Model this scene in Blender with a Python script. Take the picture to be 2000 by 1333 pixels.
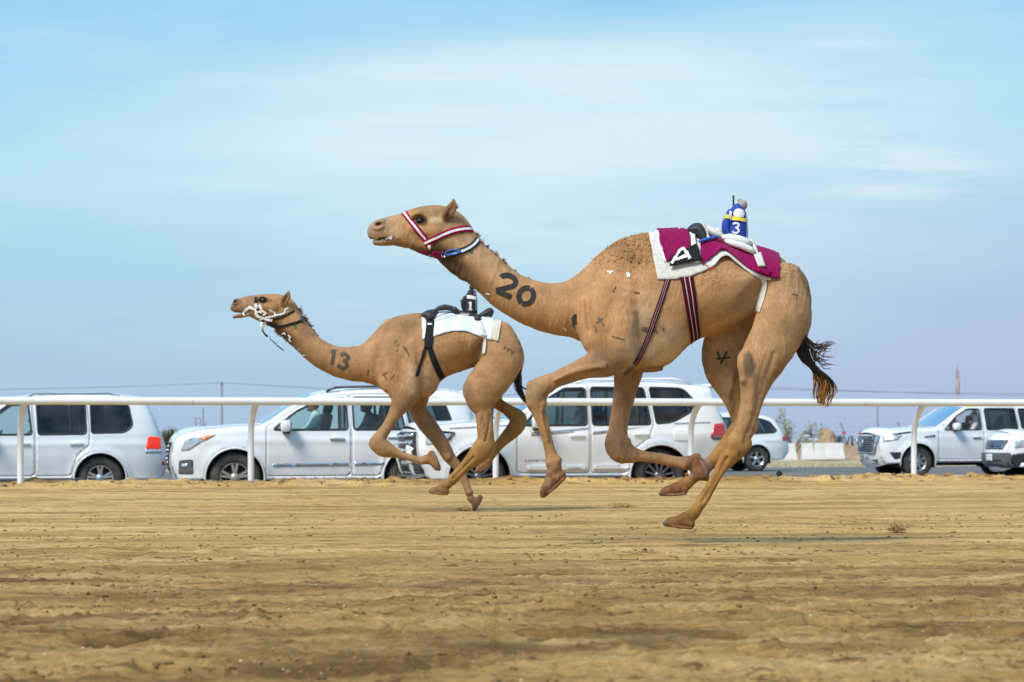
import bpy, bmesh, math, random
import numpy as np
from mathutils import Vector, Matrix
from mathutils.bvhtree import BVHTree
from mathutils.geometry import delaunay_2d_cdt

random.seed(7)
rng = np.random.default_rng(7)
scene = bpy.context.scene
COL = scene.collection
for _o in list(bpy.data.objects):
    bpy.data.objects.remove(_o)

# ------------------------------------------------------------------ camera
CAM_H = 0.70          # photographer kneels at the inner edge of the track
FPX = 4000.0          # focal length in pixels of the 2000 px wide photograph
HOR = 866.0           # horizon row at the picture's middle column
ROLL = 0.003
cam_d = bpy.data.cameras.new('camera')
cam_d.sensor_width = 36.0
cam_d.lens = 72.0
cam_d.shift_y = (HOR - 666.5) / 2000.0
cam_d.clip_start = 0.1
cam_d.clip_end = 20000.0
cam_d.dof.use_dof = True
cam_d.dof.focus_distance = 13.85
cam_d.dof.aperture_fstop = 4.6
cam = bpy.data.objects.new('camera', cam_d)
cam.location = (0, 0, CAM_H)
cam.matrix_world = Matrix.Translation((0, 0, CAM_H)) @ Matrix.Rotation(math.pi / 2, 4, 'X') @ Matrix.Rotation(-ROLL, 4, 'Z')
COL.objects.link(cam)
scene.camera = cam

# ------------------------------------------------------------------ light
SUN_EL, SUN_AZ = math.radians(48), math.radians(-42)   # azimuth measured from behind the camera, negative = left
sd = Vector((math.sin(SUN_AZ) * math.cos(SUN_EL), -math.cos(SUN_AZ) * math.cos(SUN_EL), math.sin(SUN_EL)))
sun_d = bpy.data.lights.new('sun', 'SUN')
sun_d.energy = 1.5
sun_d.angle = math.radians(20)
sun_d.color = (1.0, 0.945, 0.87)
sun = bpy.data.objects.new('sun', sun_d)
sun.rotation_euler = sd.to_track_quat('Z', 'Y').to_euler()
sun.location = (-20, -30, 40)
COL.objects.link(sun)

world = bpy.data.worlds.new('World')
scene.world = world
world.use_nodes = True
wt = world.node_tree
wt.nodes.clear()

def wn(t, **kw):
    n = wt.nodes.new(t)
    for k, v in kw.items():
        setattr(n, k, v)
    return n
sky = wn('ShaderNodeTexSky', sky_type='NISHITA', sun_disc=False)
sky.sun_elevation = SUN_EL
sky.sun_rotation = math.atan2(sd.x, sd.y)
sky.dust_density = 2.5
tc = wn('ShaderNodeTexCoord')
sep = wn('ShaderNodeSeparateXYZ')
wt.links.new(tc.outputs['Generated'], sep.inputs[0])
ramp = wn('ShaderNodeValToRGB')
cr = ramp.color_ramp
SKYC = [(0.0, (0.43, 0.57, 0.77)), (0.035, (0.42, 0.60, 0.79)), (0.085, (0.40, 0.66, 0.84)), (0.125, (0.43, 0.73, 0.90)),
        (0.165, (0.36, 0.69, 0.90)), (0.215, (0.17, 0.56, 0.88)), (0.5, (0.15, 0.46, 0.84)), (1.0, (0.24, 0.46, 0.78))]
while len(cr.elements) < len(SKYC):
    cr.elements.new(0.5)
for e, (p, c) in zip(cr.elements, SKYC):
    e.position = p
    e.color = (*c, 1)
wt.links.new(sep.outputs['Z'], ramp.inputs[0])
# thin streaky cloud veil lying on a plane overhead
def wmath(op, a, b=None, c=None):
    n = wn('ShaderNodeMath', operation=op)
    for i, v in enumerate((a, b, c)):
        if v is None:
            continue
        if isinstance(v, (int, float)):
            n.inputs[i].default_value = v
        else:
            wt.links.new(v, n.inputs[i])
    return n.outputs[0]
den = wmath('ADD', wmath('MAXIMUM', sep.outputs['Z'], 0.0), 0.10)
cx = wmath('DIVIDE', sep.outputs['X'], den)
cy = wmath('DIVIDE', sep.outputs['Y'], den)
comb = wn('ShaderNodeCombineXYZ')
wt.links.new(cx, comb.inputs[0]); wt.links.new(cy, comb.inputs[1])
def wnoise(scale, detail, rough, sx, sy, off):
    mp = wn('ShaderNodeMapping')
    mp.inputs['Scale'].default_value = (sx, sy, 1)
    mp.inputs['Location'].default_value = (off, off * 0.7, 0)
    mp.inputs['Rotation'].default_value = (0, 0, 0.12)
    wt.links.new(comb.outputs[0], mp.inputs[0])
    nz = wn('ShaderNodeTexNoise')
    nz.inputs['Scale'].default_value = scale
    nz.inputs['Detail'].default_value = detail
    nz.inputs['Roughness'].default_value = rough
    wt.links.new(mp.outputs[0], nz.inputs[0])
    return nz.outputs[0]
def wramp(x, lo, hi):
    m = wn('ShaderNodeMapRange', interpolation_type='SMOOTHSTEP')
    m.inputs[1].default_value = lo
    m.inputs[2].default_value = hi
    wt.links.new(x, m.inputs[0])
    return m.outputs[0]
n1 = wramp(wnoise(0.55, 6, 0.52, 1.0, 0.9, 3.1), 0.38, 0.72)
n2 = wramp(wnoise(1.6, 7, 0.58, 0.8, 1.3, 8.3), 0.55, 0.80)
cloud = wmath('MULTIPLY', wmath('ADD', wmath('MULTIPLY', n1, 0.55), wmath('MULTIPLY', n2, 0.40)), wramp(sep.outputs['Z'], 0.0, 0.10))
def wblob(x0, z0, rx, rz):
    # a bank of cloud in a fixed direction of the sky
    dx = wmath('DIVIDE', wmath('SUBTRACT', sep.outputs['X'], x0), rx); dz = wmath('DIVIDE', wmath('SUBTRACT', sep.outputs['Z'], z0), rz)
    r2 = wmath('ADD', wmath('MULTIPLY', dx, dx), wmath('MULTIPLY', dz, dz))
    return wmath('MULTIPLY', wmath('POWER', 2.718, wmath('MULTIPLY', r2, -1.0)), wramp(sep.outputs['Y'], 0.0, 0.5))
n3 = wramp(wnoise(1.1, 8, 0.62, 0.55, 1.5, 5.2), 0.34, 0.66)
n4 = wramp(wnoise(4.2, 8, 0.62, 0.5, 1.2, 1.7), 0.44, 0.66)
bank = wmath('ADD', wmath('MULTIPLY', wblob(0.04, 0.145, 0.19, 0.065), wmath('ADD', wmath('MULTIPLY', n3, 0.60), 0.30)), wmath('MULTIPLY', wblob(0.178, 0.128, 0.05, 0.016), wmath('MULTIPLY', n4, 0.9)))
cloud = wmath('MINIMUM', wmath('ADD', wmath('MULTIPLY', cloud, 0.9), bank), 1.0)
mixA = wn('ShaderNodeMix', data_type='RGBA')
wt.links.new(cloud, mixA.inputs[0])
wt.links.new(ramp.outputs[0], mixA.inputs[6])
mixA.inputs[7].default_value = (0.72, 0.885, 0.95, 1)
# lavender haze to the right of the course, seen low down
lav = wmath('MULTIPLY', wramp(sep.outputs['X'], -0.02, 0.25), wmath('SUBTRACT', 1.0, wramp(sep.outputs['Z'], 0.03, 0.17)))
mixB = wn('ShaderNodeMix', data_type='RGBA')
wt.links.new(wmath('MULTIPLY', lav, 0.75), mixB.inputs[0])
wt.links.new(mixA.outputs[2], mixB.inputs[6])
mixB.inputs[7].default_value = (0.44, 0.53, 0.78, 1)
# the physical sky shows through the veil a little
skym = wn('ShaderNodeMix', data_type='RGBA', blend_type='MIX')
skym.inputs[0].default_value = 0.88
sk = wn('ShaderNodeVectorMath', operation='SCALE')
sk.inputs['Scale'].default_value = 0.10
wt.links.new(sky.outputs[0], sk.inputs[0])
wt.links.new(sk.outputs[0], skym.inputs[6])
wt.links.new(mixB.outputs[2], skym.inputs[7])
bg = wn('ShaderNodeBackground')
bg.inputs['Strength'].default_value = 0.395
wt.links.new(skym.outputs[2], bg.inputs[0])
wo = wn('ShaderNodeOutputWorld')
wt.links.new(bg.outputs[0], wo.inputs[0])

scene.view_settings.view_transform = 'Standard'
scene.view_settings.look = 'None'
scene.view_settings.gamma = 1.0
scene.view_settings.use_curve_mapping = False
scene.view_settings.exposure = 1.42
scene.cycles.max_bounces = 8
scene.cycles.transparent_max_bounces = 24
scene.cycles.use_denoising = True
scene.cycles.caustics_reflective = False
scene.cycles.caustics_refractive = False

# ------------------------------------------------------------------ helpers
def P(px, py, D):
    """a point at depth D that the camera sees at photograph pixel (px, py)"""
    a, b = (px - 1000.0) / FPX, (HOR - py) / FPX
    a2, b2 = a + ROLL * b, b - ROLL * a
    return Vector((a2 * D, D, CAM_H + b2 * D))

def tag(o, label=None, cat=None, group=None, kind=None):
    if label: o['label'] = label
    if cat: o['category'] = cat
    if group: o['group'] = group
    if kind: o['kind'] = kind
    return o

def empty(name, loc=(0, 0, 0), rz=0.0):
    o = bpy.data.objects.new(name, None)
    o.location = loc
    o.rotation_euler = (0, 0, rz)
    o.empty_display_size = 0.2
    COL.objects.link(o)
    return o

def make_mesh(name, V, F, smooth=True, uv=None, attrs=None):
    """V (n,3) array; F list of faces, or an (m,3|4) array"""
    me = bpy.data.meshes.new(name)
    V = np.asarray(V, dtype=np.float32)
    if isinstance(F, np.ndarray):
        m, k = F.shape
        me.vertices.add(len(V)); me.vertices.foreach_set('co', V.ravel())
        me.loops.add(m * k); me.loops.foreach_set('vertex_index', F.astype(np.int32).ravel())
        me.polygons.add(m)
        me.polygons.foreach_set('loop_start', np.arange(0, m * k, k, dtype=np.int32))
        me.update(calc_edges=True)
    else:
        me.from_pydata([tuple(v) for v in V.tolist()], [], [tuple(int(i) for i in f) for f in F])
        me.update()
    me.validate()
    if uv is not None:
        ul = me.uv_layers.new(name='UVMap')
        li = np.empty(len(me.loops), dtype=np.int32)
        me.loops.foreach_get('vertex_index', li)
        ul.data.foreach_set('uv', np.asarray(uv, dtype=np.float32)[li].ravel())
    if attrs:
        for an, arr in attrs.items():
            arr = np.asarray(arr, dtype=np.float32)
            if arr.ndim == 2:
                at = me.attributes.new(an, 'FLOAT_COLOR', 'POINT')
                c4 = np.ones((len(V), 4), dtype=np.float32); c4[:, :3] = arr[:, :3]
                at.data.foreach_set('color', c4.ravel())
            else:
                at = me.attributes.new(an, 'FLOAT', 'POINT')
                at.data.foreach_set('value', arr)
    me.polygons.foreach_set('use_smooth', np.full(len(me.polygons), smooth, dtype=bool))
    return me

def obj(name, me, mat=None, parent=None):
    o = bpy.data.objects.new(name, me)
    COL.objects.link(o)
    if mat is not None and me is not None and not me.materials:
        me.materials.append(mat)
    if parent is not None:
        o.parent = parent
    return o

class MB:
    """collects simple solids into one mesh"""
    def __init__(s):
        s.v, s.f = [], []
    def add(s, V, F):
        b = len(s.v)
        s.v += [tuple(float(c) for c in p) for p in V]
        s.f += [tuple(i + b for i in f) for f in F]
        return s
    def box(s, c, d, rot=None, bev=0.0, taper=1.0):
        hx, hy, hz = d[0] / 2, d[1] / 2, d[2] / 2
        if bev <= 0:
            V = [(x * hx * (taper if z > 0 else 1), y * hy * (taper if z > 0 else 1), z * hz) for z in (-1, 1) for y in (-1, 1) for x in (-1, 1)]
            F = [(0, 2, 3, 1), (4, 5, 7, 6), (0, 1, 5, 4), (2, 6, 7, 3), (0, 4, 6, 2), (1, 3, 7, 5)]
        else:
            bm = bmesh.new()
            bmesh.ops.create_cube(bm, size=1)
            for v in bm.verts:
                t = taper if v.co.z > 0 else 1
                v.co = Vector((v.co.x * d[0] * t, v.co.y * d[1] * t, v.co.z * d[2]))
            bmesh.ops.bevel(bm, geom=bm.edges[:], offset=bev, segments=2, affect='EDGES', profile=0.5)
            bm.verts.index_update()
            V = [v.co.copy() for v in bm.verts]
            F = [tuple(v.index for v in f.verts) for f in bm.faces]
            bm.free()
        R = rot if rot is not None else Matrix.Identity(3)
        V = [R @ Vector(p) + Vector(c) for p in V]
        return s.add(V, F)
    def tube(s, pts, rad, n=8, cap=True):
        pts = [Vector(p) for p in pts]
        if isinstance(rad, (int, float)):
            rad = [rad] * len(pts)
        V, F = [], []
        up = None
        for i, p in enumerate(pts):
            d = (pts[min(i + 1, len(pts) - 1)] - pts[max(i - 1, 0)]).normalized()
            if up is None:
                up = Vector((0, 0, 1)) if abs(d.z) < 0.9 else Vector((1, 0, 0))
            a = d.cross(up)
            if a.length < 1e-6:
                a = d.orthogonal()
            a.normalize()
            b = a.cross(d).normalized()
            up = b
            for k in range(n):
                t = 2 * math.pi * k / n
                V.append(p + a * math.cos(t) * rad[i] + b * math.sin(t) * rad[i])
        for i in range(len(pts) - 1):
            for k in range(n):
                k2 = (k + 1) % n
                F.append((i * n + k, i * n + k2, (i + 1) * n + k2, (i + 1) * n + k))
        if cap:
            F.append(tuple(range(n - 1, -1, -1)))
            F.append(tuple((len(pts) - 1) * n + k for k in range(n)))
        return s.add(V, F)
    def lathe(s, prof, n=32, axis='Y', c=(0, 0, 0), close=False):
        """prof: list of (r, h) revolved round an axis"""
        V, F = [], []
        for r, h in prof:
            for k in range(n):
                t = 2 * math.pi * k / n
                q = (r * math.cos(t), h, r * math.sin(t)) if axis == 'Y' else ((r * math.cos(t), r * math.sin(t), h) if axis == 'Z' else (h, r * math.cos(t), r * math.sin(t)))
                V.append((q[0] + c[0], q[1] + c[1], q[2] + c[2]))
        m = len(prof)
        for i in range(m if close else m - 1):
            j = (i + 1) % m
            for k in range(n):
                k2 = (k + 1) % n
                F.append((i * n + k, j * n + k, j * n + k2, i * n + k2))
        return s.add(V, F)
    def prism(s, poly, y0, y1):
        """poly: (x, z) outline extruded in y"""
        n = len(poly)
        V = [(x, y0, z) for x, z in poly] + [(x, y1, z) for x, z in poly]
        F = [(i, (i + 1) % n, n + (i + 1) % n, n + i) for i in range(n)] + [tuple(range(n - 1, -1, -1)), tuple(range(n, 2 * n))]
        return s.add(V, F)
    def ball(s, c, r, n=12, m=8, sq=(1, 1, 1)):
        V, F = [(c[0], c[1], c[2] + r * sq[2])], []
        for i in range(1, m):
            ph = math.pi * i / m
            for k in range(n):
                t = 2 * math.pi * k / n
                V.append((c[0] + r * sq[0] * math.sin(ph) * math.cos(t), c[1] + r * sq[1] * math.sin(ph) * math.sin(t), c[2] + r * sq[2] * math.cos(ph)))
        V.append((c[0], c[1], c[2] - r * sq[2]))
        for k in range(n):
            F.append((0, 1 + k, 1 + (k + 1) % n))
            F.append((len(V) - 1, 1 + (m - 2) * n + (k + 1) % n, 1 + (m - 2) * n + k))
        for i in range(m - 2):
            for k in range(n):
                F.append((1 + i * n + k, 1 + (i + 1) * n + k, 1 + (i + 1) * n + (k + 1) % n, 1 + i * n + (k + 1) % n))
        return s.add(V, F)
    def build(s, name, mat, parent=None, smooth=False, fix=True):
        me = make_mesh(name, np.array(s.v, dtype=np.float32), s.f, smooth=bool(smooth))
        if fix:
            bm = bmesh.new(); bm.from_mesh(me)
            bmesh.ops.recalc_face_normals(bm, faces=bm.faces[:])
            bm.to_mesh(me); bm.free()
        if smooth == 'auto':
            me.set_sharp_from_angle(angle=math.radians(38))
        return obj(name, me, mat, parent)

# --- numpy value noise ------------------------------------------------------
def _hash(ix, iy, iz):
    h = (ix.astype(np.int64) * 374761393 + iy.astype(np.int64) * 668265263 + iz.astype(np.int64) * 2147483647) & 0xffffffff
    h = ((h ^ (h >> 13)) * 1274126177) & 0xffffffff
    return ((h ^ (h >> 16)) & 0xffff).astype(np.float32) / 65535.0
def vnoise(p):
    p = np.asarray(p, dtype=np.float64)
    i = np.floor(p); f = p - i; f = f * f * (3 - 2 * f)
    i = i.astype(np.int64)
    r = 0
    for dx in (0, 1):
        wx = f[..., 0] if dx else 1 - f[..., 0]
        for dy in (0, 1):
            wy = f[..., 1] if dy else 1 - f[..., 1]
            for dz in (0, 1):
                wz = f[..., 2] if dz else 1 - f[..., 2]
                r = r + wx * wy * wz * _hash(i[..., 0] + dx, i[..., 1] + dy, i[..., 2] + dz)
    return r
def fbm(p, oct=4, gain=0.5):
    p = np.asarray(p, dtype=np.float64)
    s, a, t = 0, 1.0, 0
    for o in range(oct):
        s = s + a * vnoise(p * 2.0 ** o + 17.3 * o); t += a; a *= gain
    return s / t
def sstep(a, b, x):
    t = np.clip((x - a) / (b - a), 0, 1)
    return t * t * (3 - 2 * t)

# --- signed distance fields and surface nets --------------------------------
class Field:
    def __init__(s, lo, hi, h):
        s.lo = np.array(lo, dtype=np.float32); s.h = float(h)
        s.n = [int(math.ceil((hi[i] - lo[i]) / h)) + 1 for i in range(3)]
        s.f = np.full(s.n, 50.0 * h, dtype=np.float32)
        s.ax = [s.lo[i] + h * np.arange(s.n[i], dtype=np.float32) for i in range(3)]
    def sl(s, lo, hi):
        r = []
        for i in range(3):
            a = max(0, int(math.floor((lo[i] - s.lo[i]) / s.h))); b = min(s.n[i], int(math.ceil((hi[i] - s.lo[i]) / s.h)) + 1)
            if b <= a: return None
            r.append(slice(a, b))
        return tuple(r)
    def merge(s, sl, d, k, sub=False):
        a = s.f[sl]
        if sub:
            d = -d
            hh = np.maximum(k - np.abs(a - d), 0) / k
            s.f[sl] = np.maximum(a, d) + hh * hh * k * 0.25
        else:
            hh = np.maximum(k - np.abs(a - d), 0) / k
            s.f[sl] = np.minimum(a, d) - hh * hh * k * 0.25
    def chain(s, pts, k=6.0, sub=False, div=4, pear=0.0, cat=True):
        """pts rows (x, y, w, a, b): in-plane radius a, lateral radius b, swept along a smooth spine"""
        p = np.array(pts, dtype=np.float64)
        if cat and len(p) > 2:
            q = []
            for i in range(len(p) - 1):
                p0, p1, p2, p3 = p[max(i - 1, 0)], p[i], p[i + 1], p[min(i + 2, len(p) - 1)]
                for j in range(div):
                    t = j / div
                    q.append(0.5 * ((2 * p1) + (-p0 + p2) * t + (2 * p0 - 5 * p1 + 4 * p2 - p3) * t * t + (-p0 + 3 * p1 - 3 * p2 + p3) * t ** 3))
            q.append(p[-1]); p = np.array(q)
            p[:, 3:] = np.maximum(p[:, 3:], 0.3 * s.h)
        R = np.maximum(p[:, 3], p[:, 4])
        m = k + 3 * s.h
        lo = np.min(p[:, :3] - R[:, None], axis=0) - m; hi = np.max(p[:, :3] + R[:, None], axis=0) + m
        S = s.sl(lo, hi)
        if S is None: return
        tmp = np.full([x.stop - x.start for x in S], 50 * s.h, dtype=np.float32)
        for i in range(len(p) - 1):
            A, B = p[i], p[i + 1]
            r = max(R[i], R[i + 1])
            T = s.sl(np.minimum(A[:3], B[:3]) - r - m, np.maximum(A[:3], B[:3]) + r + m)
            if T is None: continue
            T = tuple(slice(max(T[q].start, S[q].start), min(T[q].stop, S[q].stop)) for q in range(3))
            if any(q.stop <= q.start for q in T): continue
            X = s.ax[0][T[0]][:, None]; Y = s.ax[1][T[1]][None, :]; Wv = s.ax[2][T[2]][None, None, :]
            d = B[:2] - A[:2]; L2 = float(d @ d) + 1e-9
            t = np.clip(((X - A[0]) * d[0] + (Y - A[1]) * d[1]) / L2, 0, 1)
            qx = X - (A[0] + t * d[0]); qy = Y - (A[1] + t * d[1])
            e = np.sqrt(qx * qx + qy * qy)
            a = (A[3] + (B[3] - A[3]) * t); b = (A[4] + (B[4] - A[4]) * t); wc = (A[2] + (B[2] - A[2]) * t)
            if pear:
                b = b * (1 - pear * np.clip(-qy / a, 0, 1) ** 1.3)
            Aa = (e / a)[..., None]; Bb = (Wv - wc[..., None]) / b[..., None]
            kk = np.sqrt(Aa * Aa + Bb * Bb) + 1e-5
            g = np.sqrt((Aa / a[..., None]) ** 2 + (Bb / b[..., None]) ** 2) + 1e-6
            dd = (kk * (kk - 1) / g).astype(np.float32)
            o = tuple(slice(T[i_].start - S[i_].start, T[i_].stop - S[i_].start) for i_ in range(3))
            tmp[o] = np.minimum(tmp[o], dd)
        s.merge(S, tmp, k, sub)
    def columns(s, rows, k=6.0, pear=0.0, rx=20.0):
        """trunk from upright sections: rows (x, top, bottom, half width)"""
        r = np.array(rows, float)
        def spl(xq, yv):
            h = np.diff(r[:, 0]); m = np.gradient(yv, r[:, 0])
            i = np.clip(np.searchsorted(r[:, 0], xq) - 1, 0, len(r) - 2); t = (xq - r[i, 0]) / h[i]
            return (2*t**3-3*t**2+1)*yv[i] + (t**3-2*t**2+t)*h[i]*m[i] + (-2*t**3+3*t**2)*yv[i+1] + (t**3-t**2)*h[i]*m[i+1]
        m = k + 3 * s.h; B = r[:, 3].max()
        S = s.sl((r[0, 0] - rx - m, r[:, 1].min() - m, -B - m), (r[-1, 0] + rx + m, r[:, 2].max() + m, B + m))
        X = s.ax[0][S[0]].astype(float); xc = np.clip(X, r[0, 0], r[-1, 0])
        tp, bt, bw = spl(xc, r[:, 1]), spl(xc, r[:, 2]), spl(xc, r[:, 3])
        yc, a = (tp + bt) / 2, (bt - tp) / 2
        ex = ((X - xc) / rx)[:, None, None]
        q = (s.ax[1][S[1]][None, :] - yc[:, None]); A = (q / a[:, None])
        b = bw[:, None] * (1 - pear * np.clip(-A, 0, 1) ** 1.3)
        W_ = s.ax[2][S[2]][None, None, :] / b[..., None]
        kk = np.sqrt(ex ** 2 + A[..., None] ** 2 + W_ ** 2) + 1e-5
        g = np.sqrt((ex / rx) ** 2 + (A / a[:, None])[..., None] ** 2 + (W_ / b[..., None]) ** 2) + 1e-6
        s.merge(S, (kk * (kk - 1) / g).astype(np.float32), k)
    def ell(s, c, r, k=6.0, sub=False, ang=0.0, angw=0.0):
        """ellipsoid; ang turns it in the x-y plane, angw in the x-w plane"""
        R = max(r); m = k + 3 * s.h
        S = s.sl(np.array(c) - R - m, np.array(c) + R + m)
        if S is None: return
        X = s.ax[0][S[0]][:, None, None] - c[0]; Y = s.ax[1][S[1]][None, :, None] - c[1]; Wv = s.ax[2][S[2]][None, None, :] - c[2]
        ca, sa = math.cos(ang), math.sin(ang)
        X2 = X * ca + Y * sa; Y2 = -X * sa + Y * ca
        cw, sw = math.cos(angw), math.sin(angw)
        X3 = X2 * cw + Wv * sw; W3 = -X2 * sw + Wv * cw
        kk = np.sqrt((X3 / r[0]) ** 2 + (Y2 / r[1]) ** 2 + (W3 / r[2]) ** 2) + 1e-5
        g = np.sqrt((X3 / r[0] ** 2) ** 2 + (Y2 / r[1] ** 2) ** 2 + (W3 / r[2] ** 2) ** 2) + 1e-6
        s.merge(S, (kk * (kk - 1) / g).astype(np.float32), k, sub)
    def net(s):
        f = s.f
        ins = f < 0
        c = np.zeros([d - 1 for d in f.shape], dtype=np.int8)
        for dx in (0, 1):
            for dy in (0, 1):
                for dz in (0, 1):
                    c += ins[dx:dx + c.shape[0], dy:dy + c.shape[1], dz:dz + c.shape[2]]
        act = (c > 0) & (c < 8)
        idx = np.argwhere(act)
        num = np.full(c.shape, -1, dtype=np.int32)
        num[act] = np.arange(len(idx), dtype=np.int32)
        cor = np.array([(dx, dy, dz) for dx in (0, 1) for dy in (0, 1) for dz in (0, 1)])
        vals = np.stack([f[idx[:, 0] + q[0], idx[:, 1] + q[1], idx[:, 2] + q[2]] for q in cor], axis=1)
        acc = np.zeros((len(idx), 3)); cnt = np.zeros(len(idx))
        for i in range(8):
            for j in range(i + 1, 8):
                if abs(cor[i] - cor[j]).sum() != 1: continue
                m = (vals[:, i] < 0) != (vals[:, j] < 0)
                t = vals[m, i] / (vals[m, i] - vals[m, j])
                acc[m] += cor[i] + t[:, None] * (cor[j] - cor[i]); cnt[m] += 1
        V = s.lo + s.h * (idx + acc / cnt[:, None])
        Q = []
        for ax in range(3):
            sl0 = [slice(None)] * 3; sl1 = [slice(None)] * 3
            sl0[ax] = slice(0, -1); sl1[ax] = slice(1, None)
            A, B = ins[tuple(sl0)], ins[tuple(sl1)]
            e = np.argwhere(A != B)
            o1, o2 = [(1, 2), (2, 0), (0, 1)][ax]
            ok = (e[:, o1] > 0) & (e[:, o2] > 0) & (e[:, o1] < num.shape[o1]) & (e[:, o2] < num.shape[o2])
            e = e[ok]
            s0 = A[e[:, 0], e[:, 1], e[:, 2]]
            def nn(d1, d2):
                q = e.copy(); q[:, o1] += d1; q[:, o2] += d2
                return num[q[:, 0], q[:, 1], q[:, 2]]
            quad = np.stack([nn(-1, -1), nn(0, -1), nn(0, 0), nn(-1, 0)], axis=1)
            quad[~s0] = quad[~s0][:, ::-1]
            Q.append(quad)
        return V, np.concatenate(Q)

# --- materials --------------------------------------------------------------
def mat_new(name):
    m = bpy.data.materials.new(name)
    m.use_nodes = True
    nt = m.node_tree
    return m, nt, nt.nodes['Principled BSDF']
def N(nt, t, **kw):
    n = nt.nodes.new(t)
    for k, v in kw.items():
        setattr(n, k, v)
    return n
def setin(n, **kw):
    for k, v in kw.items():
        n.inputs[k.replace('_', ' ')].default_value = v
    return n
def lk(nt, a, b): nt.links.new(a, b)
def simple(name, col, rough=0.6, metal=0.0, coat=0.0, var=0.12, scale=30.0, bump=0.0, bscale=200.0, dirt=None, spec=0.5):
    """plain surface with slight mottling (and optional fine bump / dust) so that nothing is perfectly even"""
    m, nt, b = mat_new(name)
    tcn = N(nt, 'ShaderNodeTexCoord')
    nz = setin(N(nt, 'ShaderNodeTexNoise'), Scale=scale, Detail=5.0, Roughness=0.6)
    lk(nt, tcn.outputs['Object'], nz.inputs[0])
    mr = N(nt, 'ShaderNodeMapRange'); mr.inputs[1].default_value = 0.3; mr.inputs[2].default_value = 0.7
    mr.inputs[3].default_value = 1 - var; mr.inputs[4].default_value = 1 + var
    lk(nt, nz.outputs[0], mr.inputs[0])
    vm = N(nt, 'ShaderNodeVectorMath', operation='SCALE')
    vm.inputs[0].default_value = col
    lk(nt, mr.outputs[0], vm.inputs['Scale'])
    out = vm.outputs[0]
    if dirt:
        n2 = setin(N(nt, 'ShaderNodeTexNoise'), Scale=dirt[1], Detail=6.0, Roughness=0.65)
        lk(nt, tcn.outputs['Object'], n2.inputs[0])
        m2 = N(nt, 'ShaderNodeMapRange'); m2.inputs[1].default_value = 0.42; m2.inputs[2].default_value = 0.8
        m2.inputs[4].default_value = dirt[2]
        lk(nt, n2.outputs[0], m2.inputs[0])
        mx = N(nt, 'ShaderNodeMix', data_type='RGBA')
        lk(nt, m2.outputs[0], mx.inputs[0]); lk(nt, out, mx.inputs[6]); mx.inputs[7].default_value = (*dirt[0], 1)
        out = mx.outputs[2]
    lk(nt, out, b.inputs['Base Color'])
    b.inputs['Roughness'].default_value = rough
    b.inputs['Metallic'].default_value = metal
    b.inputs['Coat Weight'].default_value = coat
    b.inputs['Coat Roughness'].default_value = 0.06
    b.inputs['Specular IOR Level'].default_value = spec
    if bump > 0:
        nb = setin(N(nt, 'ShaderNodeTexNoise'), Scale=bscale, Detail=4.0)
        lk(nt, tcn.outputs['Object'], nb.inputs[0])
        bp = setin(N(nt, 'ShaderNodeBump'), Strength=bump, Distance=0.01)
        lk(nt, nb.outputs[0], bp.inputs['Height']); lk(nt, bp.outputs[0], b.inputs['Normal'])
    return m
# ================================================================== setting
SL = 0.25                                  # the course runs slightly away from the camera towards the right
TH = math.atan(SL)
RAIL_Y0 = 30.9
ROAD_Z = -0.22
def road_z(a): return ROAD_Z - 0.013 * np.clip(-np.asarray(a, float) - 0.5, 0, 11)      # the road dips to the left
def nline(X, Y): return (Y - RAIL_Y0 - SL * X) * math.cos(TH)      # distance beyond the rail
def aline(X, Y): return X * math.cos(TH) + (Y - RAIL_Y0) * math.sin(TH)

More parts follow.
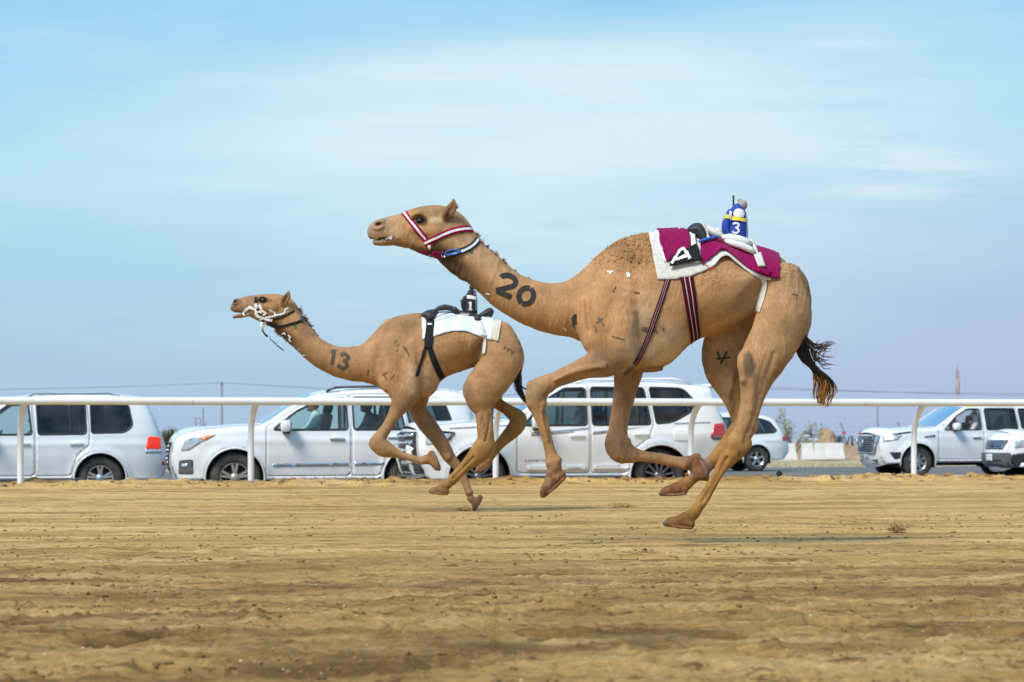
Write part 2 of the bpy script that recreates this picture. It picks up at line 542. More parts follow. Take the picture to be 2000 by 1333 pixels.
def sand_material():
    m, nt, b = mat_new('sand')
    tcn = N(nt, 'ShaderNodeTexCoord')
    mp = N(nt, 'ShaderNodeMapping'); mp.inputs['Rotation'].default_value = (0, 0, -TH); mp.inputs['Scale'].default_value = (0.10, 1.0, 1.0)
    lk(nt, tcn.outputs['Object'], mp.inputs[0])
    streak = setin(N(nt, 'ShaderNodeTexNoise'), Scale=2.6, Detail=9.0, Roughness=0.62); lk(nt, mp.outputs[0], streak.inputs[0])
    fine = setin(N(nt, 'ShaderNodeTexNoise'), Scale=22.0, Detail=8.0, Roughness=0.7); lk(nt, tcn.outputs['Object'], fine.inputs[0])
    blot = setin(N(nt, 'ShaderNodeTexNoise'), Scale=1.1, Detail=5.0, Roughness=0.6); lk(nt, tcn.outputs['Object'], blot.inputs[0])
    r1 = N(nt, 'ShaderNodeValToRGB')
    r1.color_ramp.elements[0].position = 0.30; r1.color_ramp.elements[0].color = (0.33, 0.182, 0.058, 1)
    r1.color_ramp.elements[1].position = 0.68; r1.color_ramp.elements[1].color = (0.84, 0.575, 0.255, 1)
    e = r1.color_ramp.elements.new(0.5); e.color = (0.68, 0.415, 0.145, 1)
    lk(nt, streak.outputs[0], r1.inputs[0])
    r2 = N(nt, 'ShaderNodeMapRange'); r2.inputs[1].default_value = 0.3; r2.inputs[2].default_value = 0.72; r2.inputs[3].default_value = 0.66; r2.inputs[4].default_value = 1.26
    lk(nt, fine.outputs[0], r2.inputs[0])
    v1 = N(nt, 'ShaderNodeVectorMath', operation='SCALE'); lk(nt, r1.outputs[0], v1.inputs[0]); lk(nt, r2.outputs[0], v1.inputs['Scale'])
    at = N(nt, 'ShaderNodeAttribute', attribute_name='damp_shade')  # mask for damp soil and the shade painted into the sand colour
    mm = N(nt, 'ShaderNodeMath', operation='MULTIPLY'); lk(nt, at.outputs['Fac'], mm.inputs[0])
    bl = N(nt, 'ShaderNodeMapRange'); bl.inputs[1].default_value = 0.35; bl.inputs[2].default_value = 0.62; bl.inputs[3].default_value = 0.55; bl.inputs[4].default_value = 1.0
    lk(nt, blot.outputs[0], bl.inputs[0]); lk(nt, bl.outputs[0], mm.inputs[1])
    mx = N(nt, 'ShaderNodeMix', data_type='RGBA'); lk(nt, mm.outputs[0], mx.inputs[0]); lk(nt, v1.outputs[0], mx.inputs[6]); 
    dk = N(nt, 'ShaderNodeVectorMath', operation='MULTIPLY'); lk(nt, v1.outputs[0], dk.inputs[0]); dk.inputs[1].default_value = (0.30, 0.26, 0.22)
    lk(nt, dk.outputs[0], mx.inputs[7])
    # scattered dark crumbs and trodden-in dung, drawn out along the course
    mp2 = N(nt, 'ShaderNodeMapping'); mp2.inputs['Rotation'].default_value = (0, 0, -TH); mp2.inputs['Scale'].default_value = (0.45, 1.0, 1.0); lk(nt, tcn.outputs['Object'], mp2.inputs[0])
    sk1 = setin(N(nt, 'ShaderNodeTexNoise'), Scale=8.5, Detail=8.0, Roughness=0.72); lk(nt, mp2.outputs[0], sk1.inputs[0])
    sr = N(nt, 'ShaderNodeMapRange', interpolation_type='SMOOTHSTEP'); sr.inputs[1].default_value = 0.535; sr.inputs[2].default_value = 0.63; sr.inputs[4].default_value = 0.85; lk(nt, sk1.outputs[0], sr.inputs[0])
    mx2 = N(nt, 'ShaderNodeMix', data_type='RGBA'); lk(nt, sr.outputs[0], mx2.inputs[0]); lk(nt, mx.outputs[2], mx2.inputs[6]); mx2.inputs[7].default_value = (0.17, 0.092, 0.034, 1)
    lk(nt, mx2.outputs[2], b.inputs['Base Color'])
    b.inputs['Roughness'].default_value = 0.95; b.inputs['Specular IOR Level'].default_value = 0.15
    g = setin(N(nt, 'ShaderNodeTexNoise'), Scale=60.0, Detail=7.0, Roughness=0.75); lk(nt, tcn.outputs['Object'], g.inputs[0])
    bp = setin(N(nt, 'ShaderNodeBump'), Strength=0.8, Distance=0.03); lk(nt, g.outputs[0], bp.inputs['Height']); lk(nt, bp.outputs[0], b.inputs['Normal'])
    return m
M_SAND = sand_material()

# --- footprints pressed into the near part of the track
pits = []
prng = np.random.default_rng(21)
for _ in range(330):
    Y = 4.6 + 9.5 * prng.random() ** 1.25
    X = (prng.random() - 0.5) * 0.84 * Y
    pits.append((X, Y, prng.uniform(0.09, 0.23), prng.uniform(0.06, 0.12), TH + prng.normal(0, 0.35), prng.uniform(0.016, 0.042) * (1.0 if Y < 9 else 0.6)))
for (px, py, wd) in ((380, 1290, 130), (60, 1283, 110), (1360, 1300, 170), (1080, 1243, 120), (1560, 1260, 130), (280, 1180, 100), (160, 1205, 160), (720, 1205, 130), (990, 1168, 110),
                     (1220, 1172, 110), (1300, 1198, 120), (1640, 1220, 140), (1820, 1195, 120), (1940, 1230, 110), (700, 1245, 110), (1480, 1268, 120), (560, 1215, 90), (1800, 1300, 130), (220, 1250, 190), (900, 1290, 150)):
    q = P(px, py, 1.0); t = CAM_H / (CAM_H - q.z)
    Y = t; X = q.x * t
    w = wd / 2 / FPX * Y * 1.15
    pits.append((X, Y, w, w * 0.62, TH + prng.normal(0, 0.2), prng.uniform(0.035, 0.055)))

def track_height(X, Y):
    s, n = aline(X, Y), nline(X, Y)
    p3 = lambda a, b: np.stack([a, b, np.zeros_like(a) + 0.5], axis=-1)
    near = 1 - sstep(9.0, 15.0, Y)
    z = (fbm(p3(s * 0.22, n * 2.6), 4) - 0.5) * 0.055
    z += (fbm(p3(s * 0.9, n * 1.4), 4) - 0.5) * (0.03 + 0.035 * near)
    z += (fbm(p3(X * 2.6, Y * 3.2), 3, 0.5) - 0.5) * 0.045 * near
    z += (fbm(p3(X * 9, Y * 9), 5, 0.6) - 0.5) * (0.010 + 0.022 * near)
    z += np.maximum(fbm(p3(X * 26, Y * 26), 2) - 0.60, 0) * (0.03 + 0.045 * near)
    damp_shade = 0.35 * sstep(0.48, 0.70, fbm(p3(s * 0.5, n * 1.8 + 9), 4)) + 0.32 * near + 0.60 * near * sstep(0.47, 0.62, fbm(p3(s * 1.1 + 4, n * 2.4), 5, 0.6))  # near ground: damp patches plus shadow streaks put into the colour
    for (cx, cy, a, b_, ang, dep) in pits:
        m = (np.abs(X - cx) < 0.75) & (np.abs(Y - cy) < 0.75)
        if not m.any(): continue
        dx, dy = X[m] - cx, Y[m] - cy
        u = (dx * math.cos(ang) + dy * math.sin(ang)) / a; v = (-dx * math.sin(ang) + dy * math.cos(ang)) / b_
        r = np.sqrt(u * u + v * v) + 0.25 * (vnoise(np.stack([dx * 14, dy * 14, np.zeros_like(dx) + cx], -1)) - 0.5)
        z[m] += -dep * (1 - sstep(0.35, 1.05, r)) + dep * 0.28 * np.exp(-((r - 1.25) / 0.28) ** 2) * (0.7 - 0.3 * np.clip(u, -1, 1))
        damp_shade[m] = np.maximum(damp_shade[m], 0.85 * (1 - sstep(0.5, 1.15, r)))  # hoof pits tinted dark: damp soil together with painted-in pit shade
    # gentle rise to the outer edge, then it dives under the bank
    z += 0.085 * sstep(-9.0, -0.9, n)
    z -= 0.5 * sstep(-0.55, 0.3, n)
    return z, np.clip(damp_shade, 0, 1)

rows = [3.4]
while rows[-1] < 36.0:
    rows.append(rows[-1] + 0.0135 * (rows[-1] / 6.0) ** 1.9)
rows = np.array(rows)
us = np.linspace(-0.45, 0.45, 720)
Yg, Ug = np.meshgrid(rows, us, indexing='ij')
Xg = Ug * Yg
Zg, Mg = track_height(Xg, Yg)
nr, nc = Xg.shape
ii = (np.arange(nr - 1)[:, None] * nc + np.arange(nc - 1)[None, :]).ravel()
trackF = np.stack([ii, ii + 1, ii + nc + 1, ii + nc], axis=1)
tm = make_mesh('track', np.stack([Xg, Yg, Zg], -1).reshape(-1, 3), trackF, attrs={'damp_shade': Mg.ravel()})
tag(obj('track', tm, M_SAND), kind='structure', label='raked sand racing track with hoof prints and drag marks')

# --- clods and grit lying on the sand
def lump(rng_, r, sub=1):
    bm = bmesh.new(); bmesh.ops.create_icosphere(bm, subdivisions=sub, radius=1)
    V = np.array([v.co[:] for v in bm.verts]); F = [tuple(v.index for v in f.verts) for f in bm.faces]
    bm.free()
    V = V * (r * (1 + 0.5 * (rng_.random((len(V), 1)) - 0.5))) * rng_.uniform(0.65, 1.25, 3)
    return V, F
BASE_LUMPS = [lump(prng, 1.0) for _ in range(8)]
def scatter_lumps(name, pos, size, mat, flat=0.7):
    Vs, Fs, b = [], [], 0
    for p, r in zip(pos, size):
        V, F = BASE_LUMPS[prng.integers(8)]
        a = prng.random() * 6.28
        R = np.array([[math.cos(a), -math.sin(a), 0], [math.sin(a), math.cos(a), 0], [0, 0, flat]])
        Vs.append(V @ R.T * r + p); Fs.append(np.array(F) + b); b += len(V)
    return obj(name, make_mesh(name, np.concatenate(Vs), np.concatenate(Fs), smooth=False), mat)
M_CLOD = simple('clod_soil', (0.25, 0.145, 0.06), 0.95, var=0.45, scale=6.0, spec=0.1)
M_PEB = simple('pale_pebble', (0.62, 0.52, 0.38), 0.9, var=0.3, scale=9.0, spec=0.2)
def ground_pos(n, y0, y1, pw):
    Y = y0 + (y1 - y0) * prng.random(n) ** pw; X = (prng.random(n) - 0.5) * 0.66 * Y
    Z, _ = track_height(X, Y)
    return np.stack([X, Y, Z + 0.001], -1)
gp = ground_pos(15000, 4.8, 20.0, 1.25)
# clods gather round the churned patches
dens = fbm(gp * [1.3, 1.9, 0] + 3.3, 3)
gp = gp[dens > 0.49]
tag(scatter_lumps('soil_clods', gp, 0.0022 + 0.017 * prng.random(len(gp)) ** 5, M_CLOD), 'loose brown clods and grit scattered over the sand track', 'clods', kind='stuff')
gp = ground_pos(420, 5.0, 14.0, 1.2)
tag(scatter_lumps('pale_pebbles', gp, 0.002 + 0.0045 * prng.random(len(gp)) ** 2, M_PEB), 'small pale pebbles sprinkled over the sand track', 'pebbles', kind='stuff')

# --- bank of pushed-up sand under the rail
na, nn_ = 900, 44
A_, N_ = np.meshgrid(np.linspace(-26, 30, na), np.linspace(-1.15, 1.3, nn_), indexing='ij')
BX = A_ * math.cos(TH) - N_ * math.sin(TH); BY = RAIL_Y0 + A_ * math.sin(TH) + N_ * math.cos(TH)
p3 = lambda a, b: np.stack([a, b, a * 0 + 2.5], -1)
crest = 0.165 + 0.06 * (fbm(p3(A_ * 0.55, A_ * 0), 4) - 0.5)
zb = np.where(N_ < 0, 0.05 + (crest - 0.05) * sstep(-0.75, -0.08, N_), crest + (ROAD_Z - 0.2 - crest) * sstep(0.15, 1.15, N_))
rough = sstep(-0.95, -0.6, N_)
zb = zb + rough * ((fbm(p3(A_ * 1.6, N_ * 2.5), 4, 0.6) - 0.5) * 0.12 + np.maximum(fbm(p3(A_ * 5.5, N_ * 6), 3) - 0.55, 0) * 0.22) - 0.16 * (1 - sstep(-1.15, -0.85, N_))
ii = (np.arange(na - 1)[:, None] * nn_ + np.arange(nn_ - 1)[None, :]).ravel()
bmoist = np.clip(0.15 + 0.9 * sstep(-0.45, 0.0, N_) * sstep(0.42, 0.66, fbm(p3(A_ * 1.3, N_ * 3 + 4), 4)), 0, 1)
bm_ = make_mesh('sand_bank', np.stack([BX, BY, zb], -1).reshape(-1, 3), np.stack([ii, ii + nn_, ii + nn_ + 1, ii + 1], 1), attrs={'damp_shade': bmoist.ravel()})
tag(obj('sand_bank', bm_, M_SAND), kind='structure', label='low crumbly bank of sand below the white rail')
cp, cs = [], []
for _ in range(620):
    a = prng.uniform(-14, 17); n = prng.normal(-0.12, 0.2)
    i = int((a + 26) / 56 * (na - 1)); j = int(np.clip((n + 1.15) / 2.45 * (nn_ - 1), 0, nn_ - 1))
    cp.append((BX[i, j], BY[i, j], zb[i, j] + 0.004)); cs.append(0.010 + 0.05 * prng.random() ** 4)
tag(scatter_lumps('bank_clods', np.array(cp), np.array(cs), M_CLOD), 'brown earth clods lying along the sand bank below the rail', 'clods', kind='stuff')

# --- road, verge and desert beyond
def sheet(name, n0, n1, z, mat, label=None):
    V, F = [], []
    aa = [-400, -30, -11.5, -9, -7, -5, -3, -1.5, -0.5, 1, 10, 100, 400]
    for a in aa:
        for n in (n0, n1):
            V.append((a * math.cos(TH) - n * math.sin(TH), RAIL_Y0 + a * math.sin(TH) + n * math.cos(TH), float(road_z(a)) + z))
    for i in range(len(aa) - 1):
        F.append((2 * i, 2 * i + 2, 2 * i + 3, 2 * i + 1))
    return tag(obj(name, make_mesh(name, V, F, smooth=True), mat), kind='structure', label=label)
M_ASPH = simple('asphalt', (0.115, 0.115, 0.118), 0.9, var=0.25, scale=0.8, bump=0.4, bscale=90, dirt=((0.30, 0.22, 0.13), 0.15, 0.6))
M_DESERT = simple('desert_soil', (0.40, 0.27, 0.15), 0.95, var=0.3, scale=0.05, dirt=((0.46, 0.36, 0.22), 0.4, 0.8))
M_VERGE = simple('verge_soil', (0.42, 0.33, 0.20), 0.95, var=0.3, scale=0.9, dirt=((0.27, 0.28, 0.10), 0.5, 0.75))
gme = make_mesh('desert_ground', [(-9000, -9000, -0.45), (9000, -9000, -0.45), (9000, 12000, -0.45), (-9000, 12000, -0.45)], [(0, 1, 2, 3)], smooth=False)
tag(obj('desert_ground', gme, M_DESERT), kind='structure')
sheet('road', 0.8, 41.0, 0.0, M_ASPH, label='grey asphalt road where the white cars drive')
M_PAINT = simple('road_paint', (0.72, 0.72, 0.68), 0.8, var=0.2, scale=3)
sheet('road_edge_line', 40.4, 40.55, 0.004, M_PAINT)
sheet('verge', 40.9, 66.0, -0.004, M_VERGE, label='dry verge beyond the road')

# dry grass tufts on the verge
gv, gf = [], []
for _ in range(9000):
    a = prng.uniform(-30, 70); n = 41.2 + 18 * prng.random() ** 1.5
    X = a * math.cos(TH) - n * math.sin(TH); Y = RAIL_Y0 + a * math.sin(TH) + n * math.cos(TH)
    if fbm(np.array([a * 0.25, n * 0.3, 1.0]), 3) < 0.47: continue
    for _k in range(3):
        h = prng.uniform(0.03, 0.12); dx, dy = prng.normal(0, 0.06, 2); w = 0.012
        b = len(gv)
        gv += [(X + dx - w, Y + dy, ROAD_Z - 0.01), (X + dx + w, Y + dy, ROAD_Z - 0.01), (X + dx * 2.2, Y + dy * 2.2, ROAD_Z + h)]
        gf.append((b, b + 1, b + 2))
M_GRASS = simple('dry_grass', (0.47, 0.40, 0.22), 0.9, var=0.5, scale=0.3)
tag(obj('dry_grass', make_mesh('dry_grass', gv, np.array(gf)), M_GRASS), 'dry yellow green grass on the verge beyond the road', 'grass', kind='stuff')

# earth mounds behind the barriers
def mound(name, px0, px1, py_top, D, depth, label, seed, rough=0.35):
    nx, ny = 70, 26
    x0, x1 = P(px0, 866, D).x, P(px1, 866, D).x
    zt = P((px0 + px1) / 2, py_top, D).z + 0.30
    U, W_ = np.meshgrid(np.linspace(0, 1, nx), np.linspace(0, 1, ny), indexing='ij')
    X = x0 + (x1 - x0) * U; Y = D - depth / 2 + depth * W_
    prof = np.clip(np.sin(np.pi * U), 0, 1) ** 0.8 * np.clip(np.sin(np.pi * W_), 0, 1) ** 0.7
    Z = prof * zt * (1 + rough * 2 * (fbm(np.stack([X * 0.9 + seed, Y * 0.9, X * 0], -1), 4) - 0.5)) + prof * 0.5 * np.maximum(0, fbm(np.stack([X * 4 + seed, Y * 4, X * 0], -1), 3) - 0.55)
    ii = (np.arange(nx - 1)[:, None] * ny + np.arange(ny - 1)[None, :]).ravel()
    me = make_mesh(name, np.stack([X, Y, Z - 0.30], -1).reshape(-1, 3), np.stack([ii, ii + ny, ii + ny + 1, ii + 1], 1))
    return tag(obj(name, me, M_MOUND), kind='structure', label=label)
M_MOUND = simple('mound_soil', (0.34, 0.22, 0.13), 0.95, var=0.35, scale=0.8, dirt=((0.22, 0.14, 0.09), 1.2, 0.8))
mound('earth_bank', 1460, 1800, 869, 122, 9, 'long brown earth bank behind the concrete barriers', 1, 0.25)
mound('earth_mound', 1582, 1650, 853, 130, 7, 'pointed brown earth mound on the bank', 5, 0.7)
mound('earth_mound', 1740, 1900, 864, 128, 7, 'low brown earth mound behind the parked line', 9)
mound('earth_mound', 1640, 1760, 866, 118, 6, 'reddish earth mound at the end of the bank', 13)

# --- running rail
M_RAIL = simple('rail_plastic', (0.80, 0.81, 0.82), 0.32, var=0.05, scale=3, dirt=((0.55, 0.47, 0.38), 2.5, 0.35))
def rail_pt(a, n, z): return Vector((a * math.cos(TH) - n * math.sin(TH), RAIL_Y0 + a * math.sin(TH) + n * math.cos(TH), z))
rail = tag(empty('running_rail', rail_pt(0, 0, 0.15)), 'white tubular running rail on curved posts beside the track', 'rail')
RZ, RR = 1.318, 0.056
def world_child(mb, name, mat, root, smooth='auto'):
    o = mb.build(name, mat, root, smooth=smooth)
    o.matrix_parent_inverse = root.matrix_basis.inverted()
    return o
for k in range(-5, 6):
    a0 = k * 5.2 + 0.4
    m = MB(); m.tube([rail_pt(a0 + 0.003 + (5.194) * i / 6, -0.26, RZ) for i in range(7)], RR, 16)
    world_child(m, 'rail_tube', M_RAIL, rail)
POSTX = []
for px in (40, 490, 968, 1349, 1785):
    t = (px - 1000) / FPX
    # intersection of the view line with the rail line
    Y = RAIL_Y0 / (1 - SL * t); X = t * Y
    POSTX.append(aline(X, Y))
sp = (POSTX[-1] - POSTX[0]) / 4
POSTX = [POSTX[0] - 2 * sp, POSTX[0] - sp] + POSTX + [POSTX[-1] + sp, POSTX[-1] + 2 * sp]
for a in POSTX:
    m = MB()
    path = [rail_pt(a, 0, -0.05), rail_pt(a, 0, 0.35), rail_pt(a, 0, 0.75), rail_pt(a + .002, -0.012, 0.90), rail_pt(a + 0.010, -0.05, 1.04), rail_pt(a + 0.022, -0.11, 1.15), rail_pt(a + 0.04, -0.19, 1.24), rail_pt(a + 0.055, -0.26, 1.29)]
    m.tube(path, [0.046, 0.046, 0.046, 0.046, 0.047, 0.048, 0.049, 0.05], 14)
    po = world_child(m, 'post', M_RAIL, rail)

# rubber scrap on the bank
m = MB(); q = P(1518, 931, 32.6)
m.lathe([(0.022, -0.03), (0.042, -0.028), (0.048, 0.0), (0.042, 0.028), (0.022, 0.03)], 18, 'Y', (0, 0, 0), close=True)
M_RUB = simple('black_rubber', (0.025, 0.025, 0.027), 0.75, var=0.3)
o = m.build('rubber_ring', M_RUB, None, smooth='auto'); o.location = (q.x, q.y - 0.25, 0.20); o.rotation_euler = (0.25, 0.1, 0.3)
tag(o, 'small black rubber ring lying on the sand bank', 'rubber ring')

# --- concrete barriers
M_CONC = simple('white_concrete', (0.72, 0.71, 0.68), 0.85, var=0.12, scale=2.5, bump=0.2, bscale=30, dirt=((0.45, 0.38, 0.30), 1.4, 0.5))
def barrier(px0, px1, py_base, slope, label):
    D = 0.92 * FPX / (py_base - 864)
    p = P((px0 + px1) / 2, py_base, D); L = (px1 - px0) / FPX * D
    prof = [(-0.30, 0), (0.30, 0), (0.30, 0.08), (0.17, 0.32), (0.11, 0.86), (0.0, 0.875), (-0.11, 0.86), (-0.17, 0.32), (-0.30, 0.08)]
    V, F = [], []
    n = len(prof)
    for i, t in enumerate((-0.5, -0.495, 0.0, 0.495, 0.5)):
        for (y, z) in prof:
            sh = slope * z / 0.875 * L if i >= 3 else 0
            V.append((t * L - sh, y * (0.97 if i in (0, 4) else 1), z * (0.985 if i in (0, 4) else 1)))
    for i in range(4):
        F += [(i * n + k, (i + 1) * n + k, (i + 1) * n + (k + 1) % n, i * n + (k + 1) % n) for k in range(n)]
    F += [tuple(range(n)), tuple(4 * n + k for k in range(n - 1, -1, -1))]
    m = MB(); m.add(V, F)
    for xx in (-0.25, 0.25):                       # drainage slots at the foot
        pass
    root = tag(empty('concrete_barrier', (p.x, D, ROAD_Z), 0.10), label, 'barrier', 'white concrete barriers on the verge')
    b = m.build('barrier_block', M_CONC, root, smooth='auto')
    m = MB(); m.tube([(-L * 0.25, 0, 0.86), (-L * 0.25, 0, 0.93), (-L * 0.15, 0, 0.93), (-L * 0.15, 0, 0.86)], 0.012, 6)
    m.build('lifting_loop', M_STEEL, root, smooth=True)
    return root
M_STEEL = simple('grey_steel', (0.35, 0.36, 0.38), 0.5, metal=0.8, var=0.2)
barrier(1524, 1556, 899, 0.12, 'white concrete barrier behind the far estate car')
barrier(1566, 1611, 898, 0.55, 'white concrete barrier with a slanted end')
barrier(1592, 1617, 896, 0.0, 'white concrete barrier half hidden between two others')
barrier(1612, 1648, 897, 0.03, 'square white concrete barrier beside the reddish mound')

# --- utility poles, wires, mast, fence
M_POLE = simple('pole_grey', (0.26, 0.27, 0.30), 0.8, var=0.2)
M_WIRE = simple('wire_dark', (0.20, 0.21, 0.24), 0.7)
def pole(px, py_top, D, label, r=0.16):
    t = P(px, py_top, D)
    root = tag(empty('utility_pole', (t.x, D, -0.45)), label, 'pole', 'utility poles in the desert')
    h = t.z + 0.45
    m = MB(); m.tube([(0, 0, 0), (0, 0, h * 0.5), (0, 0, h)], [r, r * 0.85, r * 0.7], 10); m.build('shaft', M_POLE, root, smooth='auto')
    m = MB(); m.box((0, 0, h - 0.35), (0.12, 1.8, 0.12)); m.build('crossarm', M_POLE, root)
    for y in (-0.75, 0.0, 0.75):
        m = MB(); m.lathe([(0.02, 0), (0.06, 0.03), (0.06, 0.12), (0.03, 0.18), (0.0, 0.2)], 8, 'Z', (0, y, h - 0.29)); m.build('insulator', M_STEEL, root)
    return t
t0 = pole(433, 746, 270, 'tall grey utility pole behind the hood of the luxury car')
t1 = pole(1714, 781, 440, 'thin grey utility pole behind the rail and hood of the white off-roader', 0.2)
t2 = P(-330, 762, 262); t3 = P(1010, 772, 300)
def wire(a, b, sag, label, r=0.035, n=24):
    m = MB(); pts = []
    for i in range(n + 1):
        t = i / n
        p = a.lerp(b, t); p.z -= sag * 4 * t * (1 - t); pts.append(p)
    m.tube(pts, r, 5)
    o = m.build('power_line', M_WIRE, None, smooth=True)
    return tag(o, label, 'power line', 'power lines')
for dy, dz in ((0.75, -0.1),):
    wire(t2, t0 + Vector((0, dy, dz)), 0.35, 'thin power line from the tall pole over the dusty car')
    wire(t0 + Vector((0, dy, dz)), t3, 0.25, 'thin power line from the tall pole towards the camels')
wire(P(1380, 752, 300), P(2250, 777, 330), 0.3, 'thin power line behind the tail of the camel', 0.035)
wire(P(1380, 758, 300), P(2250, 769, 330), 0.3, 'thin lower power line behind the mast', 0.03)

# frame like a small gantry beside the tall pole
g0 = P(391, 868, 180)
root = tag(empty('steel_gantry', (g0.x, 180, -0.45)), 'thin grey steel frame with a mast beside the acacia', 'gantry')
def gx(px): return P(px, 866, 180).x - g0.x
def gz(py): return P(391, py, 180).z + 0.45
m = MB(); m.tube([(gx(382), 0, 0), (gx(382), 0, gz(817))], 0.045, 6); m.build('leg', M_POLE, root)
m = MB(); m.tube([(gx(392), 0, 0), (gx(392), 0, gz(817))], 0.045, 6); m.build('leg', M_POLE, root)
m = MB(); m.tube([(gx(382), 0, gz(817)), (gx(392), 0, gz(817))], 0.04, 6); m.build('crossbar', M_POLE, root)
m = MB(); m.tube([(gx(382), 0, gz(827)), (gx(392), 0, gz(827))], 0.03, 6); m.build('crossbar', M_POLE, root)
m = MB(); m.tube([(gx(397), 0, 0), (gx(397), 0, gz(798))], 0.06, 6); m.build('mast', M_POLE, root)
m = MB(); m.tube([(gx(397), 0, gz(836)), (gx(403), 0, gz(824))], 0.05, 6); m.build('stay', M_POLE, root)

# radio mast
D = 1000.0
tp = P(1870, 709, D)
mast = tag(empty('radio_mast', (tp.x, D, -0.45)), 'tall red and white radio mast on the horizon', 'mast')
M_RED = simple('mast_red', (0.42, 0.16, 0.16), 0.7); M_WHT = simple('mast_white', (0.5, 0.48, 0.48), 0.7)
H = tp.z + 0.45
bands = 9
for i in range(bands):
    z0, z1 = H * 0.90 * i / bands, H * 0.90 * (i + 1) / bands
    m = MB()
    for q in range(3):
        an = q * 2.094
        r0 = 1.15 - 0.5 * z0 / H; r1 = 1.15 - 0.5 * z1 / H
        m.tube([(r0 * math.cos(an), r0 * math.sin(an), z0), (r1 * math.cos(an), r1 * math.sin(an), z1)], 0.15, 5)
        an2 = an + 2.094
        for s_ in range(2):
            za, zb_ = z0 + (z1 - z0) * s_ / 2, z0 + (z1 - z0) * (s_ + 1) / 2
            m.tube([(r0 * math.cos(an), r0 * math.sin(an), za), (r0 * math.cos(an2), r0 * math.sin(an2), zb_)], 0.09, 4)
    m.build('mast_section', M_RED if i % 2 == 0 else M_WHT, mast)
m = MB(); m.tube([(0, 0, H * 0.90), (0, 0, H)], [0.24, 0.10], 6); m.build('aerial', M_RED, mast)
for k, (zf, r) in enumerate(((0.72, 0.9), (0.78, 1.0), (0.66, 0.7))):
    for q in range(3):
        an = q * 2.094 + 0.5
        m = MB(); m.box((1.1 * math.cos(an), 1.1 * math.sin(an), H * zf), (0.45, 0.45, 2.0)); m.build('antenna_panel', M_WHT, mast)

# boundary fence with bent tops
D = 150.0
f0 = P(1648, 866, D)
fence = tag(empty('wire_fence', (f0.x, D, -0.45)), 'far wire fence on bent grey posts behind the earth bank', 'fence')
sp_ = 112 / FPX * D
for i in range(-6, 6):
    x = i * sp_
    m = MB(); m.tube([(x, 0, 0), (x, 0, 2.0), (x - 0.05, 0, 2.12), (x - 0.30, -0.1, 2.62)], 0.05, 7)
    m.build('post', M_POLE, fence, smooth='auto')
for z in (0.5, 1.0, 1.5, 1.95, 2.25, 2.5):
    m = MB(); xo = -0.05 - 0.5 * max(0, z - 2.1)
    m.tube([(-6 * sp_ + xo, 0, z), (5 * sp_ + xo, 0, z)], 0.006, 4)
    m.build('wire', M_WIRE, fence)

M_SIGNR = simple('sign_red', (0.62, 0.03, 0.06), 0.5)
for px, lab in ((1648, 'small red warning plate in front of the bent fence post'), (1681, 'small red warning plate beside the hood of the white off-roader')):
    p = P(px, 846, 125)
    root = tag(empty('warning_plate', (p.x, 125, -0.3)), lab, 'sign', 'red warning plates')
    m = MB(); m.box((0, 0, p.z + 0.3), (0.24, 0.02, 0.15), bev=0.006); m.build('plate', M_SIGNR, root)
    m = MB(); m.tube([(0, 0.03, 0), (0, 0.03, p.z + 0.3)], 0.025, 6); m.build('post', M_STEEL, root)

# heaps on the bank
M_IRON = simple('dark_iron', (0.07, 0.08, 0.10), 0.7, var=0.4)
M_SACK = simple('pale_sack', (0.50, 0.58, 0.70), 0.8, var=0.2)
def rebar(px, py, D, n, w, h, label, seed):
    r_ = random.Random(seed); p = P(px, py, D)
    root = tag(empty('scrap_iron', (p.x, D, p.z - h)), label, 'scrap')
    for i in range(n):
        x0 = r_.uniform(-w, w); x1 = x0 + r_.uniform(-0.8, 0.8) * w; hh = h * r_.uniform(0.5, 1.3)
        m = MB(); m.tube([(x0, r_.uniform(-.4, .4), -0.2), (x0 * .7 + x1 * .3, 0, hh * .8), (x0 * .4 + x1 * .6, 0, hh), (x1, r_.uniform(-.4, .4), -0.2)], 0.028, 5)
        m.build('bent_bar', M_IRON, root, smooth=True)
    return root
rebar(1648, 853, 124, 12, 0.55, 0.38, 'tangle of bent dark iron bars on the earth bank', 3)
rebar(1583, 838, 118, 7, 0.25, 0.55, 'few bent dark bars standing up beside the leafy shrub', 8)
p = P(1578, 852, 117.5)
root = tag(empty('sack_pile', (p.x, 117.5, p.z - 0.35)), 'pile of pale blue sacks below the leafy shrub', 'sacks')
for i, (x, z, s_) in enumerate(((-0.25, 0.12, 0.2), (0.1, 0.12, 0.22), (0.42, 0.1, 0.17), (-0.05, 0.32, 0.18))):
    m = MB(); m.ball((x, 0, z), s_, 12, 8, (1.2, 0.9, 0.6)); m.build('sack', M_SACK, root, smooth=True)

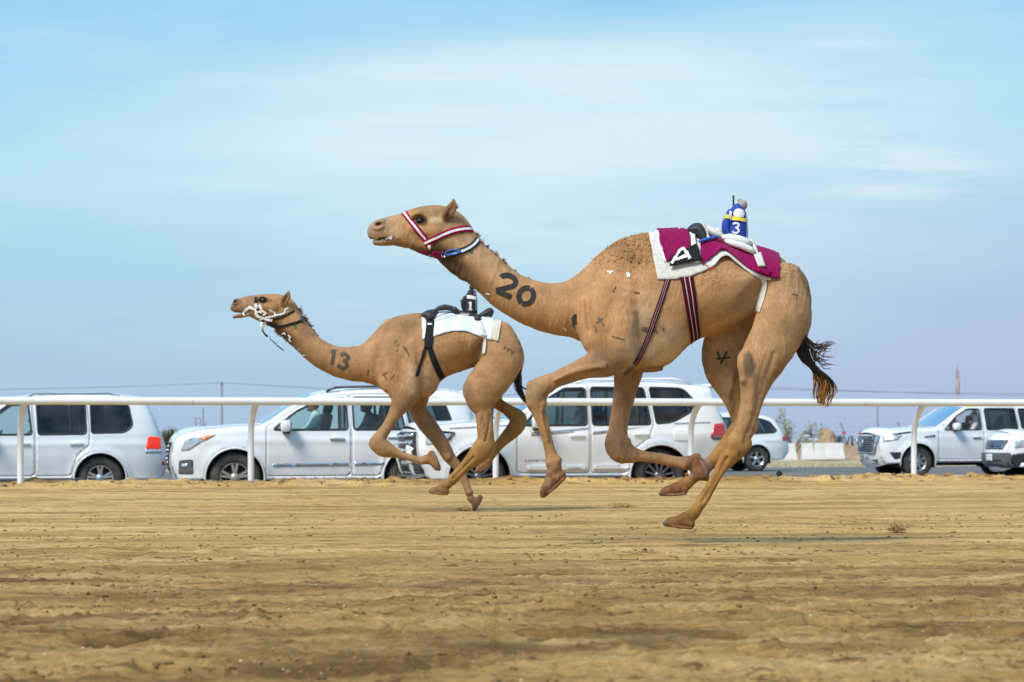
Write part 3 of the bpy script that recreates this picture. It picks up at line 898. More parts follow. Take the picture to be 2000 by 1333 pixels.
# --- vegetation
def leafy(name, loc, label, cat, stems, nleaf, size, leafmat, barkmat, droop=0.0, seed=1, spread=0.12):
    """stems: list of polylines (with radii); leaves gather along the outer halves of the twigs"""
    r_ = np.random.default_rng(seed)
    root = tag(empty(name, loc), label, cat)
    tk = MB(); tips = []
    for pts, r0 in stems:
        tk.tube(pts, list(np.linspace(r0, r0 * 0.35, len(pts))), 6)
        tips.append(pts)
    tk.build('trunk', barkmat, root, smooth=True)
    V, F = [], []
    for i in range(nleaf):
        pts = tips[r_.integers(len(tips))]
        t = 1 - 0.75 * r_.random() ** 1.6
        k = t * (len(pts) - 1); j = min(int(k), len(pts) - 2)
        c = Vector(pts[j]).lerp(Vector(pts[j + 1]), k - j) + Vector(r_.normal(0, spread, 3))
        a = Vector(r_.normal(0, 1, 3)); a.z = a.z * 0.6 - droop; a.normalize()
        b = a.cross(Vector(r_.normal(0, 1, 3))).normalized()
        s_ = size * r_.uniform(0.6, 1.3); n0 = len(V)
        V += [c - a * s_ * 0.1, c + a * s_ * 0.5 + b * s_ * 0.22, c + a * s_, c + a * s_ * 0.5 - b * s_ * 0.22]
        F.append((n0, n0 + 1, n0 + 2, n0 + 3))
    obj('crown', make_mesh('crown', [tuple(v) for v in V], F, smooth=False), leafmat, root)
    return root
M_LEAF1 = simple('shrub_leaf', (0.30, 0.29, 0.13), 0.7, var=0.5, scale=1.2)
M_LEAF2 = simple('acacia_leaf', (0.13, 0.14, 0.065), 0.8, var=0.5, scale=0.8)
M_BARK = simple('bark', (0.20, 0.15, 0.10), 0.9, var=0.3)
r_ = random.Random(4)
D = 112.0; p = P(1545, 864, D); stems = []
for i in range(26):
    an = r_.uniform(-1.15, 1.15); L = r_.uniform(1.4, 2.9); yy = r_.uniform(-0.6, 0.6)
    ex = math.sin(an) * L * 0.8; ez = math.cos(an) * L * .95
    stems.append(([(r_.uniform(-.2, .2), 0, 0), (ex * 0.3, yy * 0.3, ez * 0.42), (ex * 0.7, yy * 0.8, ez * 0.78), (ex, yy, ez)], 0.022))
leafy('leafy_shrub', (p.x, D, -0.1), 'sparse yellow green shrub growing beside the concrete barriers', 'shrub', stems, 1500, 0.13, M_LEAF1, M_BARK, 0.1, 3, 0.11)
D = 165.0; p = P(333, 864, D); stems = []
for i in range(40):
    an = r_.uniform(-1.05, 1.05); L = r_.uniform(1.35, 2.0); yy = r_.uniform(-0.9, 0.9)
    ex = math.sin(an) * L * 0.75; ez = 0.9 + math.cos(an) * L * 0.72
    stems.append(([(0, 0, 0), (ex * 0.15, yy * 0.2, 0.65), (ex * 0.55, yy * 0.6, ez * 0.75), (ex, yy, ez)], 0.035))
leafy('acacia_tree', (p.x, D, -0.45), 'dull olive acacia with a rounded crown seen between dusty car and luxury car', 'tree', stems, 5200, 0.15, M_LEAF2, M_BARK, 0.0, 5, 0.13)

# --- sand kicked up by the hooves
def kicked(name, px, py, D, w, h, n, label, seed, back=1.0):
    r_ = np.random.default_rng(seed); p = P(px, py, D)
    t = r_.random(n)
    X = p.x + w * (r_.normal(0, 0.16, n) + back * 0.5 * t); Z = 0.01 + h * np.abs(r_.normal(0, 0.5, n)) * (1 - 0.5 * t); Y = D + r_.normal(0, w * 0.18, n)
    sz = 0.0018 + 0.010 * r_.random(n) ** 6
    tag(scatter_lumps(name, np.stack([X, Y, Z], -1), sz, M_KICK, 1.0), label, 'kicked sand', kind='stuff')
M_KICK = simple('kicked_sand', (0.50, 0.31, 0.12), 0.95, var=0.4, scale=3.0)
kicked('kicked_sand', 1203, 992, 22.0, 0.26, 0.06, 800, 'spurt of kicked up sand under the belly of the front camel', 1)
kicked('kicked_sand', 912, 996, 21.3, 0.22, 0.035, 700, 'low spurt of sand at the planted hoof of the rear camel', 2, -0.6)
kicked('kicked_sand', 1757, 1046, 15.9, 0.18, 0.07, 700, 'spurt of kicked up sand thrown behind the front camel', 3, -0.4)
# ================================================================== camels
def pairs(rows, w, br, k=FPX):
    """edge pairs traced along a limb (x,y front, x,y back) -> chain rows; br = lateral/in-plane ratio"""
    out = []
    for r in rows:
        x0, y0, x1, y1 = r[:4]
        ww = w if len(r) < 5 or r[4] is None else r[4]
        b_ = br if len(r) < 6 else r[5]
        a = 0.5 * math.hypot(x1 - x0, y1 - y0)
        f = 1 - ww / k
        out.append((1000 + ((x0 + x1) / 2 - 1000) * f, HOR + ((y0 + y1) / 2 - HOR) * f, ww, a * f, a * b_ * f))
    return out
def pp(x, y, w):
    f = 1 - w / FPX
    return (1000 + (x - 1000) * f, HOR + (y - HOR) * f, w)

class Beast:
    """a body held in photograph pixels (x right, y down, w towards the camera) at depth D"""
    def __init__(s, D, V, F):
        s.D = D; s.s = FPX / D; s.V = V; s.F = F
        s.bvh = BVHTree.FromPolygons([tuple(v) for v in V.tolist()], [tuple(f) for f in F.tolist()])
    def W(s, pts):
        p = np.asarray(pts, dtype=np.float64)
        a = (p[..., 0] - 1000) / FPX; b = (HOR - p[..., 1]) / FPX
        a2, b2 = a + ROLL * b, b - ROLL * a
        return np.stack([a2 * s.D, s.D - p[..., 2] / s.s, CAM_H + b2 * s.D], -1)
    def hit(s, px, py, off=1.0):
        x, y, w = px, py, 30.0
        n = None
        for _ in range(3):
            f = 1 - w / FPX
            x, y = 1000 + (px - 1000) * f, HOR + (py - HOR) * f
            h = s.bvh.ray_cast(Vector((x, y, 400)), Vector((0, 0, -1)))
            if h[0] is None:
                break
            w = h[0].z; n = h[1]
        if n is None:
            h = s.bvh.find_nearest(Vector((x, y, 20)))
            p, n = h[0], h[1]
            d = (Vector((x, y, 20)) - p)
            if d.length > 0: n = d.normalized()
            return p + n * off
        if n.z < 0: n = -n
        if off > 3.0: n = (n * 0.35 + Vector((0, -0.1, 0.65))).normalized()
        return Vector((x, y, w)) + n * off
    def radial(s, px, yc, phi, off=1.0, w0=0.0):
        """from the body's axis outward; phi 0 = up, 90 = towards the camera, 180 = down"""
        d = Vector((0, -math.cos(phi), math.sin(phi)))
        x = px; h = None
        for _ in range(3):
            h = s.bvh.ray_cast(Vector((x, yc, w0)), d)
            if h[0] is None: return None
            x2 = 1000 + (px - 1000) * (1 - h[0].z / FPX)
            if abs(x2 - x) < 0.2: break
            x = x2
        p = h[0]; n = h[1]
        if n.dot(d) < 0: n = -n
        return p + n * off

def grid_mesh(name, G, mat, beast, parent, thick=0.0, smooth=True, flip=False, smooth_it=2):
    """G: nested list [i][j] of local points -> uv-mapped sheet in world space"""
    A = np.array([[tuple(p) for p in row] for row in G], dtype=np.float64)
    n, m = A.shape[:2]
    for _ in range(smooth_it):
        q = A.copy(); q[1:-1] = .5 * A[1:-1] + .25 * (A[:-2] + A[2:]); A = q.copy(); A[:, 1:-1] = .5 * q[:, 1:-1] + .25 * (q[:, :-2] + q[:, 2:])
    Wd = beast.W(A).reshape(-1, 3) if beast else A.reshape(-1, 3)
    ii = (np.arange(n - 1)[:, None] * m + np.arange(m - 1)[None, :]).ravel()
    F = np.stack([ii, ii + 1, ii + m + 1, ii + m], 1)
    if flip: F = F[:, ::-1]
    uv = np.stack(np.meshgrid(np.linspace(0, 1, n), np.linspace(0, 1, m), indexing='ij'), -1).reshape(-1, 2)
    o = obj(name, make_mesh(name, Wd, F, smooth=smooth, uv=uv), mat, parent)
    if thick:
        md = o.modifiers.new('thickness', 'SOLIDIFY'); md.thickness = thick; md.offset = 0.0
    return o

def coat_material(name, mark=0.0):
    m, nt, b = mat_new(name)
    tcn = N(nt, 'ShaderNodeTexCoord')
    at = N(nt, 'ShaderNodeAttribute', attribute_name='col')
    cu = N(nt, 'ShaderNodeAttribute', attribute_name='curl')
    mp = N(nt, 'ShaderNodeMapping'); mp.inputs['Rotation'].default_value = (0, 0.5, 0); mp.inputs['Scale'].default_value = (1.25, 1.25, 0.20)
    lk(nt, tcn.outputs['Object'], mp.inputs[0])
    hair = setin(N(nt, 'ShaderNodeTexNoise'), Scale=105.0, Detail=6.0, Roughness=0.65); lk(nt, mp.outputs[0], hair.inputs[0])
    blot = setin(N(nt, 'ShaderNodeTexNoise'), Scale=7.0, Detail=6.0, Roughness=0.62); lk(nt, tcn.outputs['Object'], blot.inputs[0])
    r1 = N(nt, 'ShaderNodeMapRange'); r1.inputs[1].default_value = 0.28; r1.inputs[2].default_value = 0.72; r1.inputs[3].default_value = 0.70; r1.inputs[4].default_value = 1.24
    lk(nt, hair.outputs[0], r1.inputs[0])
    r2 = N(nt, 'ShaderNodeMapRange'); r2.inputs[1].default_value = 0.3; r2.inputs[2].default_value = 0.7; r2.inputs[3].default_value = 0.72; r2.inputs[4].default_value = 1.20
    lk(nt, blot.outputs[0], r2.inputs[0])
    mu = N(nt, 'ShaderNodeMath', operation='MULTIPLY'); lk(nt, r1.outputs[0], mu.inputs[0]); lk(nt, r2.outputs[0], mu.inputs[1])
    sc = N(nt, 'ShaderNodeVectorMath', operation='SCALE'); lk(nt, at.outputs['Color'], sc.inputs[0]); lk(nt, mu.outputs[0], sc.inputs['Scale'])
    lk(nt, sc.outputs[0], b.inputs['Base Color'])
    b.inputs['Roughness'].default_value = 0.72; b.inputs['Specular IOR Level'].default_value = 0.22
    b.inputs['Sheen Weight'].default_value = 0.04; b.inputs['Sheen Roughness'].default_value = 0.5
    b.inputs['Sheen Tint'].default_value = (1, 0.85, 0.65, 1)
    cn = setin(N(nt, 'ShaderNodeTexNoise'), Scale=38.0, Detail=3.0, Distortion=1.2); lk(nt, tcn.outputs['Object'], cn.inputs[0])
    bp = setin(N(nt, 'ShaderNodeBump'), Strength=0.25, Distance=0.008); lk(nt, hair.outputs[0], bp.inputs['Height'])
    b2 = setin(N(nt, 'ShaderNodeBump'), Distance=0.03); lk(nt, cu.outputs['Fac'], b2.inputs['Strength']); lk(nt, cn.outputs[0], b2.inputs['Height']); lk(nt, bp.outputs[0], b2.inputs['Normal'])
    lk(nt, b2.outputs[0], b.inputs['Normal'])
    return m
M_COAT = coat_material('camel_coat')
M_EYE = simple('eye_dark', (0.008, 0.006, 0.005), 0.22, var=0.1)
M_LASH = simple('lash_dark', (0.02, 0.014, 0.010), 0.7)
M_MANE = simple('mane_hair', (0.24, 0.12, 0.05), 0.8, var=0.4, scale=40)
M_TAILB = simple('tail_dark', (0.028, 0.016, 0.010), 0.7, var=0.4, scale=40)
M_TAILG = simple('tail_gold', (0.36, 0.17, 0.035), 0.7, var=0.35, scale=40)
M_STAMP = simple('stencil_paint', (0.030, 0.026, 0.024), 0.9, var=0.45, scale=90)
M_FADED = simple('faded_stencil_paint', (0.085, 0.062, 0.045), 0.9, var=0.45, scale=90)
M_BRAND = simple('brand_scar', (0.13, 0.085, 0.055), 0.9, var=0.4, scale=60)
M_FOAM = simple('saliva_foam', (0.85, 0.86, 0.88), 0.4, var=0.08)
M_GREEN = simple('green_dye', (0.045, 0.16, 0.05), 0.9, var=0.4, scale=60)
M_TOOTH = simple('tooth', (0.55, 0.42, 0.20), 0.5)

def foot(fl, toe, heel, ankle, w, h, sc):
    """splayed two-toed camel foot: pad from heel to toe, hung below the ankle; sole faces away from the ankle"""
    tx, ty = toe; hx, hy = heel; ax, ay = ankle
    ux, uy = tx - hx, ty - hy; L = math.hypot(ux, uy); ux, uy = ux / L, uy / L
    mx, my = (tx + hx) / 2, (ty + hy) / 2
    nx, ny = ax - mx, ay - my                    # towards the ankle
    d = nx * ux + ny * uy; nx -= d * ux; ny -= d * uy
    q = math.hypot(nx, ny); nx, ny = nx / q, ny / q
    for sgn in (-1, 1):                           # two toes side by side
        ww = w + sgn * 0.19 * L
        rows = [(hx + nx * 0.20 * L + ux * 0.10 * L, hy + ny * 0.20 * L + uy * 0.10 * L, w, 0.17 * L, 0.26 * L),
                (mx + nx * 0.23 * L, my + ny * 0.23 * L, w + sgn * 0.12 * L, 0.23 * L, 0.24 * L),
                (tx - ux * 0.22 * L + nx * 0.20 * L, ty - uy * 0.22 * L + ny * 0.20 * L, ww, 0.205 * L, 0.19 * L),
                (tx - ux * 0.09 * L + nx * 0.165 * L, ty - uy * 0.09 * L + ny * 0.165 * L, ww, 0.17 * L, 0.16 * L)]
        fl.chain([(*pp(*r_[:3]), r_[3], r_[4]) for r_ in rows], k=2.5 * sc)
    # flat sole
    fl.chain([(*pp(hx + ux * 0.04 * L + nx * 0.05 * L, hy + uy * 0.04 * L + ny * 0.05 * L, w), 0.05 * L, 0.28 * L), (*pp(mx + nx * 0.045 * L, my + ny * 0.045 * L, w), 0.05 * L, 0.42 * L), (*pp(tx - ux * 0.18 * L + nx * 0.05 * L, ty - uy * 0.18 * L + ny * 0.05 * L, w), 0.05 * L, 0.40 * L)], k=2.0 * sc)
    # ankle to pad, and the straight front of the pastern down to the toes
    fl.chain([(*pp(ax, ay, w), 0.23 * L, 0.20 * L), (*pp((ax + mx) / 2 + nx * 0.10 * L, (ay + my) / 2 + ny * 0.10 * L, w), 0.24 * L, 0.22 * L), (*pp(mx + nx * 0.24 * L - ux * .02 * L, my + ny * 0.24 * L - uy * .02 * L, w), 0.25 * L, 0.23 * L)], k=4 * sc)
    fl.chain([(*pp(ax + ux * 0.06 * L, ay + uy * 0.06 * L, w), 0.17 * L, 0.16 * L), (*pp(tx - ux * 0.30 * L + nx * 0.20 * L, ty - uy * 0.30 * L + ny * 0.20 * L, w), 0.14 * L, 0.26 * L)], k=5 * sc)
    return (tx, ty, w, ux, uy, nx, ny, L)

def nails(root, beast, ft, mat, sc):
    tx, ty, w, ux, uy, nx, ny, L = ft
    for sgn in (-1, 1):
        c = pp(tx - ux * 0.03 * L + nx * 0.125 * L, ty - uy * 0.03 * L + ny * 0.125 * L, w + sgn * 0.19 * L)
        m = MB(); m.ball((0, 0, 0), 1.0, 12, 8)
        V = []
        for (a, b_, c_) in m.v:
            a2 = a * 0.17 * L; b2 = b_ * 0.125 * L
            V.append((c[0] + ux * a2 + nx * b2, c[1] + uy * a2 + ny * b2, c[2] + c_ * 0.115 * L))
        me = make_mesh('toenail', beast.W(np.array(V)), m.f)
        obj('toenail', me, mat, root)
M_NAIL = simple('toenail_horn', (0.10, 0.095, 0.09), 0.35, var=0.4, scale=60)

def strokes(name, beast, lines, width, mat, parent, off=1.2, step=2.0, jitter=0.10):
    """painted marks: ribbons laid on the skin along pixel polylines"""
    V, F = [], []
    for ln in lines:
        w = width
        if isinstance(ln[0], (int, float)): w, ln = ln[0], ln[1:]
        pts = [np.array(ln[0], float)]
        for a, b in zip(ln[:-1], ln[1:]):
            a, b = np.array(a, float), np.array(b, float)
            n = max(1, int(np.linalg.norm(b - a) / step))
            pts += [a + (b - a) * (i + 1) / n for i in range(n)]
        pts = np.array(pts)
        if len(ln) > 3:
            for _ in range(2):
                q = pts.copy(); q[1:-1] = 0.25 * pts[:-2] + 0.5 * pts[1:-1] + 0.25 * pts[2:]; pts = q
        tg = np.gradient(pts, axis=0); tg /= np.linalg.norm(tg, axis=1)[:, None] + 1e-9
        nm = np.stack([-tg[:, 1], tg[:, 0]], 1)
        m = max(2, int(w / 2.0) + 1)
        b0 = len(V)
        for i in range(len(pts)):
            for j in range(m):
                jit = (vnoise(np.array([pts[i][0] * 0.35, pts[i][1] * 0.35, j * 7.1])) - 0.5) * jitter * w if j in (0, m - 1) else 0
                q = pts[i] + nm[i] * ((j / (m - 1) - 0.5) * w + jit)
                V.append(tuple(beast.hit(q[0], q[1], off)))
        for i in range(len(pts) - 1):
            for j in range(m - 1):
                F.append((b0 + i * m + j, b0 + i * m + j + 1, b0 + (i + 1) * m + j + 1, b0 + (i + 1) * m + j))
    return obj(name, make_mesh(name, beast.W(np.array(V)), F), mat, parent)

def arc(cx, cy, rx, ry, a0, a1, rot=0.0, n=14):
    o = []
    for i in range(n + 1):
        t = math.radians(a0 + (a1 - a0) * i / n)
        x, y = rx * math.cos(t), ry * math.sin(t)
        o.append((cx + x * math.cos(rot) - y * math.sin(rot), cy + x * math.sin(rot) + y * math.cos(rot)))
    return o

def xform(lines, cx, cy, rot, sx, sy=None):
    sy = sy or sx
    out = []
    for ln in lines:
        head = [ln[0]] if isinstance(ln[0], (int, float)) else []
        body = ln[1:] if head else ln
        out.append(head + [(cx + (x * sx) * math.cos(rot) - (y * sy) * math.sin(rot), cy + (x * sx) * math.sin(rot) + (y * sy) * math.cos(rot)) for x, y in body])
    return out
# stencil figures in a unit box (x -0.5..0.5, y -0.5..0.5 down)
FIG2 = [[(-0.30, -0.22), (-0.26, -0.36), (-0.10, -0.43), (0.08, -0.43), (0.24, -0.34), (0.27, -0.18), (0.18, -0.02), (-0.02, 0.16), (-0.22, 0.34), (-0.28, 0.41)], [(-0.26, 0.42), (0.32, 0.42)]]
FIG0 = [arc(0, 0, 0.32, 0.43, -84, 92), arc(0, 0, 0.32, 0.43, 100, 268)]
FIG1 = [[(0.02, -0.45), (0.02, 0.45)], [(-0.16, -0.26), (0.02, -0.38)]]
FIG3 = [[(-0.27, -0.30), (-0.12, -0.42), (0.06, -0.43), (0.22, -0.34), (0.22, -0.18), (0.10, -0.06), (-0.06, -0.03)], [(0.0, -0.03), (0.18, 0.04), (0.28, 0.18), (0.22, 0.35), (0.06, 0.43), (-0.12, 0.42), (-0.28, 0.30)]]

def hair_tufts(name, beast, roots, mat, parent, width=1.0):
    """roots: (point, direction, length, curl) -> tapered curved blades in three segments"""
    V, F = [], []
    for p, d, L, c in roots:
        p = np.array(p, float); d = np.array(d, float); d /= np.linalg.norm(d) + 1e-9
        s_ = np.cross(d, rng.normal(0, 1, 3)); s_ /= np.linalg.norm(s_) + 1e-9
        bend = np.array(c, float)
        b = len(V)
        for t, w in ((0, 1.0), (0.4, 0.8), (0.75, 0.5)):
            q = p + d * L * t + bend * L * t * t
            V += [tuple(q - s_ * w * width), tuple(q + s_ * w * width)]
        V.append(tuple(p + d * L + bend * L))
        F += [(b, b + 1, b + 3, b + 2), (b + 2, b + 3, b + 5, b + 4), (b + 4, b + 5, b + 6)]
    return obj(name, make_mesh(name, beast.W(np.array(V)), F), mat, parent)

# palette (linear albedo)
C_TAN = np.array((0.465, 0.250, 0.108)); C_PALE = np.array((0.66, 0.46, 0.285)); C_HUMP = np.array((0.36, 0.185, 0.072))
C_DARK = np.array((0.052, 0.027, 0.012)); C_BRN = np.array((0.22, 0.125, 0.062)); C_YEL = np.array((0.34, 0.175, 0.044))
C_RUST = np.array((0.135, 0.045, 0.016)); C_GREY = np.array((0.30, 0.20, 0.13))

def blob(V, c, r, ang=0.0, soft=0.45):
    """soft elliptical mask in the x-y plane"""
    dx, dy = V[:, 0] - c[0], V[:, 1] - c[1]
    ca, sa = math.cos(ang), math.sin(ang)
    u, v = (dx * ca + dy * sa) / r[0], (-dx * sa + dy * ca) / r[1]
    d = np.sqrt(u * u + v * v) + 0.35 * (fbm(V / (0.35 * (r[0] + r[1])), 3) - 0.5)
    return 1 - sstep(1 - soft, 1 + soft, d)
def seg_t(V, a, b):
    """position along and distance from a pixel segment"""
    a, b = np.array(a, float), np.array(b, float); d = b - a; L = np.linalg.norm(d)
    t = ((V[:, 0] - a[0]) * d[0] + (V[:, 1] - a[1]) * d[1]) / (L * L)
    q = np.abs((V[:, 0] - a[0]) * d[1] - (V[:, 1] - a[1]) * d[0]) / L
    return t, q
def mixc(C, col, m):
    C += (col - C) * m[:, None]

# ------------------------------------------------------------------ the larger camel (number 20)
D1 = 13.9
fl = Field((710, 380, -100), (1596, 1052, 100), 2.15)
# trunk, hump to rump
fl.columns([(1088, 555, 652, 33), (1104, 550, 656, 37), (1125, 538, 663, 41), (1146, 520, 674, 45), (1168, 499, 689, 50), (1186, 485, 704, 57), (1204, 473, 712, 65), (1240, 460, 717, 73), (1280, 454, 719, 78), (1320, 453, 701, 80), (1345, 456, 675, 80), (1372, 462, 660, 80), (1400, 469, 652, 79), (1440, 478, 633, 74), (1480, 486, 612, 66), (1515, 498, 612, 58), (1548, 522, 640, 46)], 6, 0.40, 22)
# neck
NK = [(889, 419, 862, 505, 0, .62), (910, 440, 874, 518, 0, .66), (936, 471, 896, 536, 0, .74), (962, 493, 918, 556, 0, .76), (989, 517, 942, 578, 0, .78), (1015, 537, 968, 602, 0, .80), (1049, 550.5, 1008, 627, 0, .82),
      (1081, 556, 1050, 645, 0, .80), (1100, 558, 1080, 652, 0, .74)]
fl.chain(pairs(NK, 0, .8), k=11)
# head
HD = [(731, 440, 730, 466, 0, 1.0), (741, 430, 740, 473, 0, .88), (763, 423.5, 760, 477, 0, .78), (788, 417.5, 785, 483, 0, .68), (815, 408.5, 810, 488, 0, .62), (845, 401.5, 840, 501, 0, .58), (866, 404, 862, 506, 0, .58), (884, 420, 878, 502, 0, .62)]
fl.chain(pairs(HD, 0, .7), k=8)
fl.ell((843, 440, 0), (38, 30, 33), 10)                       # broad skull between the eyes
fl.chain([(731, 450, 0, 10, 14), (727, 460, 0, 7.5, 13), (731, 465, 0, 5, 12)], k=4)      # upper lip
fl.chain([(762, 473, 0, 7.5, 13), (745, 474, 0, 6.8, 12), (733, 474, 0, 5.4, 10)], k=3)        # lower lip
fl.chain([(770, 462, 0, 0.8, 26), (756, 466.6, 0, .9, 26), (742, 468.6, 0, 1.0, 26), (720, 468.6, 0, 1.2, 26)], k=1.5, sub=True)   # mouth slit
for sg in (-1, 1):
    fl.ell((742, 439, sg * 15), (13, 9, 8), 5, ang=-0.5)
    fl.ell((739, 441, sg * 23), (8, 3.6, 6), 2.5, sub=True, ang=-0.45)
    fl.chain([(730, 447, sg * 17, 2.5, 3), (740, 450, sg * 20, 2.5, 3), (751, 445, sg * 20, 2, 3)], k=3)
    fl.chain([(*pp(806, 422, sg * 24), 5, 5), (*pp(820, 416, sg * 27), 6, 6), (*pp(838, 424, sg * 27), 5, 5)], k=7)   # brow
    fl.ell((*pp(822, 434, 0)[:2], sg * 33), (12, 8.5, 7), 5, sub=True, ang=0.25)
    fl.chain([(*pp(806, 445, sg * 22), 5, 5), (*pp(826, 452, sg * 26), 6, 5), (*pp(850, 452, sg * 28), 8, 6)], k=9)   # cheek bone
    fl.ell((858, 478, sg * 16), (26, 22, 13), 10)                                                              # jaw muscle
    fl.chain([(770, 458, sg * 17, 5, 4), (778, 464, sg * 17, 6, 4)], k=5)
    # ears
    fl.chain([(*pp(867, 430, sg * 24), 8, 7), (*pp(873, 419, sg * 30), 11, 7), (*pp(881, 409, sg * 34), 10.5, 6), (*pp(885, 399, sg * 36), 6.2, 4.2), (*pp(885.5, 390, sg * 37), 2.4, 2.4)], k=4)
    fl.chain([(*pp(873, 426, sg * 38), 3, 5), (*pp(880, 411, sg * 42), 5.2, 5.5), (*pp(884, 401, sg * 42), 3, 4)], k=2.5, sub=True)
fl.chain([(866, 510, 0, 6, 14), (884, 524, 0, 8, 16), (904, 541, 0, 5, 14)], k=10)
# shoulders and fore limbs
for sg in (-1, 1):
    w = sg * 46
    fl.chain([(*pp(1212, 520, w * .72), 34, 20), (*pp(1196, 575, w * .95), 42, 25), (*pp(1180, 630, w * 1.05), 40, 26), (*pp(1190, 680, w * 1.1), 38, 25)], k=22)
    fl.ell((*pp(1158, 650, w * .8)[:2], w * .8), (24, 40, 24), 18)
    fl.chain([(*pp(1228, 560, w * 1.0), 22, 24), (*pp(1216, 630, w * 1.5), 25, 22), (*pp(1212, 690, w * 1.45), 25, 20)], k=7)
# near fore leg, reaching forward
NF = [(1172, 672, 1236, 714, 50, .72), (1160, 685, 1198, 731, 54, .74), (1136, 698, 1160, 736, 53, .78), (1108, 714, 1124, 746, 50, .82), (1081, 727.5, 1092, 757, 48, .84), (1052, 738, 1074, 769, 46, .86), (1032, 752, 1068, 778, 45, .86),
      (1029, 776, 1066, 790, 44, .84), (1037, 799, 1065, 803, 44, .85), (1048.5, 829, 1071, 823, 43, .84), (1058, 859, 1078, 853, 42, .84), (1064.5, 885, 1085, 880, 41, .9), (1066, 904, 1095, 901, 40, .9), (1071, 921, 1097, 920, 40, .9)]
fl.chain(pairs(NF, 50, .8), k=9)
fl.ell((*pp(1222, 722, 54)[:2], 56), (15, 12, 13), 6, ang=-0.5)          # elbow point
fl.ell((*pp(1046, 764, 45)[:2], 52), (13, 20, 9), 8)
fl.chain([(*pp(1058, 792, 56), 2.2, 2.2), (*pp(1062, 824, 52), 2.4, 2.4), (*pp(1070, 860, 50), 2.2, 2.2)], k=5)     # tendon
fl.chain([(*pp(1180, 716, 78), 5, 4), (*pp(1130, 724, 72), 5, 4), (*pp(1085, 742, 66), 3, 3)], k=8)
for g_ in ([(1062, 806, 52), (1069, 835, 53), (1078, 868, 51)], [(1170, 722, 74), (1130, 732, 74), (1096, 744, 70)]):
    fl.chain([(*pp(q_[0], q_[1], q_[2] + 1.0), 1.5, 4.2) for q_ in g_], 5.0, sub=True)      # grooves between bone and tendon
f1 = foot(fl, (1066, 971), (1107, 934), (1083, 912), 40, 1, 1.0)
# far fore leg, folded
FF = [(1196, 700, 1262, 700, -50, .6), (1199, 731, 1255, 729, -50, .66), (1199, 756, 1246, 754, -49, .72), (1194.5, 802, 1232, 802, -48, .76), (1189, 842, 1224, 838, -46, .80), (1182, 869, 1228, 860, -45, .84), (1189, 887, 1236, 872, -45, .84), (1216, 898.5, 1243, 877, -45, .86),
      (1250, 901, 1258, 881, -45, .88), (1285, 906, 1290, 886, -44, .88), (1313, 911, 1318, 891, -43, .9), (1336, 916.5, 1340, 892.5, -42, .9), (1354, 914, 1352, 890, -42, .9)]
fl.chain(pairs(FF, -48, .8), k=8)
fl.ell((*pp(1206, 876, -45)[:2], -45), (23, 19, 19), 6, ang=0.35)
for (x_, y_, w_, r_) in ((1036, 753, 50, (8, 9, 9)), (1037, 788, 48, (7, 9, 9)), (1062, 788, 52, (6, 8, 6)), (1089, 899, 42, (8, 8, 11)), (1072, 905, 44, (6, 8, 9)), (1190, 866, -38, (8, 10, 10)), (1206, 890, -38, (10, 8, 10)), (1226, 864, -36, (7, 9, 8)), (1338, 909, -40, (8, 8, 11)),
                         (1462, 869, 42, (6, 8, 7)), (1432, 868, 53, (7, 9, 5)), (1424, 888, 51, (7, 7, 5)), (1358, 999, 40, (8, 8, 10)), (1452, 742, 58, (7, 8, 7)), (1474, 832, -40, (7, 8, 7))):
    fl.ell(pp(x_, y_, w_), r_, 4.5)      # bony points of the joints
f2 = foot(fl, (1386, 932), (1366, 886), (1344, 903), -42, 1, 1.0)
# hind limbs
NH = [(1492, 556, 1572, 560, 34, .62), (1480, 600, 1582, 598, 40, .60), (1474, 630, 1579, 626, 43, .58), (1464, 662, 1561, 664, 45, .56), (1448, 697, 1537, 700, 46, .56), (1443.5, 727, 1515, 732, 45, .60), (1446, 770, 1496, 769, 43, .68), (1442, 810, 1481, 813, 41, .74), (1432, 844, 1468, 846, 40, .78),
      (1417, 870, 1465, 868, 40, .66), (1405, 894, 1441, 892, 40, .80), (1394, 920, 1417, 918, 40, .86), (1379, 951, 1399, 947, 39, .88), (1362, 978, 1384, 974, 39, .9), (1348, 995, 1369, 1001, 38, .9)]
NH = [(*r[:4], r[4] + (5 if i < 5 else 2), r[5]) for i, r in enumerate(NH)]
fl.chain(pairs(NH, 44, .7), k=8)
fl.ell((*pp(1457, 712, 58)[:2], 58), (17, 28, 13), 9, ang=-0.1)
fl.chain([(*pp(1458, 690, 72), 4, 4), (*pp(1470, 745, 66), 4, 4), (*pp(1466, 800, 56), 3, 3)], k=10)
fl.chain([(*pp(1478, 800, 44), 2.6, 2.6), (*pp(1466, 850, 46), 3, 3)], k=6)
fl.ell((*pp(1455, 868, 42)[:2], 46), (10, 12, 9), 6)
for g_ in ([(1420, 895, 54), (1398, 938, 52), (1372, 980, 50)], [(1482, 775, 62), (1473, 815, 56), (1460, 846, 55)], [(1512, 690, 76), (1500, 730, 72), (1486, 770, 62)]):
    fl.chain([(*pp(q_[0], q_[1], q_[2] + 1.5), 1.5, 4.0) for q_ in g_], 7.0, sub=True)
f3 = foot(fl, (1301, 1029), (1352, 1035), (1354, 1005), 38, 1, 1.0)
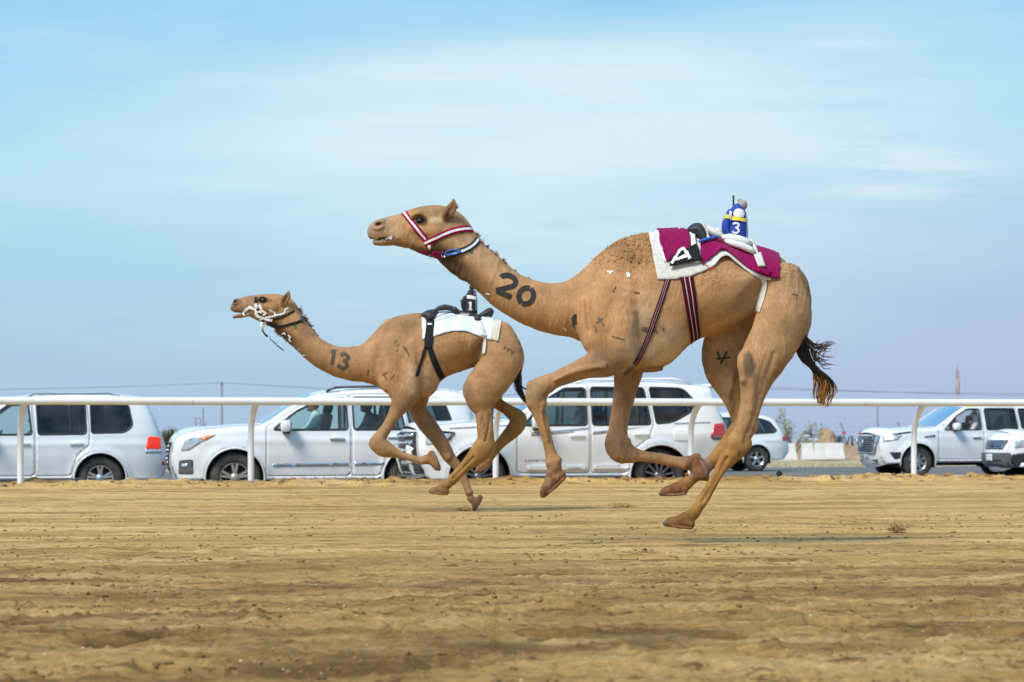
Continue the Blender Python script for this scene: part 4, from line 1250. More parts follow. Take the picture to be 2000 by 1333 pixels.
FH = [(1420, 600, 1520, 600, -40, .6), (1385, 655, 1490, 650, -44, .55), (1371, 682, 1470, 690, -45, .56), (1378, 714, 1455, 730, -44, .62), (1394, 742, 1452, 756, -43, .68), (1411, 775, 1455, 778, -42, .74), (1424, 806, 1464, 802, -41, .78), (1430, 832, 1476, 826, -40, .74),
      (1418, 852, 1466, 848, -40, .74), (1398, 876, 1432, 880, -40, .84), (1376, 902, 1400, 908, -40, .88), (1350, 927, 1369, 933, -39, .9), (1330, 946, 1349, 952, -38, .9)]
fl.chain(pairs(FH, -44, .7), k=12)
f4 = foot(fl, (1293, 970), (1341, 967), (1342, 944), -38, 1, 1.0)
# rump, flank, belly modelling
fl.ell((1538, 575, 30), (38, 56, 24), 18, ang=-0.25); fl.ell((1538, 575, -30), (38, 56, 24), 18, ang=-0.25)
fl.ell((1262, 690, 0), (44, 33, 46), 14)                       # breast bone pad
fl.ell((1268, 722, 0), (28, 6, 18), 5)
fl.ell((1462, 592, 62), (13, 52, 18), 22, sub=True, ang=0.55); fl.ell((1462, 592, -62), (13, 52, 18), 22, sub=True, ang=0.55)    # flank hollow
fl.ell((1136, 600, 62), (9, 52, 14), 16, sub=True, ang=-0.25)    # before the shoulder
for i, x in enumerate(()):
    fl.chain([(*pp(x, 560, 79), 2.2, 1.0), (*pp(x + 6, 600, 77.5), 2.4, 1.0), (*pp(x - 4, 632 - i * 4, 63), 2.0, 1.0)], k=14)
fl.chain([(*pp(1232, 525, 52), 4, 4), (*pp(1212, 580, 66), 4, 4), (*pp(1188, 640, 72), 4, 4)], k=10)      # spine of the shoulder blade
fl.chain([(*pp(1138, 588, 44), 6, 6), (*pp(1142, 630, 50), 7, 7), (*pp(1154, 668, 54), 7, 7)], k=6)       # front edge of the shoulder
fl.ell((*pp(1562, 590, 0)[:2], 30), (12, 18, 10), 10)     # hip bones
# tail dock
fl.chain([(1572, 600, 0, 12, 12), (1577, 630, 0, 8, 8), (1571, 660, 0, 5.5, 5.5), (1570, 688, 0, 4, 4), (1580, 708, 0, 2.5, 2.5)], k=8)
V, F = fl.net(); del fl
F = F[:, ::-1]      # w points at the camera, so the pixel frame is left-handed

def finish_body(V, F, curlmask, amp):
    """woolly relief pushed along the vertex normals"""
    tri = V[F]
    fn = np.cross(tri[:, 2] - tri[:, 0], tri[:, 3] - tri[:, 1])
    vn = np.zeros_like(V)
    for j in range(4): np.add.at(vn, F[:, j], fn)
    vn /= np.linalg.norm(vn, axis=1)[:, None] + 1e-9
    if (vn[:, 1] * (V[:, 1] - V[:, 1].mean())).sum() < 0: vn = -vn
    p = V / 7.0 + 2.0 * np.stack([fbm(V / 14 + 3, 2), fbm(V / 14 + 9, 2), fbm(V / 14 + 5, 2)], -1)
    rid = 1 - 2 * np.abs(fbm(p, 2) - 0.5) * 2
    fold = 1 - np.abs(fbm(np.stack([V[:, 0] / 15.0 / amp + .012 / amp * V[:, 1], V[:, 1] / 60.0 / amp, V[:, 2] / 40.0 / amp], -1) + 4.4, 2) - .5) * 4
    low = (fbm(V / 34.0, 3) - 0.5) * 2.4 * amp + np.clip(fold, 0, 1) ** 3 * 1.9 * amp * sstep(.42, .62, fbm(V / (70.0 * amp) + 1.7, 2))
    return V + vn * (curlmask * (rid - 0.35) * 3.4 * amp + low * 0.7)[:, None], vn

hump = blob(V, (1225, 478), (95, 50), 0.0, 0.6) * (V[:, 1] < 545)
rumpw = blob(V, (1535, 520), (26, 40), 0.5, 0.5) * 0.6
sidew = blob(V, (1385, 540), (55, 26), 0.1, 0.5) * 0.45
curl = np.clip(hump + rumpw + sidew, 0, 1)
V, VN = finish_body(V, F, curl, 1.0)
C = np.tile(C_TAN, (len(V), 1))
up = fbm(V / 55.0, 4)
mixc(C, C_HUMP, 0.35 * sstep(0.45, 0.7, up))
mixc(C, C_HUMP * 1.12, np.clip(hump * 0.85 + rumpw * 0.8 + sidew * 0.5, 0, 1))
mixc(C, C_PALE, 0.75 * blob(V, (1290, 682), (66, 42), 0, 0.6)); mixc(C, C_PALE, 0.5 * blob(V, (1255, 640), (24, 60), 0.15, 0.5))
mixc(C, C_PALE, 0.35 * blob(V, (1235, 680), (14, 50), 0.05, 0.5))
mixc(C, C_GREY, 0.55 * blob(V, (1262, 640), (26, 24), 0, 0.5))
mixc(C, C_PALE * 0.97, 0.35 * blob(V, (930, 500), (80, 18), 0.75, 0.6))
# throat beard, under-neck
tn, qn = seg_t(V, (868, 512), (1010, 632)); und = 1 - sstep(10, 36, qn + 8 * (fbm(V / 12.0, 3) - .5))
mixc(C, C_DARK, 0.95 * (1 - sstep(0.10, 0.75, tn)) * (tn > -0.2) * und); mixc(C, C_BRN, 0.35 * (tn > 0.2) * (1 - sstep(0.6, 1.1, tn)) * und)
# head
mz = 1 - sstep(735, 800, V[:, 0] + 0.2 * (V[:, 1] - 440)); mixc(C, np.array((0.36, 0.24, 0.155)), 0.75 * mz * (V[:, 1] < 500) * (V[:, 0] < 820))
mixc(C, C_BRN, 0.6 * blob(V, (850, 412), (40, 15), 0.0, 0.6)); mixc(C, C_PALE, 0.8 * blob(V, (852, 434), (18, 6), 0.0, 0.6)); mixc(C, C_PALE, 0.35 * blob(V, (776, 458), (18, 14), 0, .5))
mixc(C, C_DARK, 0.9 * blob(V, (823, 435), (15, 10), 0.3, 0.35)); mixc(C, C_DARK * 0.6, 0.95 * blob(V, (741, 440), (6.5, 3.4), -0.3, 0.4))
mixc(C, C_DARK, 0.85 * blob(V, (747, 467.5), (24, 2.3), -0.10, 0.4)); mixc(C, C_GREY * 0.9, 0.7 * blob(V, (741, 474), (19, 6.5), 0, 0.4))
mixc(C, C_DARK * 2, 0.55 * blob(V, (878, 413), (9, 22), 0.35, 0.5)); mixc(C, C_DARK, 0.7 * blob(V, (874, 428), (8, 9), 0.3, 0.5))
mixc(C, C_BRN, 0.5 * blob(V, (800, 483), (40, 6), 0.16, 0.5)); mixc(C, C_DARK, 0.75 * blob(V, (838, 497), (36, 8), 0.3, 0.5))
# limbs
mixc(C, np.array((0.36, 0.205, 0.100)), 0.60 * sstep(680, 760, V[:, 1])); mixc(C, np.array((0.40, 0.245, 0.130)), 0.5 * sstep(1360, 1480, V[:, 0]))
mixc(C, C_BRN, 0.8 * blob(V, (1182, 702), (40, 26), -0.25, 0.5) * (V[:, 2] > 0)); mixc(C, C_BRN, 0.35 * blob(V, (1130, 716), (50, 12), -0.35, 0.6))
mixc(C, np.array((0.31, 0.20, 0.11)), 0.75 * blob(V, (1044, 768), (16, 30), 0, 0.5)); mixc(C, C_YEL * 1.15, 0.4 * blob(V, (1068, 840), (14, 60), -0.2, 0.6))
mixc(C, C_BRN, 0.5 * blob(V, (1205, 878), (26, 22), 0, 0.5)); mixc(C, C_BRN, 0.40 * blob(V, (1222, 770), (26, 50), 0, 0.6))
hl = (V[:, 0] > 1270) & (V[:, 0] < 1500)
lowh, _ = seg_t(V, (1462, 780), (1350, 1000))
mixc(C, C_YEL, 0.88 * sstep(0.05, 0.45, lowh) * hl * (V[:, 1] > 760) * ~((V[:, 2] < 0) & (V[:, 1] < 935) & (V[:, 0] < 1390) & (V[:, 1] > 870) & (V[:, 0] < 1388) & (V[:, 1] - 0.33 * (V[:, 0] - 1230) < 905)))
mixc(C, C_GREY * 0.55, 0.9 * blob(V, (1455, 716), (11, 24), -0.1, 0.3) * (V[:, 2] > 0)); mixc(C, C_GREY * 0.7, 0.6 * blob(V, (1378, 695), (10, 24), 0.1, 0.4) * (V[:, 2] < 0))
mixc(C, C_YEL * 0.9, 0.55 * blob(V, (1502, 745), (14, 40), 0.35, 0.6)); mixc(C, C_YEL * 0.7, 0.75 * blob(V, (1440, 770), (10, 70), 0.15, 0.6) * (V[:, 2] < 10))
for (x, y, r, g_) in ((1438, 740, 13, -1), (1431, 772, 15, -1), (1436, 795, 12, -1), (1446, 858, 12, 1), (1437, 886, 8, 1)):
    mixc(C, C_DARK * 1.4, 0.7 * blob(V, (x, y), (r * .28, r), 0.12, 0.9) * (V[:, 2] * g_ > 0))
for (a, b, ft) in ((f1, 0.9, 1), (f2, 0.9, 1), (f3, 0.75, 1), (f4, 0.75, 1)):
    tx, ty, w, ux, uy, nx, ny, L = a
    c = (tx - ux * 0.45 * L + nx * 0.15 * L, ty - uy * 0.45 * L + ny * 0.15 * L)
    sd_ = np.sign(w) * V[:, 2] > 0
    mixc(C, C_RUST, b * (0.6 + 0.4 * sstep(.35, .65, fbm(V / 9.0, 3))) * blob(V, c, (0.72 * L, 0.55 * L), math.atan2(uy, ux), 0.4) * sd_)
    sole = (V[:, 0] - tx) * nx + (V[:, 1] - ty) * ny
    mixc(C, C_GREY * 0.85, 0.85 * (1 - sstep(0.02 * L, 0.09 * L, sole)) * blob(V, c, (0.75 * L, 0.5 * L), math.atan2(uy, ux), 0.3) * sd_)
mixc(C, C_DARK * 1.3, 0.8 * blob(V, (1224, 728), (14, 6), -0.6, 0.4) * (V[:, 2] > 0)); mixc(C, C_BRN, 0.8 * blob(V, (1280, 722), (34, 5), -0.1, 0.4))
mixc(C, C_DARK * 1.2, 0.9 * sstep(652, 680, V[:, 1]) * (V[:, 0] > 1556))
mixc(C, C_DARK * 1.5, 0.55 * blob(V, (1568, 560), (8, 40), -0.35, 0.5))
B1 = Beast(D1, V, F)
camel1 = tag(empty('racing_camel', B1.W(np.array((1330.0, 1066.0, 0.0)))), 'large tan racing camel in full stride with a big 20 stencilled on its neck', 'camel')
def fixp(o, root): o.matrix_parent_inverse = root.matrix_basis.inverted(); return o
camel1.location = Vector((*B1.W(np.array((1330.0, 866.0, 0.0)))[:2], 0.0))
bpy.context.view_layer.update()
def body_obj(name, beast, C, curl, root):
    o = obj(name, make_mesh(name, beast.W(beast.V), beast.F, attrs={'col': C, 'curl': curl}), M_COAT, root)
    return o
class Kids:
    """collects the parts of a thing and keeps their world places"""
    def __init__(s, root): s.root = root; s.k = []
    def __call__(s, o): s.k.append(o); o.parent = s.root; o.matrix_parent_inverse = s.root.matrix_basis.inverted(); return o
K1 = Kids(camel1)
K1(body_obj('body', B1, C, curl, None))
for ft in (f1, f2, f3, f4):
    n0 = set(bpy.data.objects); nails(None, B1, ft, M_NAIL, 1.0)
    for o in set(bpy.data.objects) - n0: K1(o)
for sg in (1, -1):
    m = MB(); m.ball((0, 0, 0), 1.0, 16, 10)
    c = np.array((*pp(822.5, 434.5, 0)[:2], sg * 23.4))
    K1(obj('eye', make_mesh('eye', B1.W(np.array(m.v) * (8.6, 6.0, 6.0) + c), m.f), M_EYE))
    rts = [((c[0] - 11 + 1.6 * i, c[1] - 3.5 - 3.0 * math.sin(i / 13 * 3.14), sg * 29), (-0.35 + 0.05 * i, 0.15, sg * 0.8), 6, (0, 0.5, 0.1 * sg)) for i in range(14)]
    K1(hair_tufts('eyelashes', B1, rts, M_LASH, None, 0.8))
# painted and branded marks
K1(strokes('stencil_number', B1, xform(FIG2, 990, 557.5, 0.40, 54, 43) + xform(FIG0, 1027.5, 578.5, 0.46, 45, 37), 9.8, M_STAMP, None))
K1(strokes('painted_mark', B1, [[4, (1120, 616), (1123, 628), (1119, 637)], [5, (1124, 614), (1125, 634)], [3, (1117, 620), (1122, 640)]], 4, M_STAMP, None))
K1(strokes('painted_mark', B1, [[3.4, (1402, 687), (1404, 695), (1406, 704)], [3.8, (1420, 687), (1407.5, 710.5)], [3.2, (1399, 701), (1413, 700), (1427, 698.5)]], 3.5, M_STAMP, None))
for _ln in [[2.2, (1168, 620), (1180, 638)], [2.0, (1165, 632), (1177, 622)], [2.6, (1162, 636), (1165, 648)], [2.0, (1197, 572), (1203, 560)], [2.6, (1238, 571), (1249, 573)], [1.6, (1196, 657), (1220, 664)], [1.8, (1546, 575), (1558, 577)], [1.8, (1552, 571), (1555, 585)]]: K1(strokes('brand_mark', B1, [_ln], 2, M_BRAND, None))
for _ln in [[6, (1253, 643), (1268, 645)], [5, (1276, 646), (1284, 648)], [3, (1296, 641), (1295, 647)], [2, (1256, 640), (1283, 641)]]: K1(strokes('brand_mark', B1, [_ln], 4, M_BRAND, None))
K1(strokes('dye_spot', B1, [[9, (918, 491), (923, 490)]], 9, M_GREEN, None))
for ln in ([[5, (753, 466), (760, 463), (767, 461)], [7, (760, 463), (766, 464)]], [[5, (1224, 534), (1228, 537), (1227, 542)], [3, (1186, 532), (1198, 531)], [4, (1190, 534), (1194, 535)]], [[3, (1102, 640), (1106, 646)], [3, (950, 573), (957, 575)]]):
    K1(strokes('foam_fleck', B1, ln, 4, M_FOAM, None, off=1.8))
K1(strokes('teeth', B1, [[4, (731, 464), (739, 468)]], 4, M_TOOTH, None, off=1.0))
# wool tufts, mane and throat hair
def surf_tufts(beast, n, x0, x1, y0, y1, mask, L, lean, jit, seed):
    r_ = np.random.default_rng(seed); out = []
    idx = np.where((beast.V[:, 0] > x0) & (beast.V[:, 0] < x1) & (beast.V[:, 1] > y0) & (beast.V[:, 1] < y1) & (mask > 0.25))[0]
    if len(idx) == 0: return out
    for i in r_.choice(idx, n):
        nrm = VN[i]
        d = nrm * 0.7 + np.array(lean) + r_.normal(0, jit, 3)
        out.append((beast.V[i] - nrm * 1.0, d, L * r_.uniform(0.5, 1.4), r_.normal(0, 0.5, 3)))
    return out
M_WOOL = simple('hump_wool', (0.50, 0.29, 0.125), 0.85, var=0.45, scale=45)
K1(hair_tufts('hump_wool', B1, surf_tufts(B1, 1600, 1120, 1330, 430, 545, hump * (0.3 + rng.random(len(hump))), 2.9, (0.75, 0.35, 0), 0.45, 1), M_WOOL, None, 1.5))
def mane(beast, pts, n, L, seed, K, mat=M_MANE, lean=(0.6, -0.5), spread=9):
    r_ = np.random.default_rng(seed); out = []
    pts = np.array(pts, float); tt = np.linspace(0, len(pts) - 1, 400)
    for _ in range(n):
        k = r_.random() * (len(pts) - 1); i = min(int(k), len(pts) - 2); p = pts[i] + (pts[i + 1] - pts[i]) * (k - i)
        w = r_.normal(0, spread * 0.35)
        cl = 0.45 + 0.9 * vnoise(np.array([k * 4.2, seed, 0.0])) ** 2
        out.append(((p[0], p[1] + 3 + 0.03 * w * w, w), (lean[0] + r_.normal(0, .18), lean[1] + r_.normal(0, .22), r_.normal(0, .25)), L * cl * r_.uniform(0.6, 1.3), (0.25, r_.normal(0, .2), 0)))
    K(hair_tufts('mane', beast, out, mat, None, 1.2))
mane(B1, [(890, 422), (910, 440), (924, 456), (936, 471), (950, 483), (968, 498), (990, 518)], 340, 10, 3, K1)
mane(B1, [(990, 518), (1015, 537), (1049, 550)], 90, 7, 4, K1)
r_ = np.random.default_rng(9)
th = [((868 + 90 * t, 510 + 76 * t, r_.normal(0, 8)), (-0.1 + r_.normal(0, .2), 1.0, r_.normal(0, .3)), 9 * r_.uniform(.5, 1.2) * (1 - 0.7 * t), (-0.2, 0, 0)) for t in r_.random(260) ** 1.3]
K1(hair_tufts('throat_hair', B1, th, simple('throat_hair', (0.10, 0.052, 0.024), 0.85, var=0.4, scale=40), None, 0.9))
K1(hair_tufts('ear_hair', B1, [((889 + r_.normal(0, 2), 404 + 10 * r_.random(), 36 + r_.normal(0, 2)), (0.8, -0.3 + r_.normal(0, .3), 0.2), 5, (0.2, -0.3, 0)) for _ in range(40)], M_MANE, None, 0.6))
# tail switch: a dark wavy hank with loose golden ends
def hank(name, beast, spine, n, spread, r, mat, K, seed, wav=4.0, t0=0.0, t1=1.0, flare=0.0):
    r_ = np.random.default_rng(seed); sp_ = np.array(spine, float)
    mb = MB()
    for _ in range(n):
        off = r_.normal(0, 1, 2) * spread; ph = r_.random() * 6.28; s0 = t0 + 0.25 * r_.random() * (t1 - t0); s1 = t1 - 0.35 * r_.random() ** 2 * (t1 - t0)
        pts = []
        for q in range(12):
            t = s0 + (s1 - s0) * q / 11; k = t * (len(sp_) - 1); i = min(int(k), len(sp_) - 2); f = k - i
            p0, p1, p2, p3 = sp_[max(i - 1, 0)], sp_[i], sp_[i + 1], sp_[min(i + 2, len(sp_) - 1)]
            p = 0.5 * (2 * p1 + (p2 - p0) * f + (2 * p0 - 5 * p1 + 4 * p2 - p3) * f * f + (-p0 + 3 * p1 - 3 * p2 + p3) * f ** 3)
            g = (0.35 + 0.9 * math.sin(min(t, 1) * 2.6)) * (1 + flare * t)
            w_ = math.sin(t * 13 + ph) * wav * 0.4 * t
            pts.append((p[0] + (off[0]) * g + w_, p[1] + off[0] * 0.5 * g + 0.4 * w_, off[1] * g))
        pw = beast.W(np.array(pts))
        rr = r / beast.s
        mb.tube([tuple(p) for p in pw], list(rr * np.array([1, 1, 1, 1, 1, .95, .9, .85, .75, .6, .45, .2])), 4, cap=False)
    K(mb.build(name, mat, None, smooth=True, fix=False))
TS = [(1571, 650), (1566, 672), (1567, 692), (1578, 710), (1594, 723), (1606, 738), (1612, 756), (1608, 774), (1605, 792)]
hank('tail_hair', B1, TS, 150, 7.0, 1.5, M_TAILB, K1, 5, 4, 0.0, 0.80)
hank('tail_tip', B1, TS, 90, 6.0, 1.1, M_TAILG, K1, 6, 5, 0.60, 1.0, 0.3)
fly = MB(); r_ = np.random.default_rng(12)
for _ in range(34):
    k = r_.random(); x0, y0 = 1570 + 18 * k, 655 + 45 * k
    ex, ey = 1597 + 32 * r_.random(), 668 + 48 * r_.random() * (0.4 + k)
    w = r_.normal(0, 4)
    pts = [(x0, y0, w), (x0 + (ex - x0) * .35, y0 + 16 * (1 - k * .4), w), (x0 + (ex - x0) * .7, (y0 + ey) / 2 + 10, w * 1.4), (ex, ey - 3, w * 1.6), (ex + 6, ey - 6 * r_.random(), w * 1.7)]
    fly.tube([tuple(p) for p in B1.W(np.array(pts))], [0.0035, 0.0032, 0.0028, 0.002, 0.0006], 4, cap=False)
K1(fly.build('loose_tail_hair', simple('tail_brown', (0.16, 0.075, 0.025), 0.7, var=0.4, scale=40), None, smooth=True, fix=False))
# ------------------------------------------------------------------ the smaller camel behind (number 13)
D2 = 21.0
fl = Field((440, 560, -68), (1040, 1010, 68), 1.5)
fl.columns([(688, 679, 743, 22), (702, 675, 745, 24), (716, 666, 748, 27), (730, 651, 752, 30), (746, 633, 760, 33), (764, 622, 766, 38), (780, 617, 770, 44), (800, 613, 773, 48), (822, 612, 774, 50), (845, 611, 762, 52), (858, 611, 747, 52), (873, 611, 736, 52), (897, 612, 727, 52), (925, 616, 718, 49), (950, 621, 711, 45), (975, 628, 708, 40), (998, 643, 722, 30)], 4, 0.42, 15)
NK = [(566, 592, 538, 642, 0, .62), (580, 606, 552, 657, 0, .70), (591, 621, 562, 668, 0, .76), (604, 638, 578, 682, 0, .78), (620, 656, 592, 697, 0, .78), (640, 669.5, 616, 716, 0, .80), (660, 677, 643, 731, 0, .82), (682, 679.5, 671, 741, 0, .80), (696, 680, 690, 744, 0, .74)]
fl.chain(pairs(NK, 0, .8), k=7)
HD = [(459, 593, 460, 607, 0, 1.0), (467, 584.5, 469, 612, 0, .86), (482, 580, 482, 615, 0, .78), (498, 577, 497, 621, 0, .68), (516, 575, 514, 629, 0, .62), (534, 574, 530, 638, 0, .56), (550, 577, 546, 641, 0, .56), (562, 588, 556, 640, 0, .62)]
fl.chain(pairs(HD, 0, .7), k=5)
fl.ell((532, 601, 0), (25, 20, 22), 7)
fl.chain([(459, 598, 0, 6, 9), (456, 603, 0, 5, 8.5), (459, 607, 0, 3.4, 8)], k=3)
fl.chain([(482, 614, 0, 5, 8.5), (468, 617, 0, 4, 7.5), (457, 620, 0, 2.6, 5)], k=2.5)
fl.chain([(492, 608, 0, .7, 18), (478, 611, 0, .9, 18), (464, 612.5, 0, 1.6, 18), (448, 611.5, 0, 2.2, 18)], k=1.2, sub=True)
for sg in (-1, 1):
    fl.ell((464, 590, sg * 9.5), (8.5, 6, 5), 3.5, ang=-0.4); fl.ell((461.5, 590, sg * 14.5), (5.2, 2.5, 4), 1.6, sub=True, ang=-0.4)
    fl.chain([(*pp(505, 585, sg * 16), 3.3, 3.3), (*pp(514, 581.5, sg * 18), 4, 4), (*pp(526, 586, sg * 18), 3.3, 3.3)], k=5)
    fl.ell((*pp(516, 588, 0)[:2], sg * 22), (8, 5.6, 4.6), 3.2, sub=True, ang=0.2)
    fl.chain([(*pp(505, 597, sg * 15), 3.3, 3.3), (*pp(520, 600, sg * 17), 4, 3.3), (*pp(536, 602, sg * 18.5), 5, 4)], k=6)
    fl.ell((540, 622, sg * 10.5), (17, 14, 9), 6)
    fl.chain([(*pp(550, 596, sg * 16), 5, 4.5), (*pp(555, 589, sg * 20), 7, 4.6), (*pp(560.5, 581, sg * 23), 6.6, 4), (*pp(563, 575, sg * 24), 4, 2.8), (*pp(563.5, 569.5, sg * 24.5), 1.6, 1.6)], k=3)
    fl.chain([(*pp(554, 594, sg * 25), 2, 3.2), (*pp(559, 583, sg * 28), 3.4, 3.6), (*pp(562, 577, sg * 28), 2, 2.6)], k=1.8, sub=True)
    w = sg * 30
    fl.chain([(*pp(790, 650, w * .7), 24, 14), (*pp(780, 690, w * .95), 28, 16), (*pp(770, 728, w * 1.05), 27, 17), (*pp(782, 762, w * 1.1), 25, 16)], k=14)
    fl.ell((*pp(755, 738, w * .8)[:2], w * .8), (16, 27, 16), 12)
    fl.chain([(*pp(806, 672, w * 1.0), 15, 16), (*pp(802, 722, w * 1.46), 17, 15), (*pp(800, 766, w * 1.42), 16, 13)], k=4.5)
    fl.ell((1000, 690, sg * 20), (22, 36, 16), 12, ang=-0.3)
    fl.ell((934, 690, sg * 41), (8, 34, 12), 14, sub=True, ang=0.5)
fl.ell((742, 712, 42), (6, 32, 10), 10, sub=True, ang=-0.25)
fl.ell((828, 752, 0), (26, 24, 30), 12)
NF = [(768, 760, 818, 775, 36, .66), (766, 776, 808, 790, 36, .72), (762, 797, 794, 799, 35, .78), (755, 815, 779, 818, 34, .82), (746, 832, 767, 836, 33, .84), (733, 850, 757, 851, 32, .88), (723, 866, 755, 862, 32, .84), (733, 882, 764, 869, 32, .84), (752, 887.5, 774, 875.5, 32, .86), (781, 896.5, 788, 882, 31, .88), (808, 903.5, 811, 890, 30, .9), (824, 907.5, 826, 891, 30, .92), (838, 904, 836, 888, 30, .9)]
fl.chain(pairs(NF, 33, .8), k=6)
fl.ell((738, 869, 32), (15, 13, 12), 4, ang=0.4)
fl.ell((*pp(812, 775, 38)[:2], 38), (9, 8, 9), 4, ang=-0.5)
g1 = foot(fl, (861, 914), (848, 881), (833, 897), 30, 1, .66)
FF = [(786, 770, 840, 770, -33, .6), (797, 797, 832, 794, -33, .7), (816, 829, 852, 829, -32, .76), (841, 861, 869, 850, -31, .80), (857, 884, 882, 874, -30, .86), (867, 898, 889, 890, -30, .84), (882, 912, 900, 906, -30, .86), (895, 929, 909, 922, -29, .88), (904, 950, 917, 945, -28, .9), (909, 965, 924, 961, -28, .92)]
fl.chain(pairs(FF, -32, .8), k=5)
for (x_, y_, w_, r_) in ((729, 862, 34, (6, 7, 7)), (742, 882, 34, (7, 5, 7)), (826, 901, 31, (6, 6, 7)), (876, 892, -22, (7, 8, 6)), (916, 962, -26, (6, 6, 7)), (960, 866, 28, (5, 6, 5)), (936, 872, 36, (5, 6, 4)), (1022, 815, -24, (5, 6, 6)), (883, 938, 27, (6, 6, 7))):
    fl.ell(pp(x_, y_, w_), r_, 3.0)
g2 = foot(fl, (930, 998), (944, 972), (919, 973), -28, 1, .66)
NH = [(950, 655, 1005, 655, 22, .62), (944, 690, 1021, 692, 27, .58), (936, 716, 1014, 718, 29, .56), (920, 736, 998, 742, 30, .54), (906.5, 757, 980, 764, 30, .56), (911, 778, 969, 783, 29, .62), (925, 800, 964, 800, 28, .70), (931, 832, 963, 832, 27, .74), (932, 858, 965, 858, 26, .74), (921, 880, 962, 878, 26, .70), (908, 899, 937, 898, 26, .82), (893, 916, 912, 919, 26, .88), (875, 933, 894, 939, 25, .9)]
NH = [(*r[:4], r[4] + (5 if i < 5 else 1), r[5]) for i, r in enumerate(NH)]
fl.chain(pairs(NH, 28, .7), k=5.5)
fl.ell((*pp(916, 762, 38)[:2], 38), (12, 18, 9), 6); fl.ell((952, 872, 27), (9, 9, 7), 4)
for g_ in ([(958, 812, 38), (953, 840, 36), (948, 862, 36)], [(925, 893, 36), (903, 916, 34), (885, 935, 33)]):
    fl.chain([(*pp(q_[0], q_[1], q_[2] + 1.2), 1.1, 2.6) for q_ in g_], 4.5, sub=True)
g3 = foot(fl, (841, 964), (874, 968), (884, 940), 25, 1, .66)
FH = [(925, 700, 990, 700, -27, .6), (945, 745, 990, 740, -28, .6), (961, 793, 975, 772, -28, .66), (982, 808, 997, 791, -28, .72), (996, 824, 1026, 811, -28, .72), (991, 840, 1022, 832, -28, .8), (970, 862, 991, 864, -28, .86), (950, 889, 969, 886, -27, .9), (944, 902, 961, 899, -27, .9)]
fl.chain(pairs(FH, -28, .7), k=7)
g4 = foot(fl, (933, 925), (957, 911), (950, 896), -27, 1, .66)
for i, x in enumerate(()):
    fl.chain([(*pp(x, 668, 50), 1.6, .8), (*pp(x + 4, 694, 49.5), 1.7, .8), (*pp(x - 3, 712 - i * 3, 41), 1.4, .8)], k=9)
fl.chain([(*pp(742, 706, 30), 4, 4), (*pp(744, 734, 33), 5, 5), (*pp(752, 760, 36), 5, 5)], k=4)
fl.chain([(1012, 690, 0, 8, 8), (1017, 710, 0, 5, 5), (1014, 735, 0, 3.6, 3.6), (1014, 752, 0, 2.5, 2.5)], k=5)
V, F = fl.net(); del fl
F = F[:, ::-1]
hump = blob(V, (790, 630), (52, 24), -0.25, 0.6); curl = np.clip(hump * 0.35, 0, 1)
V, VN = finish_body(V, F, curl, 0.62)
CT2 = np.array((0.39, 0.215, 0.098))
C = np.tile(CT2, (len(V), 1)); mixc(C, np.array((0.33, 0.195, 0.100)), 0.6 * sstep(745, 790, V[:, 1]))
mixc(C, C_HUMP, 0.35 * sstep(0.42, 0.7, fbm(V / 38.0, 4))); mixc(C, C_BRN * 1.4, 0.5 * hump)
mixc(C, C_PALE, 0.5 * blob(V, (838, 745), (34, 28), 0, .6)); mixc(C, C_PALE, 0.35 * blob(V, (806, 745), (10, 34), 0, .5))
mixc(C, C_HUMP * 0.85, 0.55 * blob(V, (905, 675), (45, 34), 0, .6))
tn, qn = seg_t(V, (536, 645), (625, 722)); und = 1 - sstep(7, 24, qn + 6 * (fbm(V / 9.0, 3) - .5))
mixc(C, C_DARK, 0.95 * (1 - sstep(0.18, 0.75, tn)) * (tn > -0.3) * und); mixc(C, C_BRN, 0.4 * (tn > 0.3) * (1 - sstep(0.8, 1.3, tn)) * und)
mixc(C, np.array((0.27, 0.165, 0.105)), 0.7 * (1 - sstep(462, 505, V[:, 0])) * (V[:, 1] < 630))
mixc(C, C_DARK, 0.92 * blob(V, (516, 588), (10.5, 6.5), .2, .35)); mixc(C, C_DARK * .6, 0.95 * blob(V, (461.5, 590), (4.5, 2.6), -.3, .4)); mixc(C, C_DARK, .8 * blob(V, (468, 611.5), (18, 1.8), .05, .4))
mixc(C, C_DARK * 1.3, 0.75 * blob(V, (558, 584), (6, 15), .4, .5)); mixc(C, C_DARK, 0.6 * blob(V, (530, 636), (22, 6), .25, .5)); mixc(C, C_BRN * .8, .5 * blob(V, (460, 619), (10, 4), 0, .4))
mixc(C, C_BRN, 0.6 * blob(V, (787, 782), (22, 20), .3, .5) * (V[:, 2] > 0)); mixc(C, C_BRN, 0.4 * blob(V, (738, 866), (17, 15), 0, .5)); mixc(C, C_BRN, .45 * blob(V, (845, 845), (20, 60), -.55, .6) * (V[:, 2] < 0))
mixc(C, C_GREY * .8, 0.65 * blob(V, (915, 758), (10, 16), 0, .4)); 
hl = (V[:, 0] > 835) & (V[:, 1] > 780) & ~((V[:, 2] < 0) & (V[:, 0] < 905 + .6 * (V[:, 1] - 900)) & (V[:, 2] > -45) & (V[:, 0] - 795 < .78 * (V[:, 1] - 770)) & (V[:, 2] < -5) & (V[:, 0] < 948) & (V[:, 1] < 1005) & (np.abs(V[:, 0] - (812 + .62 * (V[:, 1] - 800))) < 32))
mixc(C, C_YEL * .9, 0.8 * sstep(800, 890, V[:, 1]) * hl * (V[:, 2] > 0)); mixc(C, C_YEL * .8, 0.8 * hl * (V[:, 2] < 0) * (V[:, 0] > 935))
